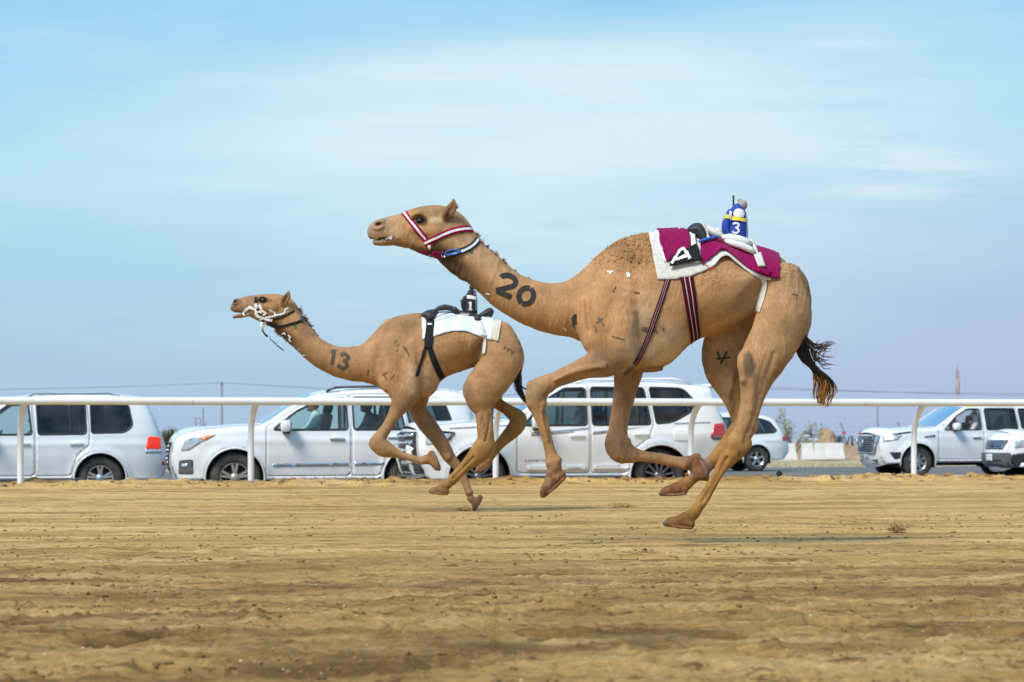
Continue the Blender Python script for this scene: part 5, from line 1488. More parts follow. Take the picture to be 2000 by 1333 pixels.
for (x, y, rr) in ((941, 818, 9), (945, 832, 7), (964, 800, 10), (966, 840, 9), (992, 822, 12), (980, 802, 10)):
    mixc(C, C_DARK * 1.3, 0.6 * blob(V, (x, y), (rr * .3, rr), .1, .9))
for a in (g1, g2, g3, g4):
    tx, ty, w, ux, uy, nx, ny, L = a
    c = (tx - ux * 0.45 * L + nx * 0.15 * L, ty - uy * 0.45 * L + ny * 0.15 * L); sd_ = np.sign(w) * V[:, 2] > 0
    mixc(C, np.array((0.21, 0.105, 0.048)), 0.7 * blob(V, c, (0.72 * L, 0.55 * L), math.atan2(uy, ux), 0.4) * sd_)
    sole = (V[:, 0] - tx) * nx + (V[:, 1] - ty) * ny
    mixc(C, C_GREY * 0.85, 0.8 * (1 - sstep(0.02 * L, 0.09 * L, sole)) * blob(V, c, (0.75 * L, 0.5 * L), math.atan2(uy, ux), 0.3) * sd_)
mixc(C, C_DARK, .9 * sstep(714, 735, V[:, 1]) * (V[:, 0] > 1008) * (np.abs(V[:, 2]) < 10))
mixc(C, np.array((0.30, 0.10, 0.02)), 0.8 * blob(V, (823, 615), (5, 6), 0, .5))
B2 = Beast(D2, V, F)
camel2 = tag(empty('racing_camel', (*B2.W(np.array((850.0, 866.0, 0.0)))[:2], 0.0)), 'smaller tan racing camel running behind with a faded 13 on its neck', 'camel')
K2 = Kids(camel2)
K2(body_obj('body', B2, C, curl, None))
for ft in (g1, g2, g3, g4):
    n0 = set(bpy.data.objects); nails(None, B2, ft, M_NAIL, .66)
    for o in set(bpy.data.objects) - n0: K2(o)
for sg in (1, -1):
    m = MB(); m.ball((0, 0, 0), 1.0, 14, 9); c = np.array((*pp(516, 588, 0)[:2], sg * 16.0))
    K2(obj('eye', make_mesh('eye', B2.W(np.array(m.v) * (6.2, 4.7, 4.0) + c), m.f), M_EYE))
K2(strokes('stencil_number', B2, xform(FIG1, 650, 698, 0.20, 34, 33) + xform(FIG3, 671, 706, 0.24, 32, 32), 6.6, M_FADED, None, .9, 1.5))
for _ln in [[2.0, (786 + i * 3.0, 677 + i * 3.8), (795 + i * 1.2, 681 + i * 4.2)] for i in range(5)] + [[1.3, (771, 668), (777, 666)], [1.3, (776, 676), (779, 672)], [1.3, (773, 688), (777, 684)], [1.8, (746, 734), (757, 727)], [1.6, (749, 730), (755, 742)], [1.6, (763, 740), (770, 733)], [2.2, (720, 722), (718, 734)]]: K2(strokes('brand_mark', B2, [_ln], 2, M_BRAND, None, .8, 1.5))
for _ln in [[2, (985, 677), (1002, 687)], [1.8, (987, 677), (984, 683)], [1.8, (993, 681), (990, 688)], [1.8, (1001, 687), (998, 693)]]: K2(strokes('brand_mark', B2, [_ln], 2, M_BRAND, None, .8, 1.5))
K2(strokes('dye_spot', B2, [[7, (575, 640), (579, 639)]], 7, M_GREEN, None, .9, 1.5))
def mane2(pts, n, L, seed): mane(B2, pts, n, L, seed, K2, M_MANE2, (0.6, -0.5), 6)
M_MANE2 = simple('dark_mane_hair', (0.10, 0.055, 0.03), 0.85, var=0.4, scale=50)
mane2([(566, 592), (580, 606), (591, 621), (604, 638), (620, 656)], 260, 8, 13)
mane2([(586, 616), (594, 628), (604, 638)], 120, 12, 14)
r_ = np.random.default_rng(19)
th = [((536 + 60 * t, 643 + 52 * t, r_.normal(0, 5)), (-0.3 + r_.normal(0, .25), 0.8, r_.normal(0, .3)), 6 * r_.uniform(.5, 1.2) * (1 - .6 * t), (-0.2, 0, 0)) for t in r_.random(160)]
K2(hair_tufts('throat_hair', B2, th, M_MANE2, None, .7))
M_WOOL2 = simple('hump_wool_brown', (0.36, 0.205, 0.10), 0.85, var=0.4, scale=45)
wool2 = surf_tufts(B2, 260, 735, 826, 600, 640, hump, 2.0, (0.7, 0.2, 0), 0.5, 2)
K2(hair_tufts('hump_wool', B2, wool2, M_WOOL2, None, 1.0))
TS2 = [(1018, 710), (1014, 732), (1013, 748), (1015, 762), (1021, 776), (1030, 790)]
hank('tail_hair', B2, TS2, 70, 3.0, 1.0, M_TAILB, K2, 7, 3, 0.0, 1.0)
hank('loose_tail_hair', B2, [(1014, 745), (1019, 757), (1027, 760), (1036, 757)], 14, 2.2, .6, M_TAILB, K2, 8, 3, 0.0, 1.0, .6)
# strings of foam flung over the jaw and throat
FM = [[5, (474, 613), (482, 604), (488, 600), (494, 603)], [4, (494, 603), (505, 609), (514, 607)], [5.5, (499, 594), (502, 603), (500, 614), (505, 618)], [4.5, (506, 596), (512, 605), (509, 612)], [4, (512, 606), (520, 612), (514, 616)],
      [2.6, (526, 605), (536, 610), (538, 616), (548, 615), (557, 611), (556, 605), (564, 602)], [2.6, (518, 620), (530, 619), (540, 616)], [4.5, (513, 621), (524, 625), (532, 626)], [4, (502, 618), (512, 620), (508, 626)], [3, (486, 612), (480, 618), (474, 612)], [3.5, (511, 630), (520, 633), (516, 629)]]
for ln in FM:
    K2(strokes('foam_string', B2, [ln], 4, M_FOAM, None, 1.6, 1.5))
for ln in ([2.2, (551, 653), (555, 650), (558, 654)], [2.6, (563, 655), (568, 658), (564, 664), (569, 667)], [1.8, (575, 684), (578, 688)], [2, (585, 688), (589, 694), (590, 700)]):
    K2(strokes('foam_string', B2, [ln], 3, M_FOAM, None, 1.2, 1.5))
# ================================================================== harness, saddles and robot jockeys
def cloth_mat(name, stops, axis=1, rough=0.8, weave=400.0, sheen=0.05, fold=0.0):
    """fabric with woven stripes along the strip: stops = [(v, colour), ...] with hard edges"""
    m, nt, b = mat_new(name)
    uvn = N(nt, 'ShaderNodeUVMap'); uvn.uv_map = 'UVMap'
    sp_ = N(nt, 'ShaderNodeSeparateXYZ'); lk(nt, uvn.outputs[0], sp_.inputs[0])
    rp = N(nt, 'ShaderNodeValToRGB'); rp.color_ramp.interpolation = 'CONSTANT'
    while len(rp.color_ramp.elements) < len(stops): rp.color_ramp.elements.new(0.5)
    for e, (p, c) in zip(rp.color_ramp.elements, stops): e.position = p; e.color = (*c, 1)
    lk(nt, sp_.outputs[axis], rp.inputs[0])
    tcn = N(nt, 'ShaderNodeTexCoord')
    nz = setin(N(nt, 'ShaderNodeTexNoise'), Scale=60.0, Detail=6.0); lk(nt, tcn.outputs['Object'], nz.inputs[0])
    mr = N(nt, 'ShaderNodeMapRange'); mr.inputs[1].default_value = .3; mr.inputs[2].default_value = .7; mr.inputs[3].default_value = .82; mr.inputs[4].default_value = 1.14
    lk(nt, nz.outputs[0], mr.inputs[0])
    vm = N(nt, 'ShaderNodeVectorMath', operation='SCALE'); lk(nt, rp.outputs[0], vm.inputs[0]); lk(nt, mr.outputs[0], vm.inputs['Scale'])
    lk(nt, vm.outputs[0], b.inputs['Base Color'])
    b.inputs['Roughness'].default_value = rough; b.inputs['Sheen Weight'].default_value = sheen
    b.inputs['Specular IOR Level'].default_value = 0.08
    wv = setin(N(nt, 'ShaderNodeTexNoise'), Scale=weave, Detail=2.0); lk(nt, tcn.outputs['Object'], wv.inputs[0])
    bp = setin(N(nt, 'ShaderNodeBump'), Strength=.35, Distance=.003); lk(nt, wv.outputs[0], bp.inputs['Height']); lk(nt, bp.outputs[0], b.inputs['Normal'])
    return m
MAROON, WHITE, BLACKC = (0.27, 0.006, 0.035), (0.78, 0.79, 0.84), (0.018, 0.018, 0.020)
MAGENTA = (0.25, 0.002, 0.075)
M_HALT = cloth_mat('halter_webbing', [(0.0, MAROON), (0.33, WHITE), (0.67, MAROON)])
M_NECKB = cloth_mat('neck_webbing', [(0.0, (.03, .035, .05)), (0.30, WHITE), (0.66, (.03, .035, .05))])
M_GIRTH = cloth_mat('girth_webbing', [(0.0, (0.065, 0.004, 0.011)), (0.27, (.55, .42, .45)), (0.34, (0.065, 0.004, 0.011)), (0.64, (.55, .42, .45)), (0.71, (0.065, 0.004, 0.011))])
M_MAG = cloth_mat('magenta_velvet', [(0.0, MAGENTA), (1.0, MAGENTA)], sheen=0.12)
M_FELT = cloth_mat('white_felt', [(0.0, (.62, .60, .54)), (1.0, (.62, .60, .54))], rough=.95)
M_WHT2 = cloth_mat('white_cotton', [(0.0, (.76, .77, .80)), (1.0, (.76, .77, .80))])
M_STRIPE = cloth_mat('pale_striped_cotton', [(0.0, (.70, .76, .85)), (.14, (.76, .80, .86)), (.30, (.62, .72, .86)), (.42, (.77, .80, .86)), (.55, (.64, .73, .86)), (.68, (.77, .80, .86)), (.84, (.68, .75, .86))], axis=0)
M_BLKW = cloth_mat('black_webbing', [(0.0, BLACKC), (1.0, BLACKC)])
M_BLK = simple('black_leather', (.022, .022, .024), .55, var=.3, scale=40, bump=.3, bscale=150)
M_BLUE = simple('blue_jersey', (.010, .052, .34), .75, var=.2, scale=60, bump=.4, bscale=120)
M_BLUES = simple('blue_strap', (.012, .12, .55), .7)
M_YEL = simple('yellow_tape', (.80, .62, .02), .6)
M_PALEC = simple('pale_canvas', (.66, .62, .55), .85, var=.18, scale=25, bump=.35, bscale=80)
M_WPAD = simple('white_padding', (.72, .70, .68), .85, var=.12, scale=30, bump=.4, bscale=70)
M_GREYB = simple('grey_sock', (.34, .30, .29), .85, var=.15, scale=60, bump=.4, bscale=200)
M_CHROME = simple('steel_ring', (.75, .75, .76), .2, metal=1.0)
M_BLKP = simple('black_cloth', (.020, .018, .022), .8, var=.3, scale=60, bump=.4, bscale=120)
M_TAN = cloth_mat('tan_felt', [(0.0, (.60, .55, .45)), (1.0, (.60, .55, .45))], rough=.95)
M_LETTER = simple('letter_white', (.74, .72, .72), .8)

def resamp(path, n):
    p = np.array(path, float); 
    q = []
    for i in range(len(p) - 1):
        p0, p1, p2, p3 = p[max(i - 1, 0)], p[i], p[i + 1], p[min(i + 2, len(p) - 1)]
        for j in range(12):
            t = j / 12
            q.append(0.5 * (2 * p1 + (p2 - p0) * t + (2 * p0 - 5 * p1 + 4 * p2 - p3) * t * t + (-p0 + 3 * p1 - 3 * p2 + p3) * t ** 3))
    q.append(p[-1]); q = np.array(q)
    d = np.r_[0, np.cumsum(np.linalg.norm(np.diff(q[:, :2], axis=0), axis=1))]
    s_ = np.linspace(0, d[-1], n)
    return np.stack([np.interp(s_, d, q[:, k]) for k in range(q.shape[1])], 1)

def band(name, beast, path, width, mat, parent, off=1.5, mode='top', n=None, thick=0.004, m=5):
    """strap along a pixel path; 'top' closes over the far side at the first point, 'bottom' at the last, 'ring' at both"""
    L = sum(math.hypot(b[0] - a[0], b[1] - a[1]) for a, b in zip(path[:-1], path[1:]))
    P_ = [(*p, 0) if len(p) == 2 else p for p in path]
    wd = [width if len(p) == 2 else p[2] for p in path]
    q = resamp([(p[0], p[1], w) for p, w in zip(path, wd)], n or max(6, int(L / 4)))
    tg = np.gradient(q[:, :2], axis=0); tg /= np.linalg.norm(tg, axis=1)[:, None] + 1e-9
    nm = np.stack([-tg[:, 1], tg[:, 0]], 1)
    near = [[beast.hit(*(q[i, :2] + nm[i] * (j / (m - 1) - .5) * q[i, 2]), off) for j in range(m)] for i in range(len(q))]
    far = [[Vector((p.x, p.y, -p.z)) for p in row] for row in near]
    if mode == 'near': G = near
    elif mode == 'top': G = far[::-1] + near
    elif mode == 'bottom': G = near + far[::-1]
    else: G = far[::-1] + near + [far[-1]]
    return grid_mesh(name, G, mat, beast, parent, thick)

def patch(name, beast, corners, mat, parent, off=3.0, n=10, m=10, thick=0.004, wr=0.0):
    """quad cloth panel: corners clockwise from the top left, in pixels"""
    a, b, c, d = [np.array(q, float) for q in corners]
    G = []
    for i in range(n):
        v = i / (n - 1); row = []
        for j in range(m):
            u = j / (m - 1)
            p = (a * (1 - u) + b * u) * (1 - v) + (d * (1 - u) + c * u) * v
            o_ = off + wr * (fbm(np.array([p[0] * .12, p[1] * .12, 3.0]), 2) - .5) * 2
            row.append(beast.hit(p[0], p[1], o_))
        G.append(row)
    return grid_mesh(name, G, mat, beast, parent, thick)

def drape(name, beast, cols, edge, mat, parent, off=2.0, nu=40, nv=22, slant=(0, 0), yc=560.0, wr=0.0, lift=None, thick=0.006, wf=(.10, .06), far=True):
    """cloth lying over the back between two pixel columns, hanging to the pixel edge curve on both sides"""
    ex = [e[0] for e in edge]; ey = [e[1] for e in edge]
    G = []
    for i in range(nu):
        u = i / (nu - 1); px = cols[0] + (cols[1] - cols[0]) * u
        sl = slant[0] + (slant[1] - slant[0]) * u
        yb = np.interp(px + sl, ex, ey)
        sec = []
        for k in range(46):
            phi = math.radians(0.3 + 3.0 * k)
            frac = min(1.0, k / 30.0)
            h = beast.radial(px + sl * frac, yc, phi, off)
            if h is None: continue
            sec.append(h)
            if HOR + (h.y - HOR) / (1 - h.z / FPX) > yb: break
        sec = np.array([tuple(p) for p in sec])
        d = np.r_[0, np.cumsum(np.linalg.norm(np.diff(sec, axis=0), axis=1))]
        s_ = np.linspace(0, d[-1], nv)
        pts = np.stack([np.interp(s_, d, sec[:, k]) for k in range(3)], 1)
        for j in range(nv):
            v = j / (nv - 1)
            o_ = 0.0
            if wr: o_ += wr * (fbm(np.array([px * wf[0], j * wf[1] * 6 / (nv / 22), off]), 3) - .35) * 2 * (0.3 + 0.7 * v)
            if lift: o_ += lift(px, v)
            c = np.array((pts[j][0], yc, 0.0)); dv = pts[j] - c; dv /= np.linalg.norm(dv) + 1e-9
            pts[j] = pts[j] + dv * o_
        fr = pts[::-1].copy(); fr[:, 2] *= -1
        G.append([tuple(p) for p in (np.concatenate([fr[:-1], pts]) if far else pts)])
    return grid_mesh(name, G, mat, beast, parent, thick)

def sdf_part(name, beast, fill, lo, hi, h, mat, parent):
    f_ = Field(lo, hi, h); fill(f_); v, q = f_.net()
    return obj(name, make_mesh(name, beast.W(v), q[:, ::-1]), mat, parent), Beast(beast.D, v, q[:, ::-1])
def tube_px(name, beast, pts, r, mat, parent, n=8, smooth=True):
    m = MB(); pw = beast.W(np.array(pts, float))
    rr = (np.array(r) if not isinstance(r, (int, float)) else np.full(len(pts), r)) / beast.s
    m.tube([tuple(p) for p in pw], list(rr), n)
    return m.build(name, mat, parent, smooth=smooth)
def disc(name, beast, cx, cy, r, mat, parent, off=1.2, ry=None):
    ry = ry or r
    G = [[beast.hit(cx + r * k / 4 * math.cos(t), cy + ry * k / 4 * math.sin(t), off) for t in np.linspace(0, 2 * math.pi, 19)] for k in (0.02, 1, 2, 3, 4)]
    return grid_mesh(name, G, mat, beast, parent, .002)
def ring_px(name, beast, c, r, tr, mat, parent):
    m = MB(); p = beast.W(np.array(c, float)); R = r / beast.s
    pts = [(p[0] + R * math.cos(t), p[1], p[2] + R * math.sin(t)) for t in np.linspace(0, 2 * math.pi, 17)]
    m.tube(pts, tr / beast.s, 6, cap=False)
    return m.build(name, mat, parent, smooth=True)

def thing_at(name, beast, x, y, label, cat):
    o = tag(empty(name, beast.W(np.array((x, y, 0.0)))), label, cat)
    return o, Kids(o)

# ---------------------------------------------------------------- halter of the larger camel
halter, K = thing_at('halter', B1, 845, 495, 'maroon and white webbing halter buckled round the head of the large camel', 'halter')
K(band('noseband', B1, [(785, 410), (791, 418.5), (801, 431), (815, 448), (829, 464), (834, 471)], 11.5, M_HALT, None, 1.6, 'top'))
K(band('cheek_strap', B1, [(833, 470), (838, 482), (843, 494)], 10, M_HALT, None, 1.7, 'bottom'))
K(band('head_strap', B1, [(928, 446), (920, 447.5), (905, 448), (888, 451), (868, 458), (848, 467), (829, 476)], 12.5, M_HALT, None, 2.2, 'top'))
K(patch('chin_pad', B1, [(845, 491), (864, 491), (866, 502), (846, 503)], M_MAG, None, 2.5, 6, 8))
K(band('chin_strap', B1, [(846, 498), (832, 499), (814, 494)], 6, M_MAG, None, 1.5, 'bottom'))
K(ring_px('ring', B1, tuple(B1.hit(843, 499, 3.0)), 4.2, .8, M_CHROME, None)); K(ring_px('ring', B1, tuple(B1.hit(867, 498, 3.5)), 4.6, .8, M_CHROME, None))
K(patch('webbing_square', B1, [(836, 480), (841.5, 478.5), (843, 484.5), (837.5, 486)], M_LETTER, None, 2.8, 4, 4, .002))
neckb, K = thing_at('neck_band', B1, 900, 495, 'dark neck band with a white stripe tied by a blue cord on the large camel', 'neck band')
K(band('webbing', B1, [(940, 460), (934, 467), (927, 477), (914, 486), (898, 492), (882, 496), (866, 499)], 12.5, M_NECKB, None, 2.0, 'top'))
K(tube_px('blue_cord', B1, [tuple(B1.hit(x, y, 4)) for x, y in ((868, 497), (876, 490.5), (886, 489), (895, 491), (898, 494), (892, 497), (880, 498), (870, 500))], 1.5, M_BLUES, None))
K(tube_px('knot', B1, [tuple(B1.hit(x, y, 4)) for x, y in ((897, 489), (898.5, 493), (897, 497))], 2.2, M_BLUES, None))

# ---------------------------------------------------------------- saddle of the larger camel
saddle, K = thing_at('racing_saddle', B1, 1400, 480, 'magenta velvet racing saddle over white felt on the large camel', 'saddle')
EF = [(1266, 546), (1286, 545), (1325, 542), (1349, 539.5), (1377, 528), (1398, 519), (1410, 504), (1424, 503), (1445, 519), (1479, 542), (1509, 548)]
def lift1(px, v): return 9.0 * math.exp(-((px - 1416) / 26) ** 2) * max(0, v - .45) / .55
K(drape('felt_pad', B1, (1266, 1506), EF, M_FELT, None, 2.2, 62, 24, (19, 0), 556, .7, lift1))
K(drape('front_cover', B1, (1284, 1343), [(1290, 508), (1360, 505)], M_MAG, None, 7.0, 40, 24, (27, 14), 556, 2.0, lambda px, v: (1.2 + 2.6 * v) * (math.sin(px * .50 + 1.6 * math.sin(v * 4 + px * .11)) + .5 * math.sin(px * .93 + 5 * v)), .006, (.13, .10)))
K(drape('cover_border', B1, (1280, 1286), [(1280, 506), (1315, 509)], M_WHT2, None, 4.5, 6, 22, (27, 26), 556, 1.0))
K(drape('cover_trim', B1, (1343, 1352.5), [(1340, 512), (1372, 511)], M_WHT2, None, 9.5, 8, 24, (17, 18), 556, .8))
K(patch('black_panel', B1, [(1312, 503), (1360, 481), (1370, 512), (1307, 524)], M_BLKW, None, 12.5, 10, 14, .006, 1.5))
ltr = strokes('letter', B1, [[(1311, 520), (1327, 493), (1332, 490.5), (1336, 493), (1347, 511)], [(1318.5, 512), (1331, 508.5), (1342, 504)]], 5.6, M_LETTER, None, 15.5, 2.0, 0.0)
K(ltr)
K(drape('rear_cover', B1, (1366, 1519), [(1366, 516), (1380, 509), (1392, 501), (1407, 492), (1418, 493), (1427, 499), (1452, 516), (1475, 530), (1503, 541), (1523, 541)], M_MAG, None, 5.5, 56, 22, (4, 5), 552, 1.6, lambda px, v: lift1(px, v) + (1.9 * v * math.sin(px * .33 + 2 * math.sin(v * 3 + px * .05)) if px > 1476 else .5 * math.sin(px * .2 + v * 3)), .006, (.09, .05)))
K(band('cover_hem', B1, [(1478, 528), (1490, 532), (1504, 537)], 9, M_MAG, None, 9.5, 'near'))
def f_pad(f): f.chain([(1349, 452, 0, 9, 36), (1361, 451, 0, 15, 40), (1369, 462, 0, 15, 42), (1372, 472, 0, 9, 44)], 4)
o, _b = sdf_part('black_pad', B1, f_pad, (1325, 425, -60), (1400, 500, 60), 2.0, M_BLK, None); K(o)
def f_bag(f):
    f.chain([(1375, 447, 0, 9, 26), (1388, 455, 0, 12, 30), (1401, 462, 0, 11, 30), (1411, 466, 0, 7, 24)], 4); f.ell((1402, 453, 12), (9, 6, 12), 3, ang=.5); f.chain([(1371, 440, 22, 3, 6), (1380, 470, 34, 4, 6)], 3)
o, bag = sdf_part('white_bag', B1, f_bag, (1355, 425, -45), (1430, 490, 60), 1.6, M_PALEC, None); K(o)
K(strokes('marker_writing', bag, [[1.0, (1375, 452), (1381, 458)], [.9, (1374, 457), (1376, 460)], [.9, (1377, 463), (1380, 467)], [.9, (1374, 463), (1374, 466)]], 1, M_STAMP, None, .6, 1.5))
K(tube_px('blue_strap', B1, [tuple(B1.hit(x, y, 13)) for x, y in ((1364, 478), (1380, 473), (1396, 470), (1407, 469))], 2.6, M_BLUES, None))
K(tube_px('wine_wedge', B1, [tuple(B1.hit(x, y, 12)) for x, y in ((1399, 474), (1408, 477), (1418, 483))], [2, 5, 1.5], simple('wine_velvet', (.16, .004, .03), .8), None))
for sg in (1, -1):
    K(tube_px('padded_roll', B1, [(1408, 468, sg * 26), (1422, 467, sg * 30), (1438, 471, sg * 33), (1454, 476, sg * 34), (1463, 481, sg * 32)], [6, 7.6, 8, 7.6, 5.5], M_WPAD, None, 12))
    K(tube_px('padded_roll', B1, [(1412, 474, sg * 36), (1428, 480, sg * 42), (1444, 485, sg * 46), (1459, 492, sg * 48), (1468, 499, sg * 48)], [4, 6.4, 7, 6.4, 4.5], M_WPAD, None, 12))
def f_wedge(f): f.chain([(1465, 474, 0, 6, 30), (1470, 488, 0, 8, 40), (1474, 499, 0, 6, 46)], 3)
o, _b = sdf_part('white_cantle', B1, f_wedge, (1448, 460, -60), (1492, 512, 60), 1.8, M_PALEC, None); K(o)
K(patch('strap_tab', B1, [(1470, 502), (1484, 498), (1493, 524), (1479, 525)], M_FELT, None, 11.5, 8, 5))
K(band('flank_strap', B1, [(1486, 533), (1492, 548), (1493, 563), (1487, 586), (1478, 611)], 11.5, M_FELT, None, 2.0, 'near'))
K(band('girth_strap', B1, [(1337, 520, 26), (1345, 565, 25), (1352, 615, 22), (1357, 650, 20.5), (1358.5, 664, 19), (1359, 672, 19)], 24, M_GIRTH, None, 2.2, 'bottom', None, .005, 7))
K(band('breast_strap', B1, [(1312, 522, 11), (1297, 570, 10.5), (1278, 625, 10), (1261, 672, 9.5), (1246, 703, 9), (1238, 712, 8)], 10, M_GIRTH, None, 2.2, 'near', None, .005, 5))
K(strokes('loose_thread', B1, [[.8, (1368, 515), (1378, 520), (1388, 527), (1395, 526), (1401, 529)], [.8, (1374, 514), (1384, 525), (1384, 531)], [.8, (1380, 520), (1390, 524), (1399, 524)]], 1, simple('red_thread', (.5, .02, .03), .8), None, 4.0))

# ---------------------------------------------------------------- robot jockey of the larger camel
robot, K = thing_at('robot_jockey', B1, 1440, 470, 'small robot jockey in a blue jersey with a white 3 and yellow tape', 'robot jockey')
def f_jersey(f):
    f.chain([(1441, 411, 0, 13, 13), (1441, 424, 0, 17.5, 18), (1441, 442, 0, 19.5, 20), (1440, 460, 0, 21, 21), (1439, 474, 0, 21, 21)], 3)
    f.chain([(1426, 416, 5, 7, 10), (1419, 432, 8, 8, 11), (1417, 447, 9, 8.5, 11), (1421, 460, 8, 7, 10)], 4)
    f.ell((1438, 526, 0), (70, 52, 70), 2, sub=True, ang=.14)
    for x in (1428, 1450):
        f.chain([(x, 436, 24, 1.2, 2.5), (x + 2, 464, 25, 1.6, 3)], 3, sub=True)
o, RB = sdf_part('jersey', B1, f_jersey, (1400, 396, -30), (1470, 480, 34), 1.1, M_BLUE, None); K(o)
def f_ball(f): f.ell((1450, 401, 0), (10, 10, 10), 2); f.chain([(1446, 393, 0, 4, 4), (1443, 390.5, 0, 2.5, 3), (1441, 391.5, 0, 1.3, 2)], 2.5)
o, _b = sdf_part('knotted_ball', B1, f_ball, (1434, 384, -14), (1466, 416, 14), 0.9, M_GREYB, None); K(o)
K(tube_px('antenna', B1, [(1432.3, 382, 2), (1432.2, 394, 2), (1432.6, 412, 2)], [1.9, 1.9, 1.6], M_BLK, None))
K(tube_px('antenna_collar', B1, [(1433.5, 404, 2), (1432, 408, 2), (1430, 413, 3)], [3.0, 2.9, 2.0], M_YEL, None))
K(disc('white_badge', RB, 1443, 418, 11.5, M_LETTER, None, 1.2, 10))
K(strokes('yellow_tape', RB, [[7, (1430, 426.5), (1442, 428), (1455, 431)]], 7, M_YEL, None, 2.4, 1.5))
K(strokes('yellow_tape', RB, [[7, (1411, 425.5), (1417, 424), (1424, 424)]], 7, M_YEL, None, 2.0, 1.5))
K(strokes('number', RB, xform(FIG3, 1437.5, 446, 0.08, 21, 23), 3.6, M_LETTER, None, 1.6, 1.2))
K(strokes('white_strap', RB, [[4, (1427, 413), (1426, 422), (1427, 431)]], 4, M_LETTER, None, 1.6, 1.5))
K(strokes('side_piping', RB, [[1.6, (1456, 420), (1458.5, 440), (1458, 464)]], 1.6, M_LETTER, None, 1.0, 1.5))

# ---------------------------------------------------------------- smaller camel
halter2, K = thing_at('halter', B2, 520, 630, 'thin black halter with a dangling lead on the smaller camel', 'halter')
K(band('noseband', B2, [(500.5, 578), (500, 586), (500, 596), (503, 608), (509, 620), (514, 628)], 6, M_BLKW, None, 1.2, 'ring', 16, .004, 4))
K(band('head_strap', B2, [(579, 606), (570, 610), (558, 617), (544, 622), (528, 626)], 4, M_BLKW, None, 1.2, 'top', 14, .004, 4))
K(band('throat_strap', B2, [(591, 623), (588, 628), (572, 632.5), (555, 637), (540, 638.5), (524, 636)], 5, M_BLKW, None, 1.4, 'top', 18, .004, 4))
K(tube_px('knot', B2, [tuple(B2.hit(x, y, 2.5)) for x, y in ((589, 620), (590.5, 625), (588, 630))], 2.6, M_BLK, None))
K(tube_px('foam_clump', B2, [(512, 630, 8), (512.5, 638, 8), (514, 644, 8)], [3.5, 3.2, 2.4], M_FOAM, None))
K(tube_px('lead_end', B2, [(512.5, 643, 7), (515.5, 650, 7), (520, 655.5, 7), (523, 658, 7)], [1.3, 1.6, 2.0, 2.4], M_BLK, None))
K(ring_px('snap_ring', B2, (525.5, 659.5, 7), 2.2, .7, M_CHROME, None))
K(tube_px('cord', B2, [(527, 662, 7), (534, 668, 7), (543, 677, 7), (555, 685.5, 7)], [.7, .7, .7, 1.0], M_BLK, None, 5)); K(tube_px('cord', B2, [(527, 661, 6), (536, 668.5, 6), (546, 677.5, 6), (555, 685, 6)], .5, M_BLK, None, 5))

sad2, K = thing_at('racing_saddle', B2, 900, 615, 'pale striped saddle cloth with black harness on the smaller camel', 'saddle')
E2 = [(824, 663), (836, 660), (851, 655), (867, 649.5), (890, 644.5), (912, 646.5), (938, 657), (958, 663), (968, 661)]
K(drape('felt_lining', B2, (823, 852), [(820, 664), (856, 656)], M_TAN, None, 1.2, 12, 18, (2, 0), 672, .3))
K(drape('saddle_cloth', B2, (826, 966), E2, M_STRIPE, None, 2.4, 48, 20, (1, -5), 670, 1.0))
K(drape('felt_end', B2, (964, 985), [(940, 661), (966, 664), (985, 667)], M_TAN, None, 2.0, 12, 18, (-7, -12), 672, .4))
def f_front(f):
    f.chain([(829, 617, 0, 7, 26), (838, 615, 0, 9, 28), (849, 612, 0, 8, 24)], 3); f.ell((841, 621, 22), (11, 9, 8), 3)
o, _b = sdf_part('front_pad', B2, f_front, (815, 598, -36), (865, 640, 36), 1.2, M_BLK, None); K(o)
for sg in (1, -1):
    K(tube_px('side_rail', B2, [(848, 611, sg * 14), (858, 603, sg * 15), (870, 600.5, sg * 15), (882, 603, sg * 15), (893, 608, sg * 14), (900, 613, sg * 14)], [3.5, 4.5, 5, 4.5, 4, 3.5], M_BLK, None, 10))
    K(tube_px('cable', B2, [(850, 624, sg * 33), (864, 617, sg * 30), (878, 613, sg * 26), (890, 612, sg * 22)], 1.0, M_BLK, None, 6))
def f_cradle(f): f.chain([(886, 609, 0, 5, 18), (905, 613, 0, 5.5, 20), (925, 617, 0, 5.5, 20), (938, 621, 0, 5, 18)], 3); f.ell((889, 607, 17), (5, 7, 5), 3); f.ell((933, 624, 22), (7, 7, 6), 3)
o, CR = sdf_part('cradle', B2, f_cradle, (872, 594, -32), (952, 640, 34), 1.2, M_BLK, None); K(o)
K(strokes('white_plate', CR, [[4, (899, 613.5), (916, 615.5)], ], 4, M_LETTER, None, 1.2, 1.5))
def f_flap(f): f.chain([(938, 618, 0, 5, 12), (948, 613, 0, 6.5, 13), (957, 609, 0, 7.5, 11), (958, 616, 0, 4, 11)], 3)
o, _b = sdf_part('rear_flap', B2, f_flap, (928, 596, -20), (972, 630, 20), 1.2, M_BLK, None); K(o)
K(band('harness_strap', B2, [(841, 626, 17), (840, 645, 16), (838, 662, 17), (836, 681, 14)], 16, M_BLKW, None, 3.2, 'near', None, .005))
K(band('girth_strap', B2, [(839, 678, 10), (846, 700, 12), (856, 724, 12.5), (865, 741, 12), (869, 747, 11)], 12, M_BLKW, None, 1.8, 'bottom', None, .005))
K(band('breast_strap', B2, [(832, 677, 6), (825, 700, 5.5), (818, 720, 5.5), (813, 735, 5)], 5.5, M_BLKW, None, 1.8, 'near', None, .005))
K(patch('buckle', B2, [(835, 632), (845, 632), (845, 637), (835, 637)], M_CHROME, None, 5.5, 4, 5))
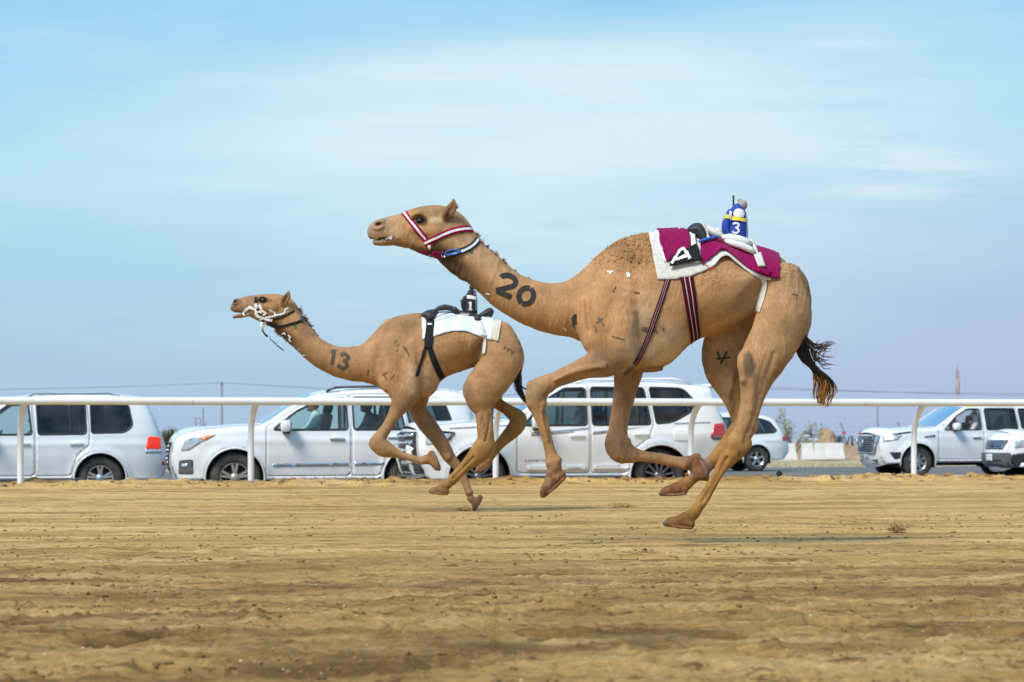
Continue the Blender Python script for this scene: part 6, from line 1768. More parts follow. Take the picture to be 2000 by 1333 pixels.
K(band('flank_strap', B2, [(936, 628, 8), (942, 643, 8.5), (946, 657, 8), (947, 676, 7), (945, 693, 5)], 8, M_FELT, None, 4.0, 'near', None, .004))
K(patch('keeper', B2, [(939, 651), (952, 654), (951, 659), (938, 656)], M_WHT2, None, 6.0, 4, 5))

rob2, K = thing_at('robot_jockey', B2, 918, 611, 'small robot jockey in a black jersey with a white 1', 'robot jockey')
def f_j2(f):
    f.chain([(921, 573, 0, 8, 9), (920, 584, 0, 12, 12), (919, 598, 0, 13.5, 14), (918, 614, 0, 14.5, 14)], 2.5)
    f.chain([(909, 583, 4, 5, 7), (905, 593, 5, 5, 8), (906, 602, 5, 4.5, 7)], 3)
    f.ell((918, 645, 0), (44, 34, 44), 1.5, sub=True, ang=.1)
    f.chain([(912, 590, 14, .9, 2), (911, 606, 15, 1.1, 2)], 2, sub=True); f.chain([(926, 588, 14, .9, 2), (927, 606, 15, 1.1, 2)], 2, sub=True)
o, R2 = sdf_part('jersey', B2, f_j2, (892, 560, -22), (942, 618, 24), 0.9, M_BLKP, None); K(o)
def f_b2(f): f.ell((922, 561, 0), (5.5, 5.5, 5.5), 1.5); f.chain([(920, 566, 0, 2.5, 3), (921, 571, 0, 3, 3)], 2)
o, _b = sdf_part('head_knob', B2, f_b2, (912, 552, -8), (932, 576, 8), .8, M_BLK, None); K(o)
K(strokes('white_band', R2, [[6.5, (912, 580), (921, 581), (930, 583)]], 6, M_LETTER, None, 1.0, 1.2))
K(strokes('number', R2, xform(FIG1, 918.5, 597.5, 0.06, 16, 16) + [[2.4, (915, 605), (922, 605.5)]], 3.6, M_LETTER, None, 1.2, 1.0))
K(strokes('blue_tab', R2, [[4, (927, 568), (929, 572)]], 4, M_BLUES, None, 1.6, 1.0)); K(strokes('red_tab', R2, [[3.6, (926, 573), (927, 577)]], 4, M_SIGNR, None, 1.6, 1.0))
K(strokes('side_panel', R2, [[3.5, (932, 580), (933, 592), (933, 606)]], 3, simple('grey_panel', (.30, .29, .28), .8), None, .8, 1.2))
K(tube_px('whip_stub', B2, [(908, 582, 8), (903, 587, 9), (898, 589.5, 10)], [1.6, 1.4, .8], M_BLK, None, 6))
# ================================================================== cars
def paint_mat(name, col, dust):
    m, nt, b = mat_new(name)
    tcn = N(nt, 'ShaderNodeTexCoord')
    sp_ = N(nt, 'ShaderNodeSeparateXYZ'); lk(nt, tcn.outputs['Object'], sp_.inputs[0])
    nz = setin(N(nt, 'ShaderNodeTexNoise'), Scale=3.0, Detail=7.0, Roughness=.65); lk(nt, tcn.outputs['Object'], nz.inputs[0])
    hh = N(nt, 'ShaderNodeMapRange', interpolation_type='SMOOTHSTEP'); hh.inputs[1].default_value = .35; hh.inputs[2].default_value = 1.0; hh.inputs[3].default_value = 1.0; hh.inputs[4].default_value = 0.12
    lk(nt, sp_.outputs['Z'], hh.inputs[0])
    nn = N(nt, 'ShaderNodeMapRange'); nn.inputs[1].default_value = .30; nn.inputs[2].default_value = .75; lk(nt, nz.outputs[0], nn.inputs[0])
    mu = N(nt, 'ShaderNodeMath', operation='MULTIPLY'); lk(nt, hh.outputs[0], mu.inputs[0]); lk(nt, nn.outputs[0], mu.inputs[1])
    m2 = N(nt, 'ShaderNodeMath', operation='MULTIPLY'); lk(nt, mu.outputs[0], m2.inputs[0]); m2.inputs[1].default_value = dust
    mx = N(nt, 'ShaderNodeMix', data_type='RGBA'); lk(nt, m2.outputs[0], mx.inputs[0]); mx.inputs[6].default_value = (*col, 1); mx.inputs[7].default_value = (.46, .37, .26, 1)
    lk(nt, mx.outputs[2], b.inputs['Base Color'])
    rg = N(nt, 'ShaderNodeMapRange'); rg.inputs[3].default_value = .22; rg.inputs[4].default_value = .6; lk(nt, m2.outputs[0], rg.inputs[0]); lk(nt, rg.outputs[0], b.inputs['Roughness'])
    b.inputs['Coat Weight'].default_value = .6; b.inputs['Coat Roughness'].default_value = .08
    return m
def glass_mat(name, tint, refl=1.0):
    m = bpy.data.materials.new(name); m.use_nodes = True; nt = m.node_tree; nt.nodes.clear()
    tr = N(nt, 'ShaderNodeBsdfTransparent'); tr.inputs[0].default_value = (*tint, 1)
    gl = N(nt, 'ShaderNodeBsdfGlossy'); gl.inputs['Roughness'].default_value = .04; gl.inputs[0].default_value = (.9, .95, 1, 1)
    fr = N(nt, 'ShaderNodeFresnel'); fr.inputs[0].default_value = 1.5
    ml = N(nt, 'ShaderNodeMath', operation='MULTIPLY'); lk(nt, fr.outputs[0], ml.inputs[0]); ml.inputs[1].default_value = refl
    mx = N(nt, 'ShaderNodeMixShader'); lk(nt, ml.outputs[0], mx.inputs[0]); lk(nt, tr.outputs[0], mx.inputs[1]); lk(nt, gl.outputs[0], mx.inputs[2])
    # a film of dust, so that panes are never perfectly clean
    tcn = N(nt, 'ShaderNodeTexCoord'); nz = setin(N(nt, 'ShaderNodeTexNoise'), Scale=2.5, Detail=5.0); lk(nt, tcn.outputs['Object'], nz.inputs[0])
    mr = N(nt, 'ShaderNodeMapRange'); mr.inputs[1].default_value = .35; mr.inputs[2].default_value = .8; mr.inputs[4].default_value = .10; lk(nt, nz.outputs[0], mr.inputs[0])
    df = N(nt, 'ShaderNodeBsdfDiffuse'); df.inputs[0].default_value = (.55, .50, .42, 1)
    m2 = N(nt, 'ShaderNodeMixShader'); lk(nt, mr.outputs[0], m2.inputs[0]); lk(nt, mx.outputs[0], m2.inputs[1]); lk(nt, df.outputs[0], m2.inputs[2])
    o = N(nt, 'ShaderNodeOutputMaterial'); lk(nt, m2.outputs[0], o.inputs[0])
    return m
M_PAINTW = paint_mat('white_paint', (.82, .83, .84), .35)
M_PAINTP = paint_mat('pearl_white_paint', (.80, .81, .82), .6)
M_GLCLEAR = glass_mat('clear_glass', (.80, .90, .86))
M_GLTINT = glass_mat('tinted_glass', (.075, .085, .09))
M_GLMID = glass_mat('green_glass', (.36, .48, .46))
M_TYRE = simple('tyre_rubber', (.035, .034, .033), .85, var=.3, scale=8, dirt=((.20, .16, .11), 6.0, .7))
M_ALLOY = simple('alloy', (.62, .62, .63), .3, metal=.9, var=.1)
M_ALLOYD = simple('dark_alloy', (.20, .20, .21), .35, metal=.9, var=.1)
M_DARK = simple('dark_cavity', (.012, .012, .013), .9)
M_TRIMB = simple('black_trim', (.022, .023, .025), .45, var=.2)
M_TRIMG = simple('grey_trim', (.10, .10, .105), .55, var=.2)
M_CHR = simple('chrome_trim', (.80, .82, .84), .12, metal=1.0)
M_LAMPR = simple('tail_lamp_red', (.55, .012, .012), .12, coat=1.0, var=.15, scale=14)
M_LAMPO = simple('amber_lamp', (.85, .22, .02), .15, coat=1.0)
M_LAMPC = simple('clear_lamp', (.55, .60, .66), .08, metal=.5, coat=1.0, var=.35, scale=18)
M_SEAT = simple('seat_cloth', (.30, .26, .21), .85, var=.15)
M_SEATD = simple('dark_seat', (.06, .055, .05), .85, var=.15)
M_PLATE = simple('number_plate', (.78, .78, .78), .5)
M_BRONZE = simple('bronze_stripe', (.34, .20, .10), .4, metal=.4)
M_SILVS = simple('silver_stripe', (.36, .40, .46), .35, metal=.5)
M_CREAM = simple('headliner', (.55, .52, .46), .9)
def lit_mat():
    m, nt, b = mat_new('lit_headlamp'); b.inputs['Base Color'].default_value = (.9, .9, .95, 1); b.inputs['Emission Color'].default_value = (1, .97, .9, 1); b.inputs['Emission Strength'].default_value = 1.2
    return m
M_LIT = lit_mat()
def lit_red():
    m, nt, b = mat_new('lit_brake_lamp'); b.inputs['Base Color'].default_value = (.7, .02, .01, 1); b.inputs['Emission Color'].default_value = (1, .06, .02, 1); b.inputs['Emission Strength'].default_value = .18; b.inputs['Roughness'].default_value = .15
    return m
M_LITR = lit_red()

def inpoly(P_, poly):
    x, y = P_[:, 0], P_[:, 1]; c = np.zeros(len(P_), bool); n = len(poly)
    for i in range(n):
        x0, y0 = poly[i]; x1, y1 = poly[(i + 1) % n]
        m = ((y0 > y) != (y1 > y)) & (x < (x1 - x0) * (y - y0) / ((y1 - y0) + 1e-12) + x0)
        c ^= m
    return c
def dens(poly, step, closed=True):
    o = []; n = len(poly)
    for i in range(n if closed else n - 1):
        a, b = np.array(poly[i], float), np.array(poly[(i + 1) % n], float)
        k = max(1, int(np.linalg.norm(b - a) / step))
        o += [tuple(a + (b - a) * j / k) for j in range(k)]
    if not closed: o.append(tuple(poly[-1]))
    return o
def rounded(poly, r, seg=4):
    """round the corners of an outline; r may be one value or one per corner"""
    o = []; n = len(poly)
    for i in range(n):
        p0, p1, p2 = [np.array(poly[(i + d) % n], float) for d in (-1, 0, 1)]
        rr = r[i] if isinstance(r, (list, tuple)) else r
        a, b = p0 - p1, p2 - p1; la, lb = np.linalg.norm(a), np.linalg.norm(b)
        q = min(rr, .45 * la, .45 * lb)
        if q < 1e-4: o.append(tuple(p1)); continue
        A, B = p1 + a / la * q, p1 + b / lb * q
        for k in range(seg + 1):
            t = k / seg
            o.append(tuple((1 - t) ** 2 * A + 2 * t * (1 - t) * p1 + t * t * B))
    return o
def inset(poly, d):
    p = np.array(poly, float); n = len(p)
    area = 0.5 * sum(p[i][0] * p[(i + 1) % n][1] - p[(i + 1) % n][0] * p[i][1] for i in range(n))
    o = []
    for i in range(n):
        e0 = p[i] - p[i - 1]; e1 = p[(i + 1) % n] - p[i]
        n0 = np.array((-e0[1], e0[0])) / (np.linalg.norm(e0) + 1e-9); n1 = np.array((-e1[1], e1[0])) / (np.linalg.norm(e1) + 1e-9)
        b = n0 + n1; b /= np.linalg.norm(b) + 1e-9
        s_ = 1 / max(.4, float(b @ n0))
        o.append(tuple(p[i] + b * d * s_ * (1 if area > 0 else -1)))
    return o
def smooth_curve(pts, div=5):
    p = np.array(pts, float); q = []
    for i in range(len(p) - 1):
        p0, p1, p2, p3 = p[max(i - 1, 0)], p[i], p[i + 1], p[min(i + 2, len(p) - 1)]
        for j in range(div):
            t = j / div; q.append(tuple(0.5 * (2 * p1 + (p2 - p0) * t + (2 * p0 - 5 * p1 + 4 * p2 - p3) * t * t + (-p0 + 3 * p1 - 3 * p2 + p3) * t ** 3)))
    q.append(tuple(p[-1])); return q

class Car:
    """x runs from the front bumper (0) to the tail, y across (negative = near side), z up"""
    def __init__(s, name, label, loc, yaw, spec, group='white cars driving along the road'):
        s.c = spec; s.L = spec['L']; s.W = spec['W'] / 2
        s.root = tag(empty(name, loc, yaw), label, 'car', group)
        s.ox = spec.get('ox', s.L / 2)                     # local x of the root
        top = smooth_curve(spec['top'], 3) if spec.get('smooth', True) else spec['top']
        s.top = top                                        # silhouette from the front foot over the roof to the tail foot
        bot = [(spec['top'][-1][0] - .12, spec['sill'] + .03)] + [(s.L * .5, spec['sill'])] + [(spec['top'][0][0] + .15, spec['sill'] + .04)]
        s.outline = dens(top, .05, False) + dens(bot, .1, False)
        s.tp = np.array(dens(top, .05, False)); s.tq = np.array(dens(top, .16, False))
    def hw(s, x, z):
        """half width of the body skin at (x, z)"""
        c = s.c; x = np.asarray(x, float); z = np.asarray(z, float)
        W, L = s.W, s.L
        w = W - .035 * sstep(.85, .35, z) - .02 * sstep(.95, 1.12, z)
        belt = c['belt']; roof = c['H']
        w = w - c.get('tumble', .17) * np.clip((z - belt) / (roof - belt), 0, 1.2) ** 1.15
        fr = np.clip((c.get('fx', .75) - x) / c.get('fx', .75), 0, 1.1); w = w - c.get('fround', .26) * fr ** 2.6
        rr = np.clip((x - (L - .6)) / .6, 0, 1.1); w = w - c.get('rround', .16) * rr ** 2.4
        for cx in (c['wf'], c['wr']):
            rho = np.sqrt((x - cx) ** 2 + (z - c['wz']) ** 2); R = c['arch']
            w = w + c.get('flare', .028) * (1 - sstep(R + .02, R + c.get('flw', .14), rho)) * (z > .3)
        # crease along the shoulder
        w = w + .014 * np.exp(-((z - c.get('crease', 1.0)) / .05) ** 2) * (x > .5) * (x < L - .3)
        # rounding into the roof, bonnet and corners
        px = np.stack([x.ravel(), z.ravel()], 1); d = np.full(len(px), 9.0)
        A, B = s.tq[:-1], s.tq[1:]
        for a, b in zip(A, B):
            e = b - a; t = np.clip(((px - a) @ e) / (e @ e + 1e-9), 0, 1)
            d = np.minimum(d, np.linalg.norm(px - (a + t[:, None] * e), axis=1))
        d = d.reshape(x.shape); r = c.get('edge', .10)
        q = np.clip(1 - d / r, 0, 1)
        return w - r * .75 * (1 - np.sqrt(1 - q * q))
    def panel(s, name, poly, mat, parent=None, holes=(), side=-1, off=0.0, step=.045, thick=0.012, world=True):
        """body panel: outline in (x, z), skin bent over the body"""
        loops = [dens(poly, .035)] + [dens(h, .035) for h in holes]
        V2, E = [], []
        for lp in loops:
            b = len(V2); V2 += lp; E += [(b + i, b + (i + 1) % len(lp)) for i in range(len(lp))]
        nb = len(V2)
        a = np.array(poly); lo, hi = a.min(0), a.max(0)
        gx, gz = np.meshgrid(np.arange(lo[0] + step / 2, hi[0], step), np.arange(lo[1] + step / 2, hi[1], step))
        g = np.stack([gx.ravel(), gz.ravel()], 1)
        if len(g):
            ok = inpoly(g, poly)
            for h in holes: ok &= ~inpoly(g, h)
            bd = np.array(V2); ok2 = np.array([np.min((bd[:, 0] - p[0]) ** 2 + (bd[:, 1] - p[1]) ** 2) > (.4 * step) ** 2 for p in g[ok]]) if ok.any() else np.zeros(0, bool)
            V2 += [tuple(p) for p in g[ok][ok2]]
        r = delaunay_2d_cdt([Vector(p) for p in V2], E, [], 0, 1e-5)
        ov = np.array([v[:] for v in r[0]]); tri = [f for f in r[2]]
        cen = np.array([ov[list(f)].mean(0) for f in tri]); ok = inpoly(cen, poly)
        for h in holes: ok &= ~inpoly(cen, h)
        F = [tri[i] for i in range(len(tri)) if ok[i]]
        y = side * (s.hw(ov[:, 0], ov[:, 1]) + off)
        V = np.stack([ov[:, 0] - s.ox, y, ov[:, 1]], 1)
        F = [f if side > 0 else f for f in F]
        me = make_mesh(name, V, F, smooth=True)
        bm = bmesh.new(); bm.from_mesh(me)
        bmesh.ops.delete(bm, geom=[v for v in bm.verts if not v.link_faces], context='VERTS')
        for f in bm.faces:
            if f.normal.y * side < 0: f.normal_flip()
        bm.to_mesh(me); bm.free()
        o = obj(name, me, mat, parent or s.root)
        if thick:
            md = o.modifiers.new('thickness', 'SOLIDIFY'); md.thickness = thick; md.offset = -1
        return o
    def strip(s, name, i0, i1, mat, crown=.03, parent=None, off=0.0, ny=13, inset_w=0.0, bulge=None):
        """skin across the car between two positions (fractions) of the top line"""
        P_ = s.tp; d = np.r_[0, np.cumsum(np.linalg.norm(np.diff(P_, axis=0), axis=1))]; d /= d[-1]
        n = max(3, int((i1 - i0) * 140)); t = np.linspace(i0, i1, n)
        X = np.interp(t, d, P_[:, 0]); Z = np.interp(t, d, P_[:, 1])
        tx = np.gradient(X); tz = np.gradient(Z); ln = np.hypot(tx, tz); nx, nz = -tz / ln, tx / ln
        nx, nz = (nx, nz)
        w = s.hw(X, Z) - inset_w + .004
        V = []
        for i in range(n):
            for j in range(ny):
                v = -1 + 2 * j / (ny - 1)
                cr = crown * (1 - v * v)
                if bulge: cr = bulge(X[i], Z[i]) * (1 - abs(v) ** 2.2)
                V.append((X[i] + nx[i] * (cr + off) - s.ox, v * w[i], Z[i] + nz[i] * (cr + off)))
        ii = (np.arange(n - 1)[:, None] * ny + np.arange(ny - 1)[None, :]).ravel()
        return obj(name, make_mesh(name, np.array(V), np.stack([ii, ii + 1, ii + ny + 1, ii + ny], 1)), mat, parent or s.root)
    def frac(s, x, z):
        d = np.r_[0, np.cumsum(np.linalg.norm(np.diff(s.tp, axis=0), axis=1))]; d /= d[-1]
        return float(d[np.argmin((s.tp[:, 0] - x) ** 2 + (s.tp[:, 1] - z) ** 2)])
    def front_x(s, z, y):
        """x of the nose skin at height z and lateral y"""
        P_ = s.tp[:int(len(s.tp) * .35)]; i = np.argmin(np.abs(P_[:, 1] - z)); x0 = P_[i, 0]
        w = float(s.hw(x0, z)); v = np.clip(abs(y) / w, 0, 1)
        return x0 - s.c.get('nose', .10) * (1 - v ** 2.2)
    def nose_part(s, name, poly, mat, parent=None, off=.01, thick=.02, step=.05):
        """panel on the nose: outline in (y, z)"""
        poly = dens(poly, .04); a = np.array(poly); lo, hi = a.min(0), a.max(0)
        gx, gz = np.meshgrid(np.arange(lo[0] + step / 2, hi[0], step), np.arange(lo[1] + step / 2, hi[1], step)); g = np.stack([gx.ravel(), gz.ravel()], 1)
        V2 = list(poly) + ([tuple(p) for p in g[inpoly(g, poly)]] if len(g) else [])
        n = len(poly); r = delaunay_2d_cdt([Vector(p) for p in V2], [(i, (i + 1) % n) for i in range(n)], [], 0, 1e-5)
        ov = np.array([v[:] for v in r[0]]); F = [f for f in r[2] if inpoly(ov[list(f)].mean(0)[None], poly)[0]]
        V = np.array([(s.front_x(z, y) - off - s.ox, y, z) for y, z in ov])
        me = make_mesh(name, V, F, smooth=True); bm = bmesh.new(); bm.from_mesh(me)
        for f in bm.faces:
            if f.normal.x > 0: f.normal_flip()
        bm.to_mesh(me); bm.free()
        o = obj(name, me, mat, parent or s.root); md = o.modifiers.new('thickness', 'SOLIDIFY'); md.thickness = thick; md.offset = -1
        return o
    def mb(s, m, name, mat, parent=None, smooth='auto'):
        o = m.build(name, mat, parent or s.root, smooth=smooth)
        return o
    def wheel(s, x, side, spokes=5, mat=None, twin=False, rr=.40, rim=.62, wd=.27):
        m = MB(); y0 = side * (s.W - .03); sgn = side
        # local wheel about origin, outer face at y = 0 * side
        part = MB(); part.lathe([(0.0, -.05), (.10, -.05), (rr * rim * .96, -.10), (rr * rim * .96, -.13), (0, -.13)], 24, 'Y')
        def place(o):
            o.location = (x - s.ox, y0, s.c['wz']); 
            if side > 0: o.rotation_euler = (0, 0, 0)
            else: o.rotation_euler = (0, 0, math.pi)
        w = part.build('wheel', M_DARK, s.root, smooth='auto'); place(w)
        t = MB(); rim_r = rr * rim
        prof = [(rim_r, -.02), (rim_r + .012, .0), (rim_r + .05, .012), (rr - .06, .006), (rr - .02, -.012), (rr, -.05), (rr, -wd + .05), (rr - .02, -wd + .012), (rim_r + .03, -wd), (rim_r, -wd + .02)]
        t.lathe(prof, 48, 'Y', close=True)
        for k in range(60):                       # tread blocks
            a = 2 * math.pi * k / 60
            R = Matrix.Rotation(-a, 3, 'Y')
            t.box(R @ Vector((rr + .003, -wd / 2, 0)), (.012, wd * .8, .026), R)
        t.build('tyre', M_TYRE, w, smooth='auto')
        r = MB()
        r.lathe([(rim_r, -.02), (rim_r - .012, -.006), (rim_r - .03, -.02), (rim_r - .04, -.09), (rim_r - .02, -.12)], 48, 'Y')
        for k in range(spokes):
            for dd in ((-.10, .10) if twin else (0,)):
                a = 2 * math.pi * k / spokes + dd + .3; a1 = a + (dd * .8 if twin else 0)
                ca, sa, cb, sb = math.cos(a), math.sin(a), math.cos(a1), math.sin(a1)
                w0, w1 = (.022, .020) if twin else ((.036, .028) if spokes < 9 else (.016, .014))
                p0, p1 = (.07 * ca, .07 * sa), ((rim_r - .02) * cb, (rim_r - .02) * sb)
                tx, tz = -sb, cb
                V = [(p0[0] - tx * w0, -.022, p0[1] - tz * w0), (p0[0] + tx * w0, -.022, p0[1] + tz * w0), (p1[0] + tx * w1, -.014, p1[1] + tz * w1), (p1[0] - tx * w1, -.014, p1[1] - tz * w1)]
                V += [(v[0], v[1] - .05, v[2]) for v in V]
                r.add(V, [(0, 1, 2, 3), (7, 6, 5, 4), (0, 4, 5, 1), (1, 5, 6, 2), (2, 6, 7, 3), (3, 7, 4, 0)])
        r.build('rim', mat or M_ALLOY, w, smooth='auto')
        h = MB(); h.lathe([(0, .0), (.045, -.002), (.07, -.02), (.085, -.05)], 20, 'Y'); h.build('hub_cap', mat or M_ALLOY, w, smooth='auto')
        return w

def build_car(car, doors, windows, opts):
    """assembles the common shell"""
    c = car.c; S = car
    arch = lambda cx, R: [(cx + R * math.cos(t), c['wz'] + R * math.sin(t)) for t in np.linspace(-.12 * math.pi, 1.12 * math.pi, 26)]
    AR = c['arch']
    # cut the wheel arches out of the lower outline
    base = dens(S.top, .06, False)
    low = []
    z0 = c['sill']
    xr, xf = c['wr'], c['wf']
    zf = c.get('bumper_z', .40)
    tail, nose = base[-1], base[0]
    def arc_pts(cx, right_first):
        pts = [(cx + AR * math.cos(t), c['wz'] + AR * math.sin(t)) for t in np.linspace(-.10 * math.pi, 1.10 * math.pi, 24)]
        return pts if right_first else pts[::-1]
    low = [(tail[0] - .1, zf - .03), (xr + AR * .98, max(zf - .04, c['wz'] - AR * .25))] + arc_pts(xr, True) + [(xr - AR * .98, z0)] + [(xf + AR * .98, z0)] + arc_pts(xf, True) + [(xf - AR * .98, zf - .02), (nose[0] + .12, zf - .04)]
    side_poly = base + low
    for sd_ in (-1, 1):
        holes = [d['poly'] for d in doors] + [w['poly'] for w in windows]
        S.panel('side_panel', side_poly, c['paint'], None, holes, sd_)
        for d in doors:
            hs = [d['win']] if d.get('win') else []
            do = S.panel('door', inset(d['poly'], .006), c['paint'], None, hs, sd_)
            if d.get('win'):
                S.panel('window', inset(d['win'], -.004), d['glass'] if sd_ < 0 or not d.get('far') else d['far'], do, [], sd_, -.016, .08, 0)
                fr = d['win']; S.panel('window_frame', inset(fr, -.022), M_TRIMB, do, [inset(fr, .012)], sd_, .004, .05, .01)
                for bx in d.get('bars', ()):
                    zs = [p[1] for p in fr if abs(p[0] - bx) < .35]
                    S.panel('window_bar', [(bx - .022, min(zs) + .005), (bx + .022, min(zs) + .005), (bx + .022 - .03, max(zs) - .005), (bx - .022 - .03, max(zs) - .005)], M_TRIMB, do, [], sd_, -.008, .05, .01)
            if d.get('handle'):
                hx, hz = d['handle']; y = sd_ * float(S.hw(hx, hz))
                m = MB(); m.box((hx - S.ox, y + sd_ * .022, hz), (.24, .02, .035), bev=.009); m.box((hx - .1 - S.ox, y + sd_ * .008, hz), (.03, .03, .03)); m.box((hx + .1 - S.ox, y + sd_ * .008, hz), (.03, .03, .03))
                m.build('handle', opts.get('handle_mat', M_CHR), do, smooth='auto')
                m = MB(); m.ball((hx - S.ox, y - sd_ * .012, hz), .085, 14, 8, (1.1, .25, .62)); m.build('handle_recess', c['paint'], do, smooth=True)
        for w in windows:
            S.panel('window', inset(w['poly'], .010), w['glass'], None, [], sd_, -.008, .08, 0)
            S.panel('window_frame', inset(w['poly'], -.018), M_TRIMB, None, [inset(w['poly'], .014)], sd_, .004, .05, .01)
        # arch lips and liners
        for cx in (xf, xr):
            m = MB(); lip = []
            for t in np.linspace(-.08 * math.pi, 1.08 * math.pi, 28):
                x, z = cx + (AR - .01) * math.cos(t), c['wz'] + (AR - .01) * math.sin(t)
                lip.append((x - S.ox, sd_ * (float(S.hw(x, z)) + .004), z))
            m.tube(lip, .018, 6); m.build('arch_lip', opts.get('lip', c['paint']), S.root, smooth=True)
            m = MB(); V, F = [], []
            ts = np.linspace(-.1 * math.pi, 1.1 * math.pi, 20)
            for t in ts:
                x, z = cx + (AR + .004) * math.cos(t), c['wz'] + (AR + .004) * math.sin(t)
                yo = float(S.hw(x, z)) - .012
                V += [(x - S.ox, sd_ * yo, z), (x - S.ox, sd_ * .45, z)]
            F = [(2 * i, 2 * i + 1, 2 * i + 3, 2 * i + 2) for i in range(len(ts) - 1)]
            m.add(V, F); m.build('wheel_well', M_DARK, S.root, smooth=True, fix=False)
        S.wheel(xf, sd_, opts.get('spokes', 5), opts.get('rim', M_ALLOY), opts.get('twin', False), c.get('wrad', .40), opts.get('rimf', .62))
        S.wheel(xr, sd_, opts.get('spokes', 5), opts.get('rim', M_ALLOY), opts.get('twin', False), c.get('wrad', .40), opts.get('rimf', .62))
        # mirror
        if opts.get('mirror'):
            mx, mz = opts['mirror']; y = sd_ * float(S.hw(mx, mz))
            m = MB(); m.box((mx - .03 - S.ox, y + sd_ * .17, mz), (.17, .24, .19), bev=.055)
            mo = m.build('mirror', c['paint'], S.root, smooth='auto')
            m = MB(); m.box((mx + .058 - S.ox, y + sd_ * .17, mz), (.008, .19, .14), bev=.003); m.build('mirror_glass', M_CHR, mo)
            m = MB(); m.box((mx - .02 - S.ox, y + sd_ * .06, mz - .10), (.12, .18, .05), bev=.015); m.build('mirror_foot', M_TRIMB, mo, smooth='auto')
    # skins across the car
    fb = S.frac(*opts['cowl']); fw = S.frac(*opts['ws_top']); fr_ = S.frac(*opts['rw_top']); fb2 = S.frac(*opts['rw_bot']); fh = S.frac(*opts['bonnet'])
    nose_b = c.get('nose', .10)
    def bul(x, z): return nose_b
    hoodf = lambda x, z: nose_b * (1 - sstep(.0, .8, x)) * .9 + .03
    S.strip('front_bumper', 0.0, fh, c['paint'], nose_b, None, 0, 17, 0, bul)
    S.strip('bonnet', fh, fb, c['paint'], .03, None, 0, 17, 0, lambda x, z: nose_b * (1 - sstep(S.tp[int(len(S.tp) * fh), 0], .75, x)) + .035 * sstep(.1, .75, x))
    S.strip('windscreen', fb, fw, opts.get('wsglass', M_GLCLEAR), .06, None, 0, 13, .05)
    S.strip('windscreen_frame', fb, fw, M_TRIMB, .0, None, -.012, 2, .0) if False else None
    S.strip('roof', fw, fr_, c['paint'], .045)
    S.strip('rear_window', fr_, fb2, M_GLTINT, .045, None, 0, 13, .05)
    S.strip('tailgate', fb2, 1.0, c['paint'], .05)
    # dark structure inside, cabin floor, seats
    L = S.L
    m = MB(); m.box((L / 2 - S.ox, 0, (.30 + .62) / 2), (L - 1.0, 1.05, .32)); m.build('chassis', M_DARK, S.root)
    mid0, mid1 = xf + AR + .03, xr - AR - .03
    m = MB(); m.box(((mid0 + mid1) / 2 - S.ox, 0, (z0 + .06 + c['belt'] - .28) / 2), (mid1 - mid0, 2 * (S.W - .16), c['belt'] - .28 - z0 - .06)); m.build('cabin_floor', M_DARK, S.root)
    m = MB(); m.box((xf - S.ox, 0, .645), (2 * AR + .12, .91, .63)); m.build('engine', M_DARK, S.root)
    m = MB(); m.box((xr - S.ox, 0, .645), (2 * AR + .12, .91, .63)); m.build('boot_floor', M_DARK, S.root)
    cx = opts['cowl'][0]
    m = MB(); m.box((cx + .38 - S.ox, 0, c['belt'] - .12), (.55, 1.5, .22), bev=.06); m.build('dashboard', M_TRIMB, S.root, smooth='auto')
    sx = opts.get('seat_x', cx + 1.15)
    for row, xx in enumerate((sx, sx + .95)):
        for yy in ((-.40, .40) if row == 0 else (-.42, .42)):
            m = MB(); m.box((xx - S.ox, yy, .80), (.55, .52, .18), bev=.05); st = m.build('seat', opts.get('seat_mat', M_SEATD), S.root, smooth='auto')
            m = MB(); m.box((xx + .30 - S.ox, yy, 1.12), (.16, .50, .66), Matrix.Rotation(.22, 3, 'Y'), bev=.05); m.build('backrest', opts.get('seat_mat', M_SEATD), st, smooth='auto')
            m = MB(); m.box((xx + .40 - S.ox, yy, 1.53), (.10, .26, .20), Matrix.Rotation(.22, 3, 'Y'), bev=.04); m.build('headrest', opts.get('seat_mat', M_SEATD), st, smooth='auto')
    # steering wheel on the near side (cars drive towards the left, driver sits on the left)
    sw = MB(); cpos = Vector((sx - .52 - S.ox, -.40, 1.10)); R = Matrix.Rotation(-1.15, 3, 'Y')
    sw.tube([R @ Vector((.18 * math.cos(t), .18 * math.sin(t), 0)) + cpos for t in np.linspace(0, 2 * math.pi, 25)], .015, 7, cap=False)
    swo = sw.build('steering_wheel', M_TRIMB, S.root, smooth=True)
    sp2 = MB(); sp2.tube([R @ Vector((-.17, 0, 0)) + cpos, R @ Vector((0, 0, -.04)) + cpos, R @ Vector((.17, 0, 0)) + cpos], .014, 6); sp2.tube([R @ Vector((0, -.17, 0)) + cpos, R @ Vector((0, 0, -.04)) + cpos, R @ Vector((0, .17, 0)) + cpos], .014, 6)
    sp2.build('spokes', M_TRIMB, swo, smooth=True)
    S.sw = cpos; S.seatx = sx
    return S

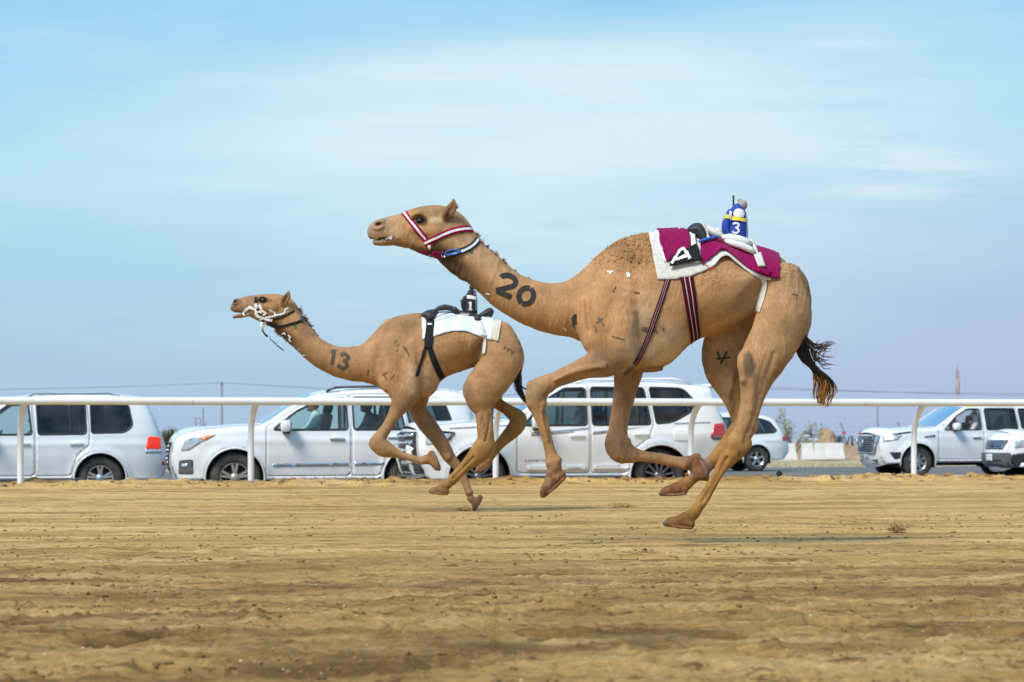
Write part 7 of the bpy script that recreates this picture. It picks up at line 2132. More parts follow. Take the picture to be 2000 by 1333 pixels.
def side_bits(S, name, poly, mat, off=.012, thick=.012, both=True, step=.05):
    for sd_ in ((-1, 1) if both else (-1,)):
        S.panel(name, poly, mat, None, [], sd_, off, step, thick)
YAW = math.radians(13.0)
def place(px_front, D_front, spec, yaw=YAW):
    """root position from the pixel column and depth of the middle of the front bumper"""
    p = P(px_front, 866, D_front); L2 = spec.get('ox', spec['L'] / 2)
    x, y = p.x + L2 * math.cos(yaw), p.y + L2 * math.sin(yaw)
    return (x, y, float(road_z(aline(x, y))))
def place_rear(px, D, spec, yaw=YAW):
    """root position from the near rear corner"""
    p = P(px, 866, D); lx, ly = spec['L'] - spec.get('ox', spec['L'] / 2), -spec['W'] / 2 + .12
    x, y = p.x - (lx * math.cos(yaw) - ly * math.sin(yaw)), p.y - (lx * math.sin(yaw) + ly * math.cos(yaw))
    return (x, y, float(road_z(aline(x, y))))
# ---------------------------------------------------------------- car 1: big estate at the left, seen from the rear wheel back
def door_poly(x0, x1, z0, z1, zt, lean0=0.0, lean1=0.0, r=.08):
    return rounded([(x0, z0), (x1, z0), (x1, z1), (x1 - lean1, zt), (x0 + lean0, zt), (x0, z1)], [r, r, .02, .06, .06, .02])
SP1 = dict(L=4.95, W=1.97, H=1.92, belt=1.16, sill=.36, wf=.90, wr=3.75, wz=.395, wrad=.395, arch=.475, paint=M_PAINTP, crease=1.02, nose=.12, edge=.12, tumble=.17,
           top=[(.06, .42), (.0, .62), (.02, .92), (.12, 1.10), (.40, 1.18), (.9, 1.23), (1.32, 1.27), (1.75, 1.58), (2.12, 1.80), (2.5, 1.875), (3.2, 1.915), (4.0, 1.90), (4.45, 1.84), (4.60, 1.74), (4.76, 1.40), (4.86, 1.10), (4.93, .86), (4.95, .66), (4.88, .44)])
c1 = Car('white_estate_car', 'dusty white four wheel drive with a red brake light ahead of the luxury car', place_rear(327, 37.2, SP1), YAW, SP1)
f1w = rounded([(1.55, 1.185), (2.55, 1.19), (2.48, 1.74), (2.18, 1.74), (1.88, 1.52)], .05); r1w = rounded([(2.67, 1.19), (3.50, 1.20), (3.48, 1.74), (2.64, 1.75)], .05)
build_car(c1, [dict(poly=rounded([(1.42, .44), (2.60, .44), (2.60, 1.2), (2.54, 1.80), (2.14, 1.79), (1.80, 1.56), (1.42, 1.22)], .06), win=f1w, glass=M_GLCLEAR, handle=(2.40, 1.02)),
               dict(poly=rounded([(2.615, .44), (3.24, .44), (3.34, .80), (3.56, .98), (3.57, 1.2), (3.53, 1.80), (2.555, 1.81), (2.615, 1.2)], .05), win=r1w, glass=M_GLTINT, bars=(3.24,), handle=(3.33, 1.02))],
          [dict(poly=rounded([(3.60, 1.21), (4.18, 1.22), (4.33, 1.33), (4.25, 1.73), (3.58, 1.75)], [.04, .10, .08, .08, .04]), glass=M_GLTINT)],
          dict(cowl=(1.32, 1.27), ws_top=(2.12, 1.80), rw_top=(4.56, 1.76), rw_bot=(4.80, 1.24), bonnet=(.12, 1.10), spokes=5, twin=True, rim=M_ALLOY, mirror=(1.75, 1.22), handle_mat=M_PAINTP, seat_mat=M_SEATD))
for sd_ in (-1, 1):
    lo = c1.panel('tail_light', rounded([(4.56, .92), (4.84, .92), (4.84, 1.13), (4.60, 1.15)], .03), M_LITR, None, [], sd_, .010, .05, .02)
    c1.panel('reverse_light', rounded([(4.54, .845), (4.86, .85), (4.845, .915), (4.555, .915)], .015), M_LAMPC, lo, [], sd_, .008, .05, .02)
    c1.panel('reflector', rounded([(4.85, .62), (4.91, .62), (4.91, .70), (4.85, .70)], .012), M_LAMPR, lo, [], sd_, .010, .03, .01)
    c1.panel('rear_door_shut_line', rounded([(4.44, 1.20), (4.455, 1.20), (4.385, 1.80), (4.37, 1.80)], .004), M_TRIMG, None, [], sd_, .002, .05, .004) if False else None
    m = MB(); m.box((2.35 - c1.ox, sd_ * .92, .38), (2.2, .16, .05), bev=.015); m.build('side_step', M_TRIMG, c1.root, smooth='auto')
    m = MB(); m.tube([(2.5 - c1.ox, sd_ * .72, 1.875), (2.6 - c1.ox, sd_ * .72, 1.915), (3.9 - c1.ox, sd_ * .72, 1.925), (4.1 - c1.ox, sd_ * .72, 1.885)], .012, 6); m.build('roof_rail', M_TRIMG, c1.root, smooth=True)

# ---------------------------------------------------------------- car 2: second car, complete, front at the left
SP2 = dict(L=5.06, W=1.97, H=1.87, belt=1.14, sill=.36, wf=1.02, wr=3.88, wz=.40, wrad=.405, arch=.485, paint=M_PAINTP, crease=1.0, nose=.07, edge=.12, fround=.34, fx=.95, tumble=.19,
           top=[(.08, .40), (.0, .60), (.0, .82), (.06, 1.02), (.20, 1.12), (.55, 1.19), (1.05, 1.24), (1.46, 1.27), (1.85, 1.52), (2.25, 1.73), (2.65, 1.80), (3.3, 1.86), (4.0, 1.855), (4.55, 1.81), (4.78, 1.76), (4.86, 1.62), (4.95, 1.25), (5.02, 1.0), (5.06, .72), (4.98, .44)])
c2 = Car('white_luxury_car', 'white luxury four wheel drive whose driver wears a white cap', place(334, 33.7, SP2, math.radians(9)), math.radians(9), SP2)
f2w = rounded([(1.64, 1.175), (2.83, 1.175), (2.81, 1.68), (2.42, 1.66), (2.02, 1.47)], .05); r2w = rounded([(2.94, 1.175), (3.76, 1.18), (3.66, 1.69), (2.92, 1.69)], .05)
build_car(c2, [dict(poly=rounded([(1.52, .42), (2.88, .42), (2.885, 1.17), (2.865, 1.745), (2.40, 1.725), (1.98, 1.51), (1.52, 1.22)], .06), win=f2w, glass=M_GLCLEAR, handle=(2.66, 1.02)),
               dict(poly=rounded([(2.90, .42), (3.36, .42), (3.46, .76), (3.72, .99), (3.83, 1.18), (3.72, 1.75), (2.88, 1.75), (2.90, 1.17)], .05), win=r2w, glass=M_GLCLEAR, far=M_GLCLEAR, bars=(3.46,), handle=(3.60, 1.04))],
          [dict(poly=rounded([(3.86, 1.19), (4.42, 1.21), (4.54, 1.30), (4.40, 1.67), (3.76, 1.69)], [.04, .10, .08, .08, .04]), glass=M_GLMID)],
          dict(cowl=(1.46, 1.27), ws_top=(2.25, 1.73), rw_top=(4.82, 1.70), rw_bot=(4.95, 1.25), bonnet=(.13, 1.08), spokes=5, twin=True, rim=simple('dusty_alloy', (.46, .42, .36), .4, metal=.7, var=.2), mirror=(1.86, 1.23), seat_mat=M_SEATD, seat_x=2.18))
for sd_ in (-1, 1):
    hd = c2.panel('headlight', rounded([(.16, .83), (.22, .99), (.40, 1.07), (.72, 1.095), (.50, .985), (.30, .85)], .02), M_LAMPC, None, [], sd_, .010, .03, .02)
    c2.panel('indicator', rounded([(.45, 1.025), (.50, 1.065), (.70, 1.085), (.55, 1.01)], .012), M_LAMPO, hd, [], sd_, .018, .03, .012)
    c2.panel('fog_light_grille', rounded([(.12, .46), (.36, .46), (.35, .70), (.13, .68)], .03), M_TRIMG, None, [], sd_, .008, .04, .01)
    c2.panel('fog_light', rounded([(.17, .57), (.27, .57), (.27, .63), (.17, .63)], .02), M_LAMPC, None, [], sd_, .016, .04, .01)
    c2.panel('door_moulding', rounded([(1.62, .585), (2.84, .60), (2.84, .635), (1.62, .62)], .012), M_CHR, None, [], sd_, .016, .05, .02)
    c2.panel('door_moulding', rounded([(2.94, .60), (3.40, .605), (3.43, .64), (2.94, .635)], .012), M_CHR, None, [], sd_, .016, .05, .02)
    c2.panel('tail_light', rounded([(4.78, .98), (5.0, .98), (4.97, 1.16), (4.80, 1.18)], .03), M_LAMPR, None, [], sd_, .010, .05, .02)
    m = MB(); m.tube([(2.5 - c2.ox, sd_ * .74, 1.79), (2.65 - c2.ox, sd_ * .74, 1.86), (4.1 - c2.ox, sd_ * .74, 1.895), (4.3 - c2.ox, sd_ * .74, 1.85)], .02, 6); m.build('roof_rail', M_TRIMB, c2.root, smooth=True)
m = MB(); m.box((4.90 - c2.ox, 0, 1.79), (.34, 1.45, .05), bev=.02); m.build('spoiler', M_PAINTP, c2.root, smooth='auto')
c2.nose_part('grille', rounded([(-.55, .98), (.55, .98), (.42, .46), (-.42, .46)], .05), M_TRIMB, None, .012, .02)
for k in range(6):
    z = .56 + k * .07; c2.nose_part('grille_bar', [(-.42, z), (.42, z), (.42, z + .022), (-.42, z + .022)], M_CHR, None, .018, .015)

# ---------------------------------------------------------------- car 3: newest one with bold grille
SP3 = dict(L=4.98, W=1.98, H=1.88, belt=1.16, sill=.37, wf=.91, wr=3.76, wz=.405, wrad=.41, arch=.50, paint=M_PAINTW, crease=1.06, nose=.10, edge=.11, fround=.16, fx=.55, flare=.05, flw=.10, tumble=.17,
           top=[(.10, .42), (.03, .56), (.0, .80), (.0, 1.04), (.05, 1.13), (.20, 1.18), (.6, 1.23), (1.05, 1.26), (1.40, 1.28), (1.80, 1.55), (2.18, 1.785), (2.55, 1.845), (3.2, 1.875), (3.9, 1.865), (4.35, 1.83), (4.62, 1.80), (4.70, 1.73), (4.80, 1.42), (4.92, 1.14), (4.98, .90), (4.97, .66), (4.88, .44)])
c3 = Car('white_offroad_car', 'clean white four wheel drive with a bold silver grille and lettering on its door', place(798, 31.75, SP3), YAW, SP3)
f3w = rounded([(1.62, 1.195), (2.60, 1.20), (2.60, 1.76), (2.28, 1.755), (1.96, 1.57)], .05); r3w = rounded([(2.70, 1.20), (3.62, 1.21), (3.54, 1.765), (2.70, 1.77)], .05)
build_car(c3, [dict(poly=rounded([(1.50, .46), (2.65, .46), (2.65, 1.2), (2.65, 1.82), (2.25, 1.81), (1.92, 1.60), (1.50, 1.23)], .06), win=f3w, glass=M_GLMID, handle=(2.44, 1.03)),
               dict(poly=rounded([(2.665, .46), (3.24, .46), (3.34, .82), (3.60, 1.0), (3.68, 1.2), (3.60, 1.82), (2.665, 1.825), (2.665, 1.2)], .05), win=r3w, glass=glass_mat('half_open_glass', (.30, .34, .34)), bars=(3.44,), handle=(3.46, 1.05))],
          [dict(poly=rounded([(3.72, 1.22), (3.98, 1.24), (4.36, 1.44), (4.36, 1.56), (4.18, 1.76), (3.64, 1.775)], [.04, .14, .05, .05, .08, .04]), glass=M_GLTINT)],
          dict(cowl=(1.40, 1.28), ws_top=(2.18, 1.785), rw_top=(4.69, 1.74), rw_bot=(4.82, 1.38), bonnet=(.03, 1.10), spokes=12, rim=M_ALLOYD, mirror=(1.82, 1.24), seat_mat=M_SEAT, handle_mat=M_PAINTW))
for sd_ in (-1, 1):
    tl = c3.panel('tail_light', rounded([(4.58, .99), (4.92, 1.0), (4.88, 1.23), (4.66, 1.21)], .03), M_LAMPR, None, [], sd_, .012, .05, .02)
    c3.panel('tail_light_base', rounded([(4.62, .965), (4.93, .96), (4.925, 1.02), (4.60, 1.02)], .01), M_TRIMG, tl, [], sd_, .016, .05, .02)
    c3.panel('fuel_flap', rounded([(3.98, .94), (4.24, .94), (4.24, 1.14), (3.98, 1.14)], .05), c3.c['paint'], None, [], sd_, .006, .05, .006)
    c3.panel('door_moulding', rounded([(1.66, .50), (2.60, .51), (2.58, .58), (1.90, .60), (1.66, .57)], .02), M_PAINTW, None, [], sd_, .03, .04, .03)
    c3.panel('door_moulding', rounded([(2.70, .51), (3.22, .51), (3.26, .55), (3.0, .60), (2.70, .585)], .02), M_PAINTW, None, [], sd_, .03, .04, .03)
    c3.panel('swoosh_stripe', [(1.72, 1.04), (2.62, 1.125), (2.62, 1.155), (2.2, 1.115), (1.72, 1.085)], M_SILVS, None, [], sd_, .004, .05, 0)
    c3.panel('swoosh_stripe', [(2.69, 1.065), (3.2, 1.12), (3.55, 1.165), (3.2, 1.14), (2.69, 1.09)], M_SILVS, None, [], sd_, .004, .05, 0)
    c3.panel('bronze_line', [(1.72, 1.024), (2.40, 1.085), (2.40, 1.095), (1.72, 1.038)], M_BRONZE, None, [], sd_, .006, .05, 0)
    c3.panel('bronze_line', [(2.69, 1.050), (3.2, 1.100), (3.2, 1.110), (2.69, 1.064)], M_BRONZE, None, [], sd_, .006, .05, 0)
    c3.panel('fender_stripe', [(.45, 1.135), (1.40, 1.19), (1.40, 1.205), (.45, 1.155)], M_SILVS, None, [], sd_, .005, .05, 0)
    c3.panel('quarter_stripe', [(4.0, 1.205), (4.60, 1.225), (4.60, 1.243), (4.0, 1.225)], M_SILVS, None, [], sd_, .005, .05, 0)
    hd = c3.panel('headlight', rounded([(.10, .90), (.30, .92), (.44, .99), (.50, 1.08), (.30, 1.09), (.10, 1.06)], .02), M_LAMPC, None, [], sd_, .012, .03, .02)
    c3.panel('headlight_frame', rounded([(.28, .90), (.46, .97), (.54, 1.09), (.30, 1.115), (.30, 1.085), (.49, 1.07), (.43, .99), (.28, .93)], .01), M_TRIMB, hd, [], sd_, .018, .03, .02)
    m = MB(); m.tube([(2.45 - c3.ox, sd_ * .735, 1.845), (2.60 - c3.ox, sd_ * .735, 1.895), (4.05 - c3.ox, sd_ * .735, 1.915), (4.35 - c3.ox, sd_ * .735, 1.85)], .022, 8); m.build('roof_rail', M_PAINTW, c3.root, smooth=True)
    m = MB(); m.box((2.3 - c3.ox, sd_ * .93, .40), (1.9, .16, .05), bev=.015); m.build('side_step', M_TRIMG, c3.root, smooth='auto')
m = MB(); m.box((4.76 - c3.ox, 0, 1.815), (.36, 1.42, .05), bev=.02); m.build('spoiler', M_PAINTW, c3.root, smooth='auto')
# front: dark grille opening, bold chrome bars, side columns, lower intake
g3 = c3.nose_part('grille', rounded([(-.72, 1.10), (.72, 1.10), (.74, .66), (-.74, .66)], .05), M_TRIMB, None, .010, .02)
for z in (.70, .82, .94, 1.05):
    c3.nose_part('grille_bar', rounded([(-.66, z - .026), (.66, z - .026), (.66, z + .026), (-.66, z + .026)], .015), M_CHR, g3, .045, .035)
for sg in (-1, 1):
    c3.nose_part('grille_column', rounded([(sg * .42, .62), (sg * .62, .62), (sg * .66, .86), (sg * .46, .90)], .02), M_PAINTW, g3, .055, .04)
    c3.nose_part('lower_intake', rounded([(sg * .56, .46), (sg * .88, .46), (sg * .86, .60), (sg * .60, .61)], .02), M_TRIMB, None, .016, .02)
    for q in range(3):
        c3.nose_part('intake_fin', [(sg * .60, .475 + q * .045), (sg * .84, .475 + q * .045), (sg * .84, .490 + q * .045), (sg * .60, .490 + q * .045)], M_TRIMG, None, .03, .012)
c3.nose_part('lower_grille', rounded([(-.52, .44), (.52, .44), (.48, .60), (-.48, .60)], .02), M_TRIMB, None, .016, .02)
for q in (-.5, .5):
    c3.nose_part('bumper_blade', rounded([(q - .05, .43), (q + .05, .43), (q + .02, .64), (q - .08, .64)], .015), M_PAINTW, None, .04, .03)
# lettering on the front door
def lettering(text, size, mat, parent, origin, xdir, zdir, yoff=0.0, name='lettering', bold=0.0):
    cu = bpy.data.curves.new(name, 'FONT'); cu.body = text; cu.size = size; cu.extrude = .001; cu.offset = bold
    t = bpy.data.objects.new(name, cu); COL.objects.link(t)
    bpy.context.view_layer.update()
    me = bpy.data.meshes.new_from_object(t.evaluated_get(bpy.context.evaluated_depsgraph_get()))
    bpy.data.objects.remove(t); bpy.data.curves.remove(cu)
    for v in me.vertices:
        a, b, c_ = v.co
        v.co = Vector(origin) + Vector(xdir) * a + Vector(zdir) * b + Vector(xdir).cross(Vector(zdir)) * c_
    return obj(name, me, mat, parent)
yy = -float(c3.hw(1.9, .68)) - .004
lettering('LAND CRUISER', .055, M_TRIMG, c3.root, (1.62 - c3.ox, yy, .64), (1.55, 0, 0), (0, 0, .8))

# ---------------------------------------------------------------- car 4: far one behind the camel's hind legs
SP4 = dict(L=5.2, W=2.0, H=1.85, belt=1.13, sill=.40, wf=.95, wr=4.05, wz=.40, wrad=.40, arch=.48, paint=M_PAINTW, crease=1.0, nose=.12, edge=.12, tumble=.19,
           top=[(.06, .44), (.0, .65), (.02, .98), (.15, 1.12), (.5, 1.19), (1.0, 1.23), (1.45, 1.27), (1.9, 1.56), (2.3, 1.76), (2.8, 1.83), (3.5, 1.85), (4.2, 1.80), (4.62, 1.70), (4.80, 1.52), (4.98, 1.22), (5.12, .98), (5.2, .78), (5.18, .60), (5.05, .44)])
c4 = Car('white_family_car', 'white family car with a small red tail light driving far ahead near the concrete barriers', place_rear(1543, 65.5, SP4), YAW, SP4)
build_car(c4, [dict(poly=rounded([(1.5, .46), (2.75, .46), (2.75, 1.17), (2.68, 1.75), (2.3, 1.72), (1.95, 1.54), (1.5, 1.20)], .06), win=rounded([(1.62, 1.165), (2.70, 1.17), (2.64, 1.69), (2.34, 1.68), (2.0, 1.50)], .05), glass=M_GLMID, handle=(2.5, 1.0)),
               dict(poly=rounded([(2.77, .46), (3.5, .46), (3.62, .80), (3.82, .98), (3.84, 1.17), (3.78, 1.76), (2.70, 1.77), (2.77, 1.17)], .05), win=rounded([(2.83, 1.17), (3.78, 1.18), (3.72, 1.70), (2.78, 1.71)], .05), glass=M_GLMID, handle=(3.6, 1.02))],
          [dict(poly=rounded([(3.90, 1.19), (4.62, 1.22), (4.74, 1.29), (4.52, 1.58), (4.2, 1.68), (3.86, 1.70)], .06), glass=M_GLMID)],
          dict(cowl=(1.45, 1.27), ws_top=(2.3, 1.76), rw_top=(4.68, 1.64), rw_bot=(4.94, 1.28), bonnet=(.15, 1.12), spokes=5, rim=M_ALLOY, mirror=(1.85, 1.20), seat_mat=M_SEAT))
side_bits(c4, 'tail_light', rounded([(4.90, .98), (5.14, .97), (5.08, 1.14), (4.96, 1.16)], .03), M_LAMPR)

# ---------------------------------------------------------------- car 5: off-roader with latticed grille and lit lamp
SP5 = dict(L=5.16, W=2.0, H=1.93, belt=1.20, sill=.40, wf=.96, wr=4.03, wz=.405, wrad=.41, arch=.50, paint=M_PAINTW, crease=1.06, nose=.14, edge=.12, fround=.24, fx=.7, flare=.04, tumble=.17,
           top=[(.16, .34), (.05, .50), (.0, .74), (.0, .98), (.05, 1.12), (.25, 1.19), (.7, 1.25), (1.15, 1.29), (1.50, 1.31), (1.95, 1.60), (2.32, 1.82), (2.75, 1.89), (3.4, 1.925), (4.2, 1.90), (4.8, 1.82), (4.95, 1.64), (5.05, 1.25), (5.14, .95), (5.16, .70), (5.05, .46)])
c5 = Car('white_lattice_grille_car', 'white off-roader with a lit headlamp, latticed grille and a driver in white headcloth', place(1696, 54.0, SP5), YAW, SP5)
build_car(c5, [dict(poly=rounded([(1.55, .46), (2.82, .46), (2.82, 1.22), (2.80, 1.84), (2.38, 1.83), (2.02, 1.62), (1.55, 1.27)], .06), win=rounded([(1.72, 1.235), (2.76, 1.24), (2.74, 1.78), (2.42, 1.78), (2.08, 1.59)], .05), glass=glass_mat('open_window', (.95, .95, .93), .15), handle=(2.62, 1.03)),
               dict(poly=rounded([(2.84, .46), (3.5, .46), (3.6, .82), (3.82, 1.0), (3.88, 1.22), (3.80, 1.84), (2.82, 1.85), (2.84, 1.22)], .05), win=rounded([(2.92, 1.24), (3.80, 1.25), (3.74, 1.79), (2.90, 1.79)], .05), glass=M_GLCLEAR, bars=(3.62,), handle=(3.62, 1.05))],
          [dict(poly=rounded([(3.92, 1.26), (4.5, 1.28), (4.62, 1.40), (4.45, 1.76), (3.86, 1.79)], .06), glass=M_GLTINT)],
          dict(cowl=(1.50, 1.31), ws_top=(2.32, 1.82), rw_top=(4.85, 1.76), rw_bot=(5.05, 1.25), bonnet=(.03, 1.10), spokes=8, rim=M_ALLOY, mirror=(2.02, 1.32), seat_mat=M_SEAT, wsglass=M_GLTINT))
for sd_ in (-1, 1):
    hd = c5.panel('headlight', rounded([(.06, .92), (.40, .98), (.52, 1.10), (.30, 1.12), (.06, 1.07)], .02), M_LAMPC, None, [], sd_, .010, .03, .02)
    c5.panel('lit_lamp', rounded([(.10, 1.0), (.30, 1.0), (.30, 1.07), (.10, 1.06)], .02), M_LIT, hd, [], sd_, .020, .03, .012)
    c5.panel('lamp_brow', rounded([(.28, 1.10), (.82, 1.17), (.74, 1.20), (.30, 1.14)], .01), M_TRIMB, hd, [], sd_, .010, .04, .012)
    c5.panel('bumper_vent', rounded([(.20, .66), (.48, .66), (.46, .50), (.34, .46)], .03), M_TRIMB, None, [], sd_, .008, .04, .01)
    c5.panel('fender_vent', rounded([(1.16, 1.03), (1.46, 1.05), (1.44, 1.11), (1.12, 1.06)], .015), M_TRIMB, None, [], sd_, .006, .03, .008)
    c5.panel('fender_vent_trim', rounded([(1.22, 1.045), (1.42, 1.058), (1.41, 1.078), (1.22, 1.06)], .008), M_CHR, None, [], sd_, .014, .03, .008)
    m = MB(); m.box((2.5 - c5.ox, sd_ * .94, .40), (2.1, .18, .05), bev=.015); m.build('side_step', M_TRIMG, c5.root, smooth='auto')
    m = MB(); m.tube([(2.45 - c5.ox, sd_ * .79, 1.845), (3.3 - c5.ox, sd_ * .79, 1.865), (4.2 - c5.ox, sd_ * .79, 1.85)], .014, 6); m.build('drip_rail', M_YEL, c5.root, smooth=True)
g5 = c5.nose_part('grille', rounded([(-.58, 1.09), (.58, 1.09), (.44, .66), (-.44, .66)], .04), M_TRIMB, None, .012, .02)
for r in range(7):
    z = .70 + r * .058; w = .43 + .13 * (z - .66) / .43
    c5.nose_part('lattice_bar', [(-w, z), (w, z), (w, z + .014), (-w, z + .014)], M_ALLOY, g5, .026, .012)
for q in range(-6, 7):
    y = q * .075; c5.nose_part('lattice_bar', [(y - .006, .69), (y + .006, .69), (y * 1.2 + .006, 1.07), (y * 1.2 - .006, 1.07)], M_ALLOYD, g5, .022, .010, .09)
for sg in (-1, 1):
    c5.nose_part('chrome_arm', rounded([(sg * .48, .62), (sg * .56, .62), (sg * .74, 1.09), (sg * .62, 1.11)], .02), M_CHR, g5, .034, .02)
c5.nose_part('chrome_arm', rounded([(-.50, .62), (.50, .62), (.50, .66), (-.50, .66)], .02), M_CHR, g5, .034, .02)
m = MB(); ex = c5.front_x(.90, 0) - .05 - c5.ox; m.tube([(ex, .10 * math.cos(t), .90 + .10 * math.sin(t)) for t in np.linspace(0, 2 * math.pi, 21)], .016, 6, cap=False)
em = m.build('emblem_ring', M_CHR, c5.root, smooth=True); m = MB(); m.box((ex - .006, 0, .90), (.02, .24, .04), bev=.006); m.build('emblem_bar', M_CHR, em, smooth='auto')
pl = c5.nose_part('number_plate', rounded([(-.26, .50), (.26, .50), (.26, .61), (-.26, .61)], .01), M_PLATE, None, .03, .012)
for y0, y1 in ((-.21, -.14), (-.02, .02), (.04, .08), (.10, .14), (.18, .20)):
    c5.nose_part('plate_mark', [(y0, .525), (y1, .525), (y1, .585), (y0, .585)], M_TRIMG, pl, .034, .002)
c5.nose_part('lower_intake', rounded([(-.50, .36), (.50, .36), (.58, .46), (-.58, .46)], .02), M_TRIMB, None, .016, .02)

# ---------------------------------------------------------------- car 6: cut off by the right edge, black bumper
SP6 = dict(L=4.95, W=1.86, H=1.82, belt=1.14, sill=.42, wf=.90, wr=3.9, wz=.39, wrad=.39, arch=.47, paint=M_PAINTW, crease=1.0, nose=.14, edge=.12, fround=.28, fx=.8, tumble=.17,
           top=[(.10, .30), (.0, .44), (.0, .70), (.06, .90), (.16, 1.04), (.36, 1.10), (.8, 1.16), (1.40, 1.21), (1.85, 1.48), (2.2, 1.68), (2.6, 1.76), (3.3, 1.82), (4.0, 1.79), (4.6, 1.72), (4.78, 1.52), (4.86, 1.2), (4.93, .95), (4.95, .68), (4.85, .44)])
c6 = Car('white_black_bumper_car', 'white car with a black front bumper overlapping the lattice grilled off-roader', place(1946, 49.0, SP6), YAW, SP6)
build_car(c6, [dict(poly=rounded([(1.5, .46), (2.65, .46), (2.65, 1.16), (2.62, 1.70), (2.28, 1.66), (1.92, 1.48), (1.5, 1.20)], .06), win=rounded([(1.65, 1.16), (2.58, 1.165), (2.56, 1.64), (2.32, 1.62), (1.98, 1.45)], .05), glass=M_GLCLEAR, handle=(2.4, 1.0)),
               dict(poly=rounded([(2.67, .46), (3.35, .46), (3.45, .80), (3.65, .98), (3.7, 1.16), (3.64, 1.71), (2.64, 1.71), (2.67, 1.16)], .05), win=rounded([(2.74, 1.17), (3.62, 1.17), (3.56, 1.65), (2.72, 1.65)], .05), glass=M_GLTINT, handle=(3.45, 1.02))],
          [dict(poly=rounded([(3.75, 1.18), (4.3, 1.20), (4.45, 1.28), (4.3, 1.60), (3.7, 1.65)], .06), glass=M_GLTINT)],
          dict(cowl=(1.40, 1.21), ws_top=(2.2, 1.68), rw_top=(4.68, 1.64), rw_bot=(4.86, 1.2), bonnet=(.14, 1.02), spokes=6, rim=M_ALLOY, mirror=(1.86, 1.2), seat_mat=M_SEAT))
for sd_ in (-1, 1):
    c6.panel('headlight', rounded([(.10, .76), (.45, .82), (.66, .98), (.34, 1.0), (.12, .94)], .03), M_LAMPC, None, [], sd_, .010, .03, .02)
    c6.panel('bumper_corner', rounded([(.06, .30), (.62, .32), (.55, .56), (.30, .66), (.06, .62)], .04), M_TRIMB, None, [], sd_, .012, .04, .014)
    c6.panel('skid_corner', rounded([(.20, .32), (.60, .34), (.56, .42), (.24, .42)], .03), M_PAINTW, None, [], sd_, .024, .04, .014)
c6.nose_part('black_bumper', rounded([(-.72, .66), (.72, .66), (.74, .30), (-.74, .30)], .05), M_TRIMG, None, .03, .05)
c6.nose_part('bumper_slot', rounded([(-.45, .50), (.45, .50), (.42, .38), (-.42, .38)], .03), M_TRIMB, None, .036, .02)
g6 = c6.nose_part('grille', rounded([(-.56, .96), (.56, .96), (.44, .74), (-.44, .74)], .03), M_TRIMB, None, .014, .02)
for r in range(4):
    z = .765 + r * .05; w = .44 + .10 * (z - .74) / .22
    c6.nose_part('grille_bar', [(-w, z), (w, z), (w, z + .020), (-w, z + .020)], M_CHR, g6, .030, .015)
em = c6.nose_part('emblem', rounded([(-.035, .80), (.02, .79), (.05, .85), (.02, .92), (-.03, .90), (-.06, .85)], .015), M_ALLOYD, g6, .05, .012)
pl = c6.nose_part('number_plate', rounded([(-.16, .46), (.16, .46), (.16, .62), (-.16, .62)], .01), M_PLATE, None, .06, .012)
for y0, y1, z0, z1 in ((-.12, -.05, .56, .60), (.02, .12, .56, .60), (-.12, .12, .48, .53)):
    c6.nose_part('plate_mark', [(y0, z0), (y1, z0), (y1, z1), (y0, z1)], simple('plate_grey', (.5, .5, .55), .6), pl, .064, .002)
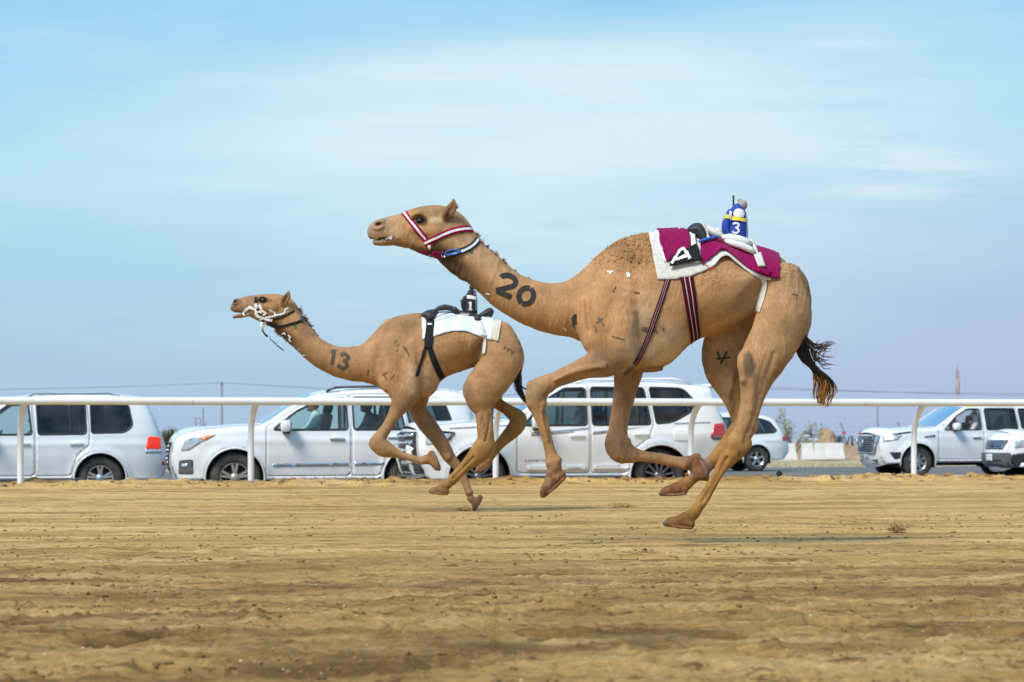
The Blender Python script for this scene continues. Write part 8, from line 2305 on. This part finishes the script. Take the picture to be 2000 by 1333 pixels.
# ================================================================== people in the cars
M_SKIN = simple('skin_brown', (.26, .135, .075), .55, var=.12, scale=25)
def seated(fl, grow=0.0, cloth=False):
    """seated figure facing -x; field axes are (x, z, y)"""
    g = grow
    fl.chain([(.03, .90, 0, .135 + g, .175 + g), (.05, 1.05, 0, .125 + g, .165 + g), (.085, 1.24, 0, .118 + g, .175 + g), (.10, 1.37, 0, .095 + g, .175 + g), (.095, 1.43, 0, .06 + g, .11 + g)], .04)
    for sg in (-1, 1):
        fl.chain([(.095, 1.375, sg * .165, .062 + g, .06 + g), (.02, 1.25, sg * .235, .054 + g, .054 + g), (-.10, 1.155, sg * .255, .047 + g, .047 + g), (-.22, 1.14, sg * .225, .041 + g, .041 + g), (-.355, 1.165, sg * .185, .032 + g * 1.3, .034 + g * 1.3)], .03)
        fl.chain([(.02, .90, sg * .09, .095 + g, .095 + g), (-.22, .935, sg * .12, .082 + g, .082 + g), (-.44, .93, sg * .13, .062 + g, .064 + g), (-.52, .78, sg * .13, .056 + g, .056 + g), (-.62, .58, sg * .13, .040 + g * 1.4, .042 + g * 1.4)], .03)
    if cloth: return
    fl.chain([(.09, 1.42, 0, .055, .055), (.065, 1.50, 0, .052, .05)], .02)
    fl.ell((.055, 1.615, 0), (.098, .112, .076), .02); fl.ell((.005, 1.555, 0), (.062, .062, .056), .02)       # skull and jaw
    fl.chain([(-.035, 1.635, 0, .010, .010), (-.058, 1.595, 0, .013, .015)], .012)                       # nose
    fl.ell((-.040, 1.545, 0), (.016, .010, .024), .008); fl.ell((-.034, 1.515, 0), (.020, .018, .022), .012)   # lips, chin
    fl.ell((-.028, 1.655, 0), (.018, .010, .050), .012)
    for sg in (-1, 1):
        fl.ell((-.042, 1.628, sg * .030), (.010, .010, .014), .006, sub=True)
        fl.ell((.062, 1.605, sg * .078), (.020, .030, .010), .006)
        # hand closed on the rim: palm, four bent fingers, thumb
        y = sg * .178
        fl.ell((-.395, 1.175, y), (.040, .020, .040), .012)
        for k, (dy, ln) in enumerate(((-.030, .9), (-.010, 1.0), (.010, .95), (.028, .78))):
            fl.chain([(-.420, 1.185, y + dy, .0098, .0098), (-.420 - .034 * ln, 1.178, y + dy, .0092, .0092), (-.422 - .036 * ln, 1.150, y + dy, .0086, .0086), (-.425 - .012 * ln, 1.138, y + dy, .0080, .0080)], .003, cat=False)
        fl.chain([(-.375, 1.160, y - sg * .034, .012, .012), (-.408, 1.142, y - sg * .046, .010, .010), (-.434, 1.140, y - sg * .036, .0085, .0085)], .004, cat=False)
        fl.chain([(-.62, .58, sg * .13, .04, .04), (-.66, .52, sg * .13, .036, .042), (-.76, .50, sg * .13, .026, .040)], .02)
def bake(name, fill, h, mat):
    f_ = Field((-.90, .44, -.36), (.30, 1.78, .36), h); fill(f_); v, q = f_.net()
    return make_mesh(name, v[:, [0, 2, 1]], q, attrs=None), v
BODY, _ = bake('body', lambda f: seated(f), .008, M_SKIN); BODY.materials.append(M_SKIN)
def robe_fill(f):
    seated(f, .012, True)
    f.chain([(.085, 1.43, 0, .066, .070), (.078, 1.475, 0, .060, .062)], .01)
    for k in range(5):      # folds
        f.chain([(-.02 - .02 * k, 1.32 - .08 * k, .10, .012, .05), (-.06 - .02 * k, 1.24 - .08 * k, .02, .012, .05)], .03)
ROBE, _ = bake('robe', robe_fill, .011, None)
def cap_fill(f):
    f.chain([(.060, 1.665, 0, .106, .084), (.062, 1.700, 0, .094, .074)], .01, cat=False); f.ell((.02, 1.555, 0), (.16, .085, .14), .01, sub=True)
CAP, _ = bake('cap', cap_fill, .008, None)
def cloth_fill(f):
    f.chain([(.065, 1.640, 0, .112, .092), (.072, 1.70, 0, .080, .064)], .01, cat=False)
    f.chain([(.10, 1.60, 0, .085, .10), (.12, 1.48, 0, .085, .125), (.13, 1.36, 0, .07, .16)], .03)
    f.ell((-.055, 1.575, 0), (.085, .085, .068), .015, sub=True); f.ell((.03, 1.60, 0), (.05, .06, .05), .01, sub=True)
    f.chain([(-.03, 1.46, 0, .04, .05), (.03, 1.43, 0, .06, .10)], .02)
GHUT, _ = bake('head_cloth', cloth_fill, .008, None)
def flip(me):
    bm = bmesh.new(); bm.from_mesh(me); bmesh.ops.recalc_face_normals(bm, faces=bm.faces[:]); bm.to_mesh(me); bm.free(); me.polygons.foreach_set('use_smooth', np.ones(len(me.polygons), bool))
for me in (BODY, ROBE, CAP, GHUT): flip(me)
def person(label, car, sx, y, robe_col, head, turn=0.0):
    bpy.context.view_layer.update()
    M = Matrix.Translation(car.root.location) @ Matrix.Rotation(car.root.rotation_euler.z, 4, 'Z')
    root = tag(empty('person'), label, 'person', 'people riding in the cars')
    root.matrix_world = M @ Matrix.Translation((sx + .08 - car.ox, y, -.02)) @ Matrix.Rotation(turn, 4, 'Z')
    obj('body', BODY, None, root)
    me = ROBE.copy(); obj('robe', me, simple('robe_cloth', robe_col, .85, var=.08, bump=.3, bscale=60), root)
    if head == 'cap': obj('cap', CAP.copy(), simple('cap_white', (.78, .78, .78), .8), root)
    elif head == 'cloth':
        o = obj('head_cloth', GHUT.copy(), simple('head_cloth_white', (.78, .78, .80), .8), root)
        m = MB(); m.tube([(.065 + .108 * math.cos(t), .086 * math.sin(t), 1.685 + .01 * math.cos(t)) for t in np.linspace(0, 2 * math.pi, 25)], .010, 6, cap=False); m.build('head_cord', M_BLK, o, smooth=True)
    else:
        m = MB(); m.ball((.066, 0, 1.645), .1, 18, 12, (1.04, .84, 1.0)); m.build('hair', simple('hair_black', (.012, .010, .009), .7), root, smooth=True)
    return root
person('driver in a white cap and pale blue robe holding the wheel', c2, c2.seatx, -.40, (.52, .68, .72), 'cap')
person('driver in a pale teal robe in the dusty car with the red brake light', c1, c1.seatx, -.40, (.45, .70, .68), 'cloth')
person('driver with white headcloth leaning by the open window of the lattice grilled car', c5, c5.seatx, -.46, (.74, .75, .78), 'cloth', -.5)
person('passenger in white on the rear seat of the lettered car', c3, c3.seatx + .92, -.46, (.76, .77, .80), 'cloth', .0)
person('dark haired driver in grey at the wheel of the lettered car', c3, c3.seatx, -.40, (.30, .31, .34), 'hair')
person('passenger in grey on the rear seat of the car with the capped driver', c2, c2.seatx + .95, .38, (.32, .31, .30), 'hair')
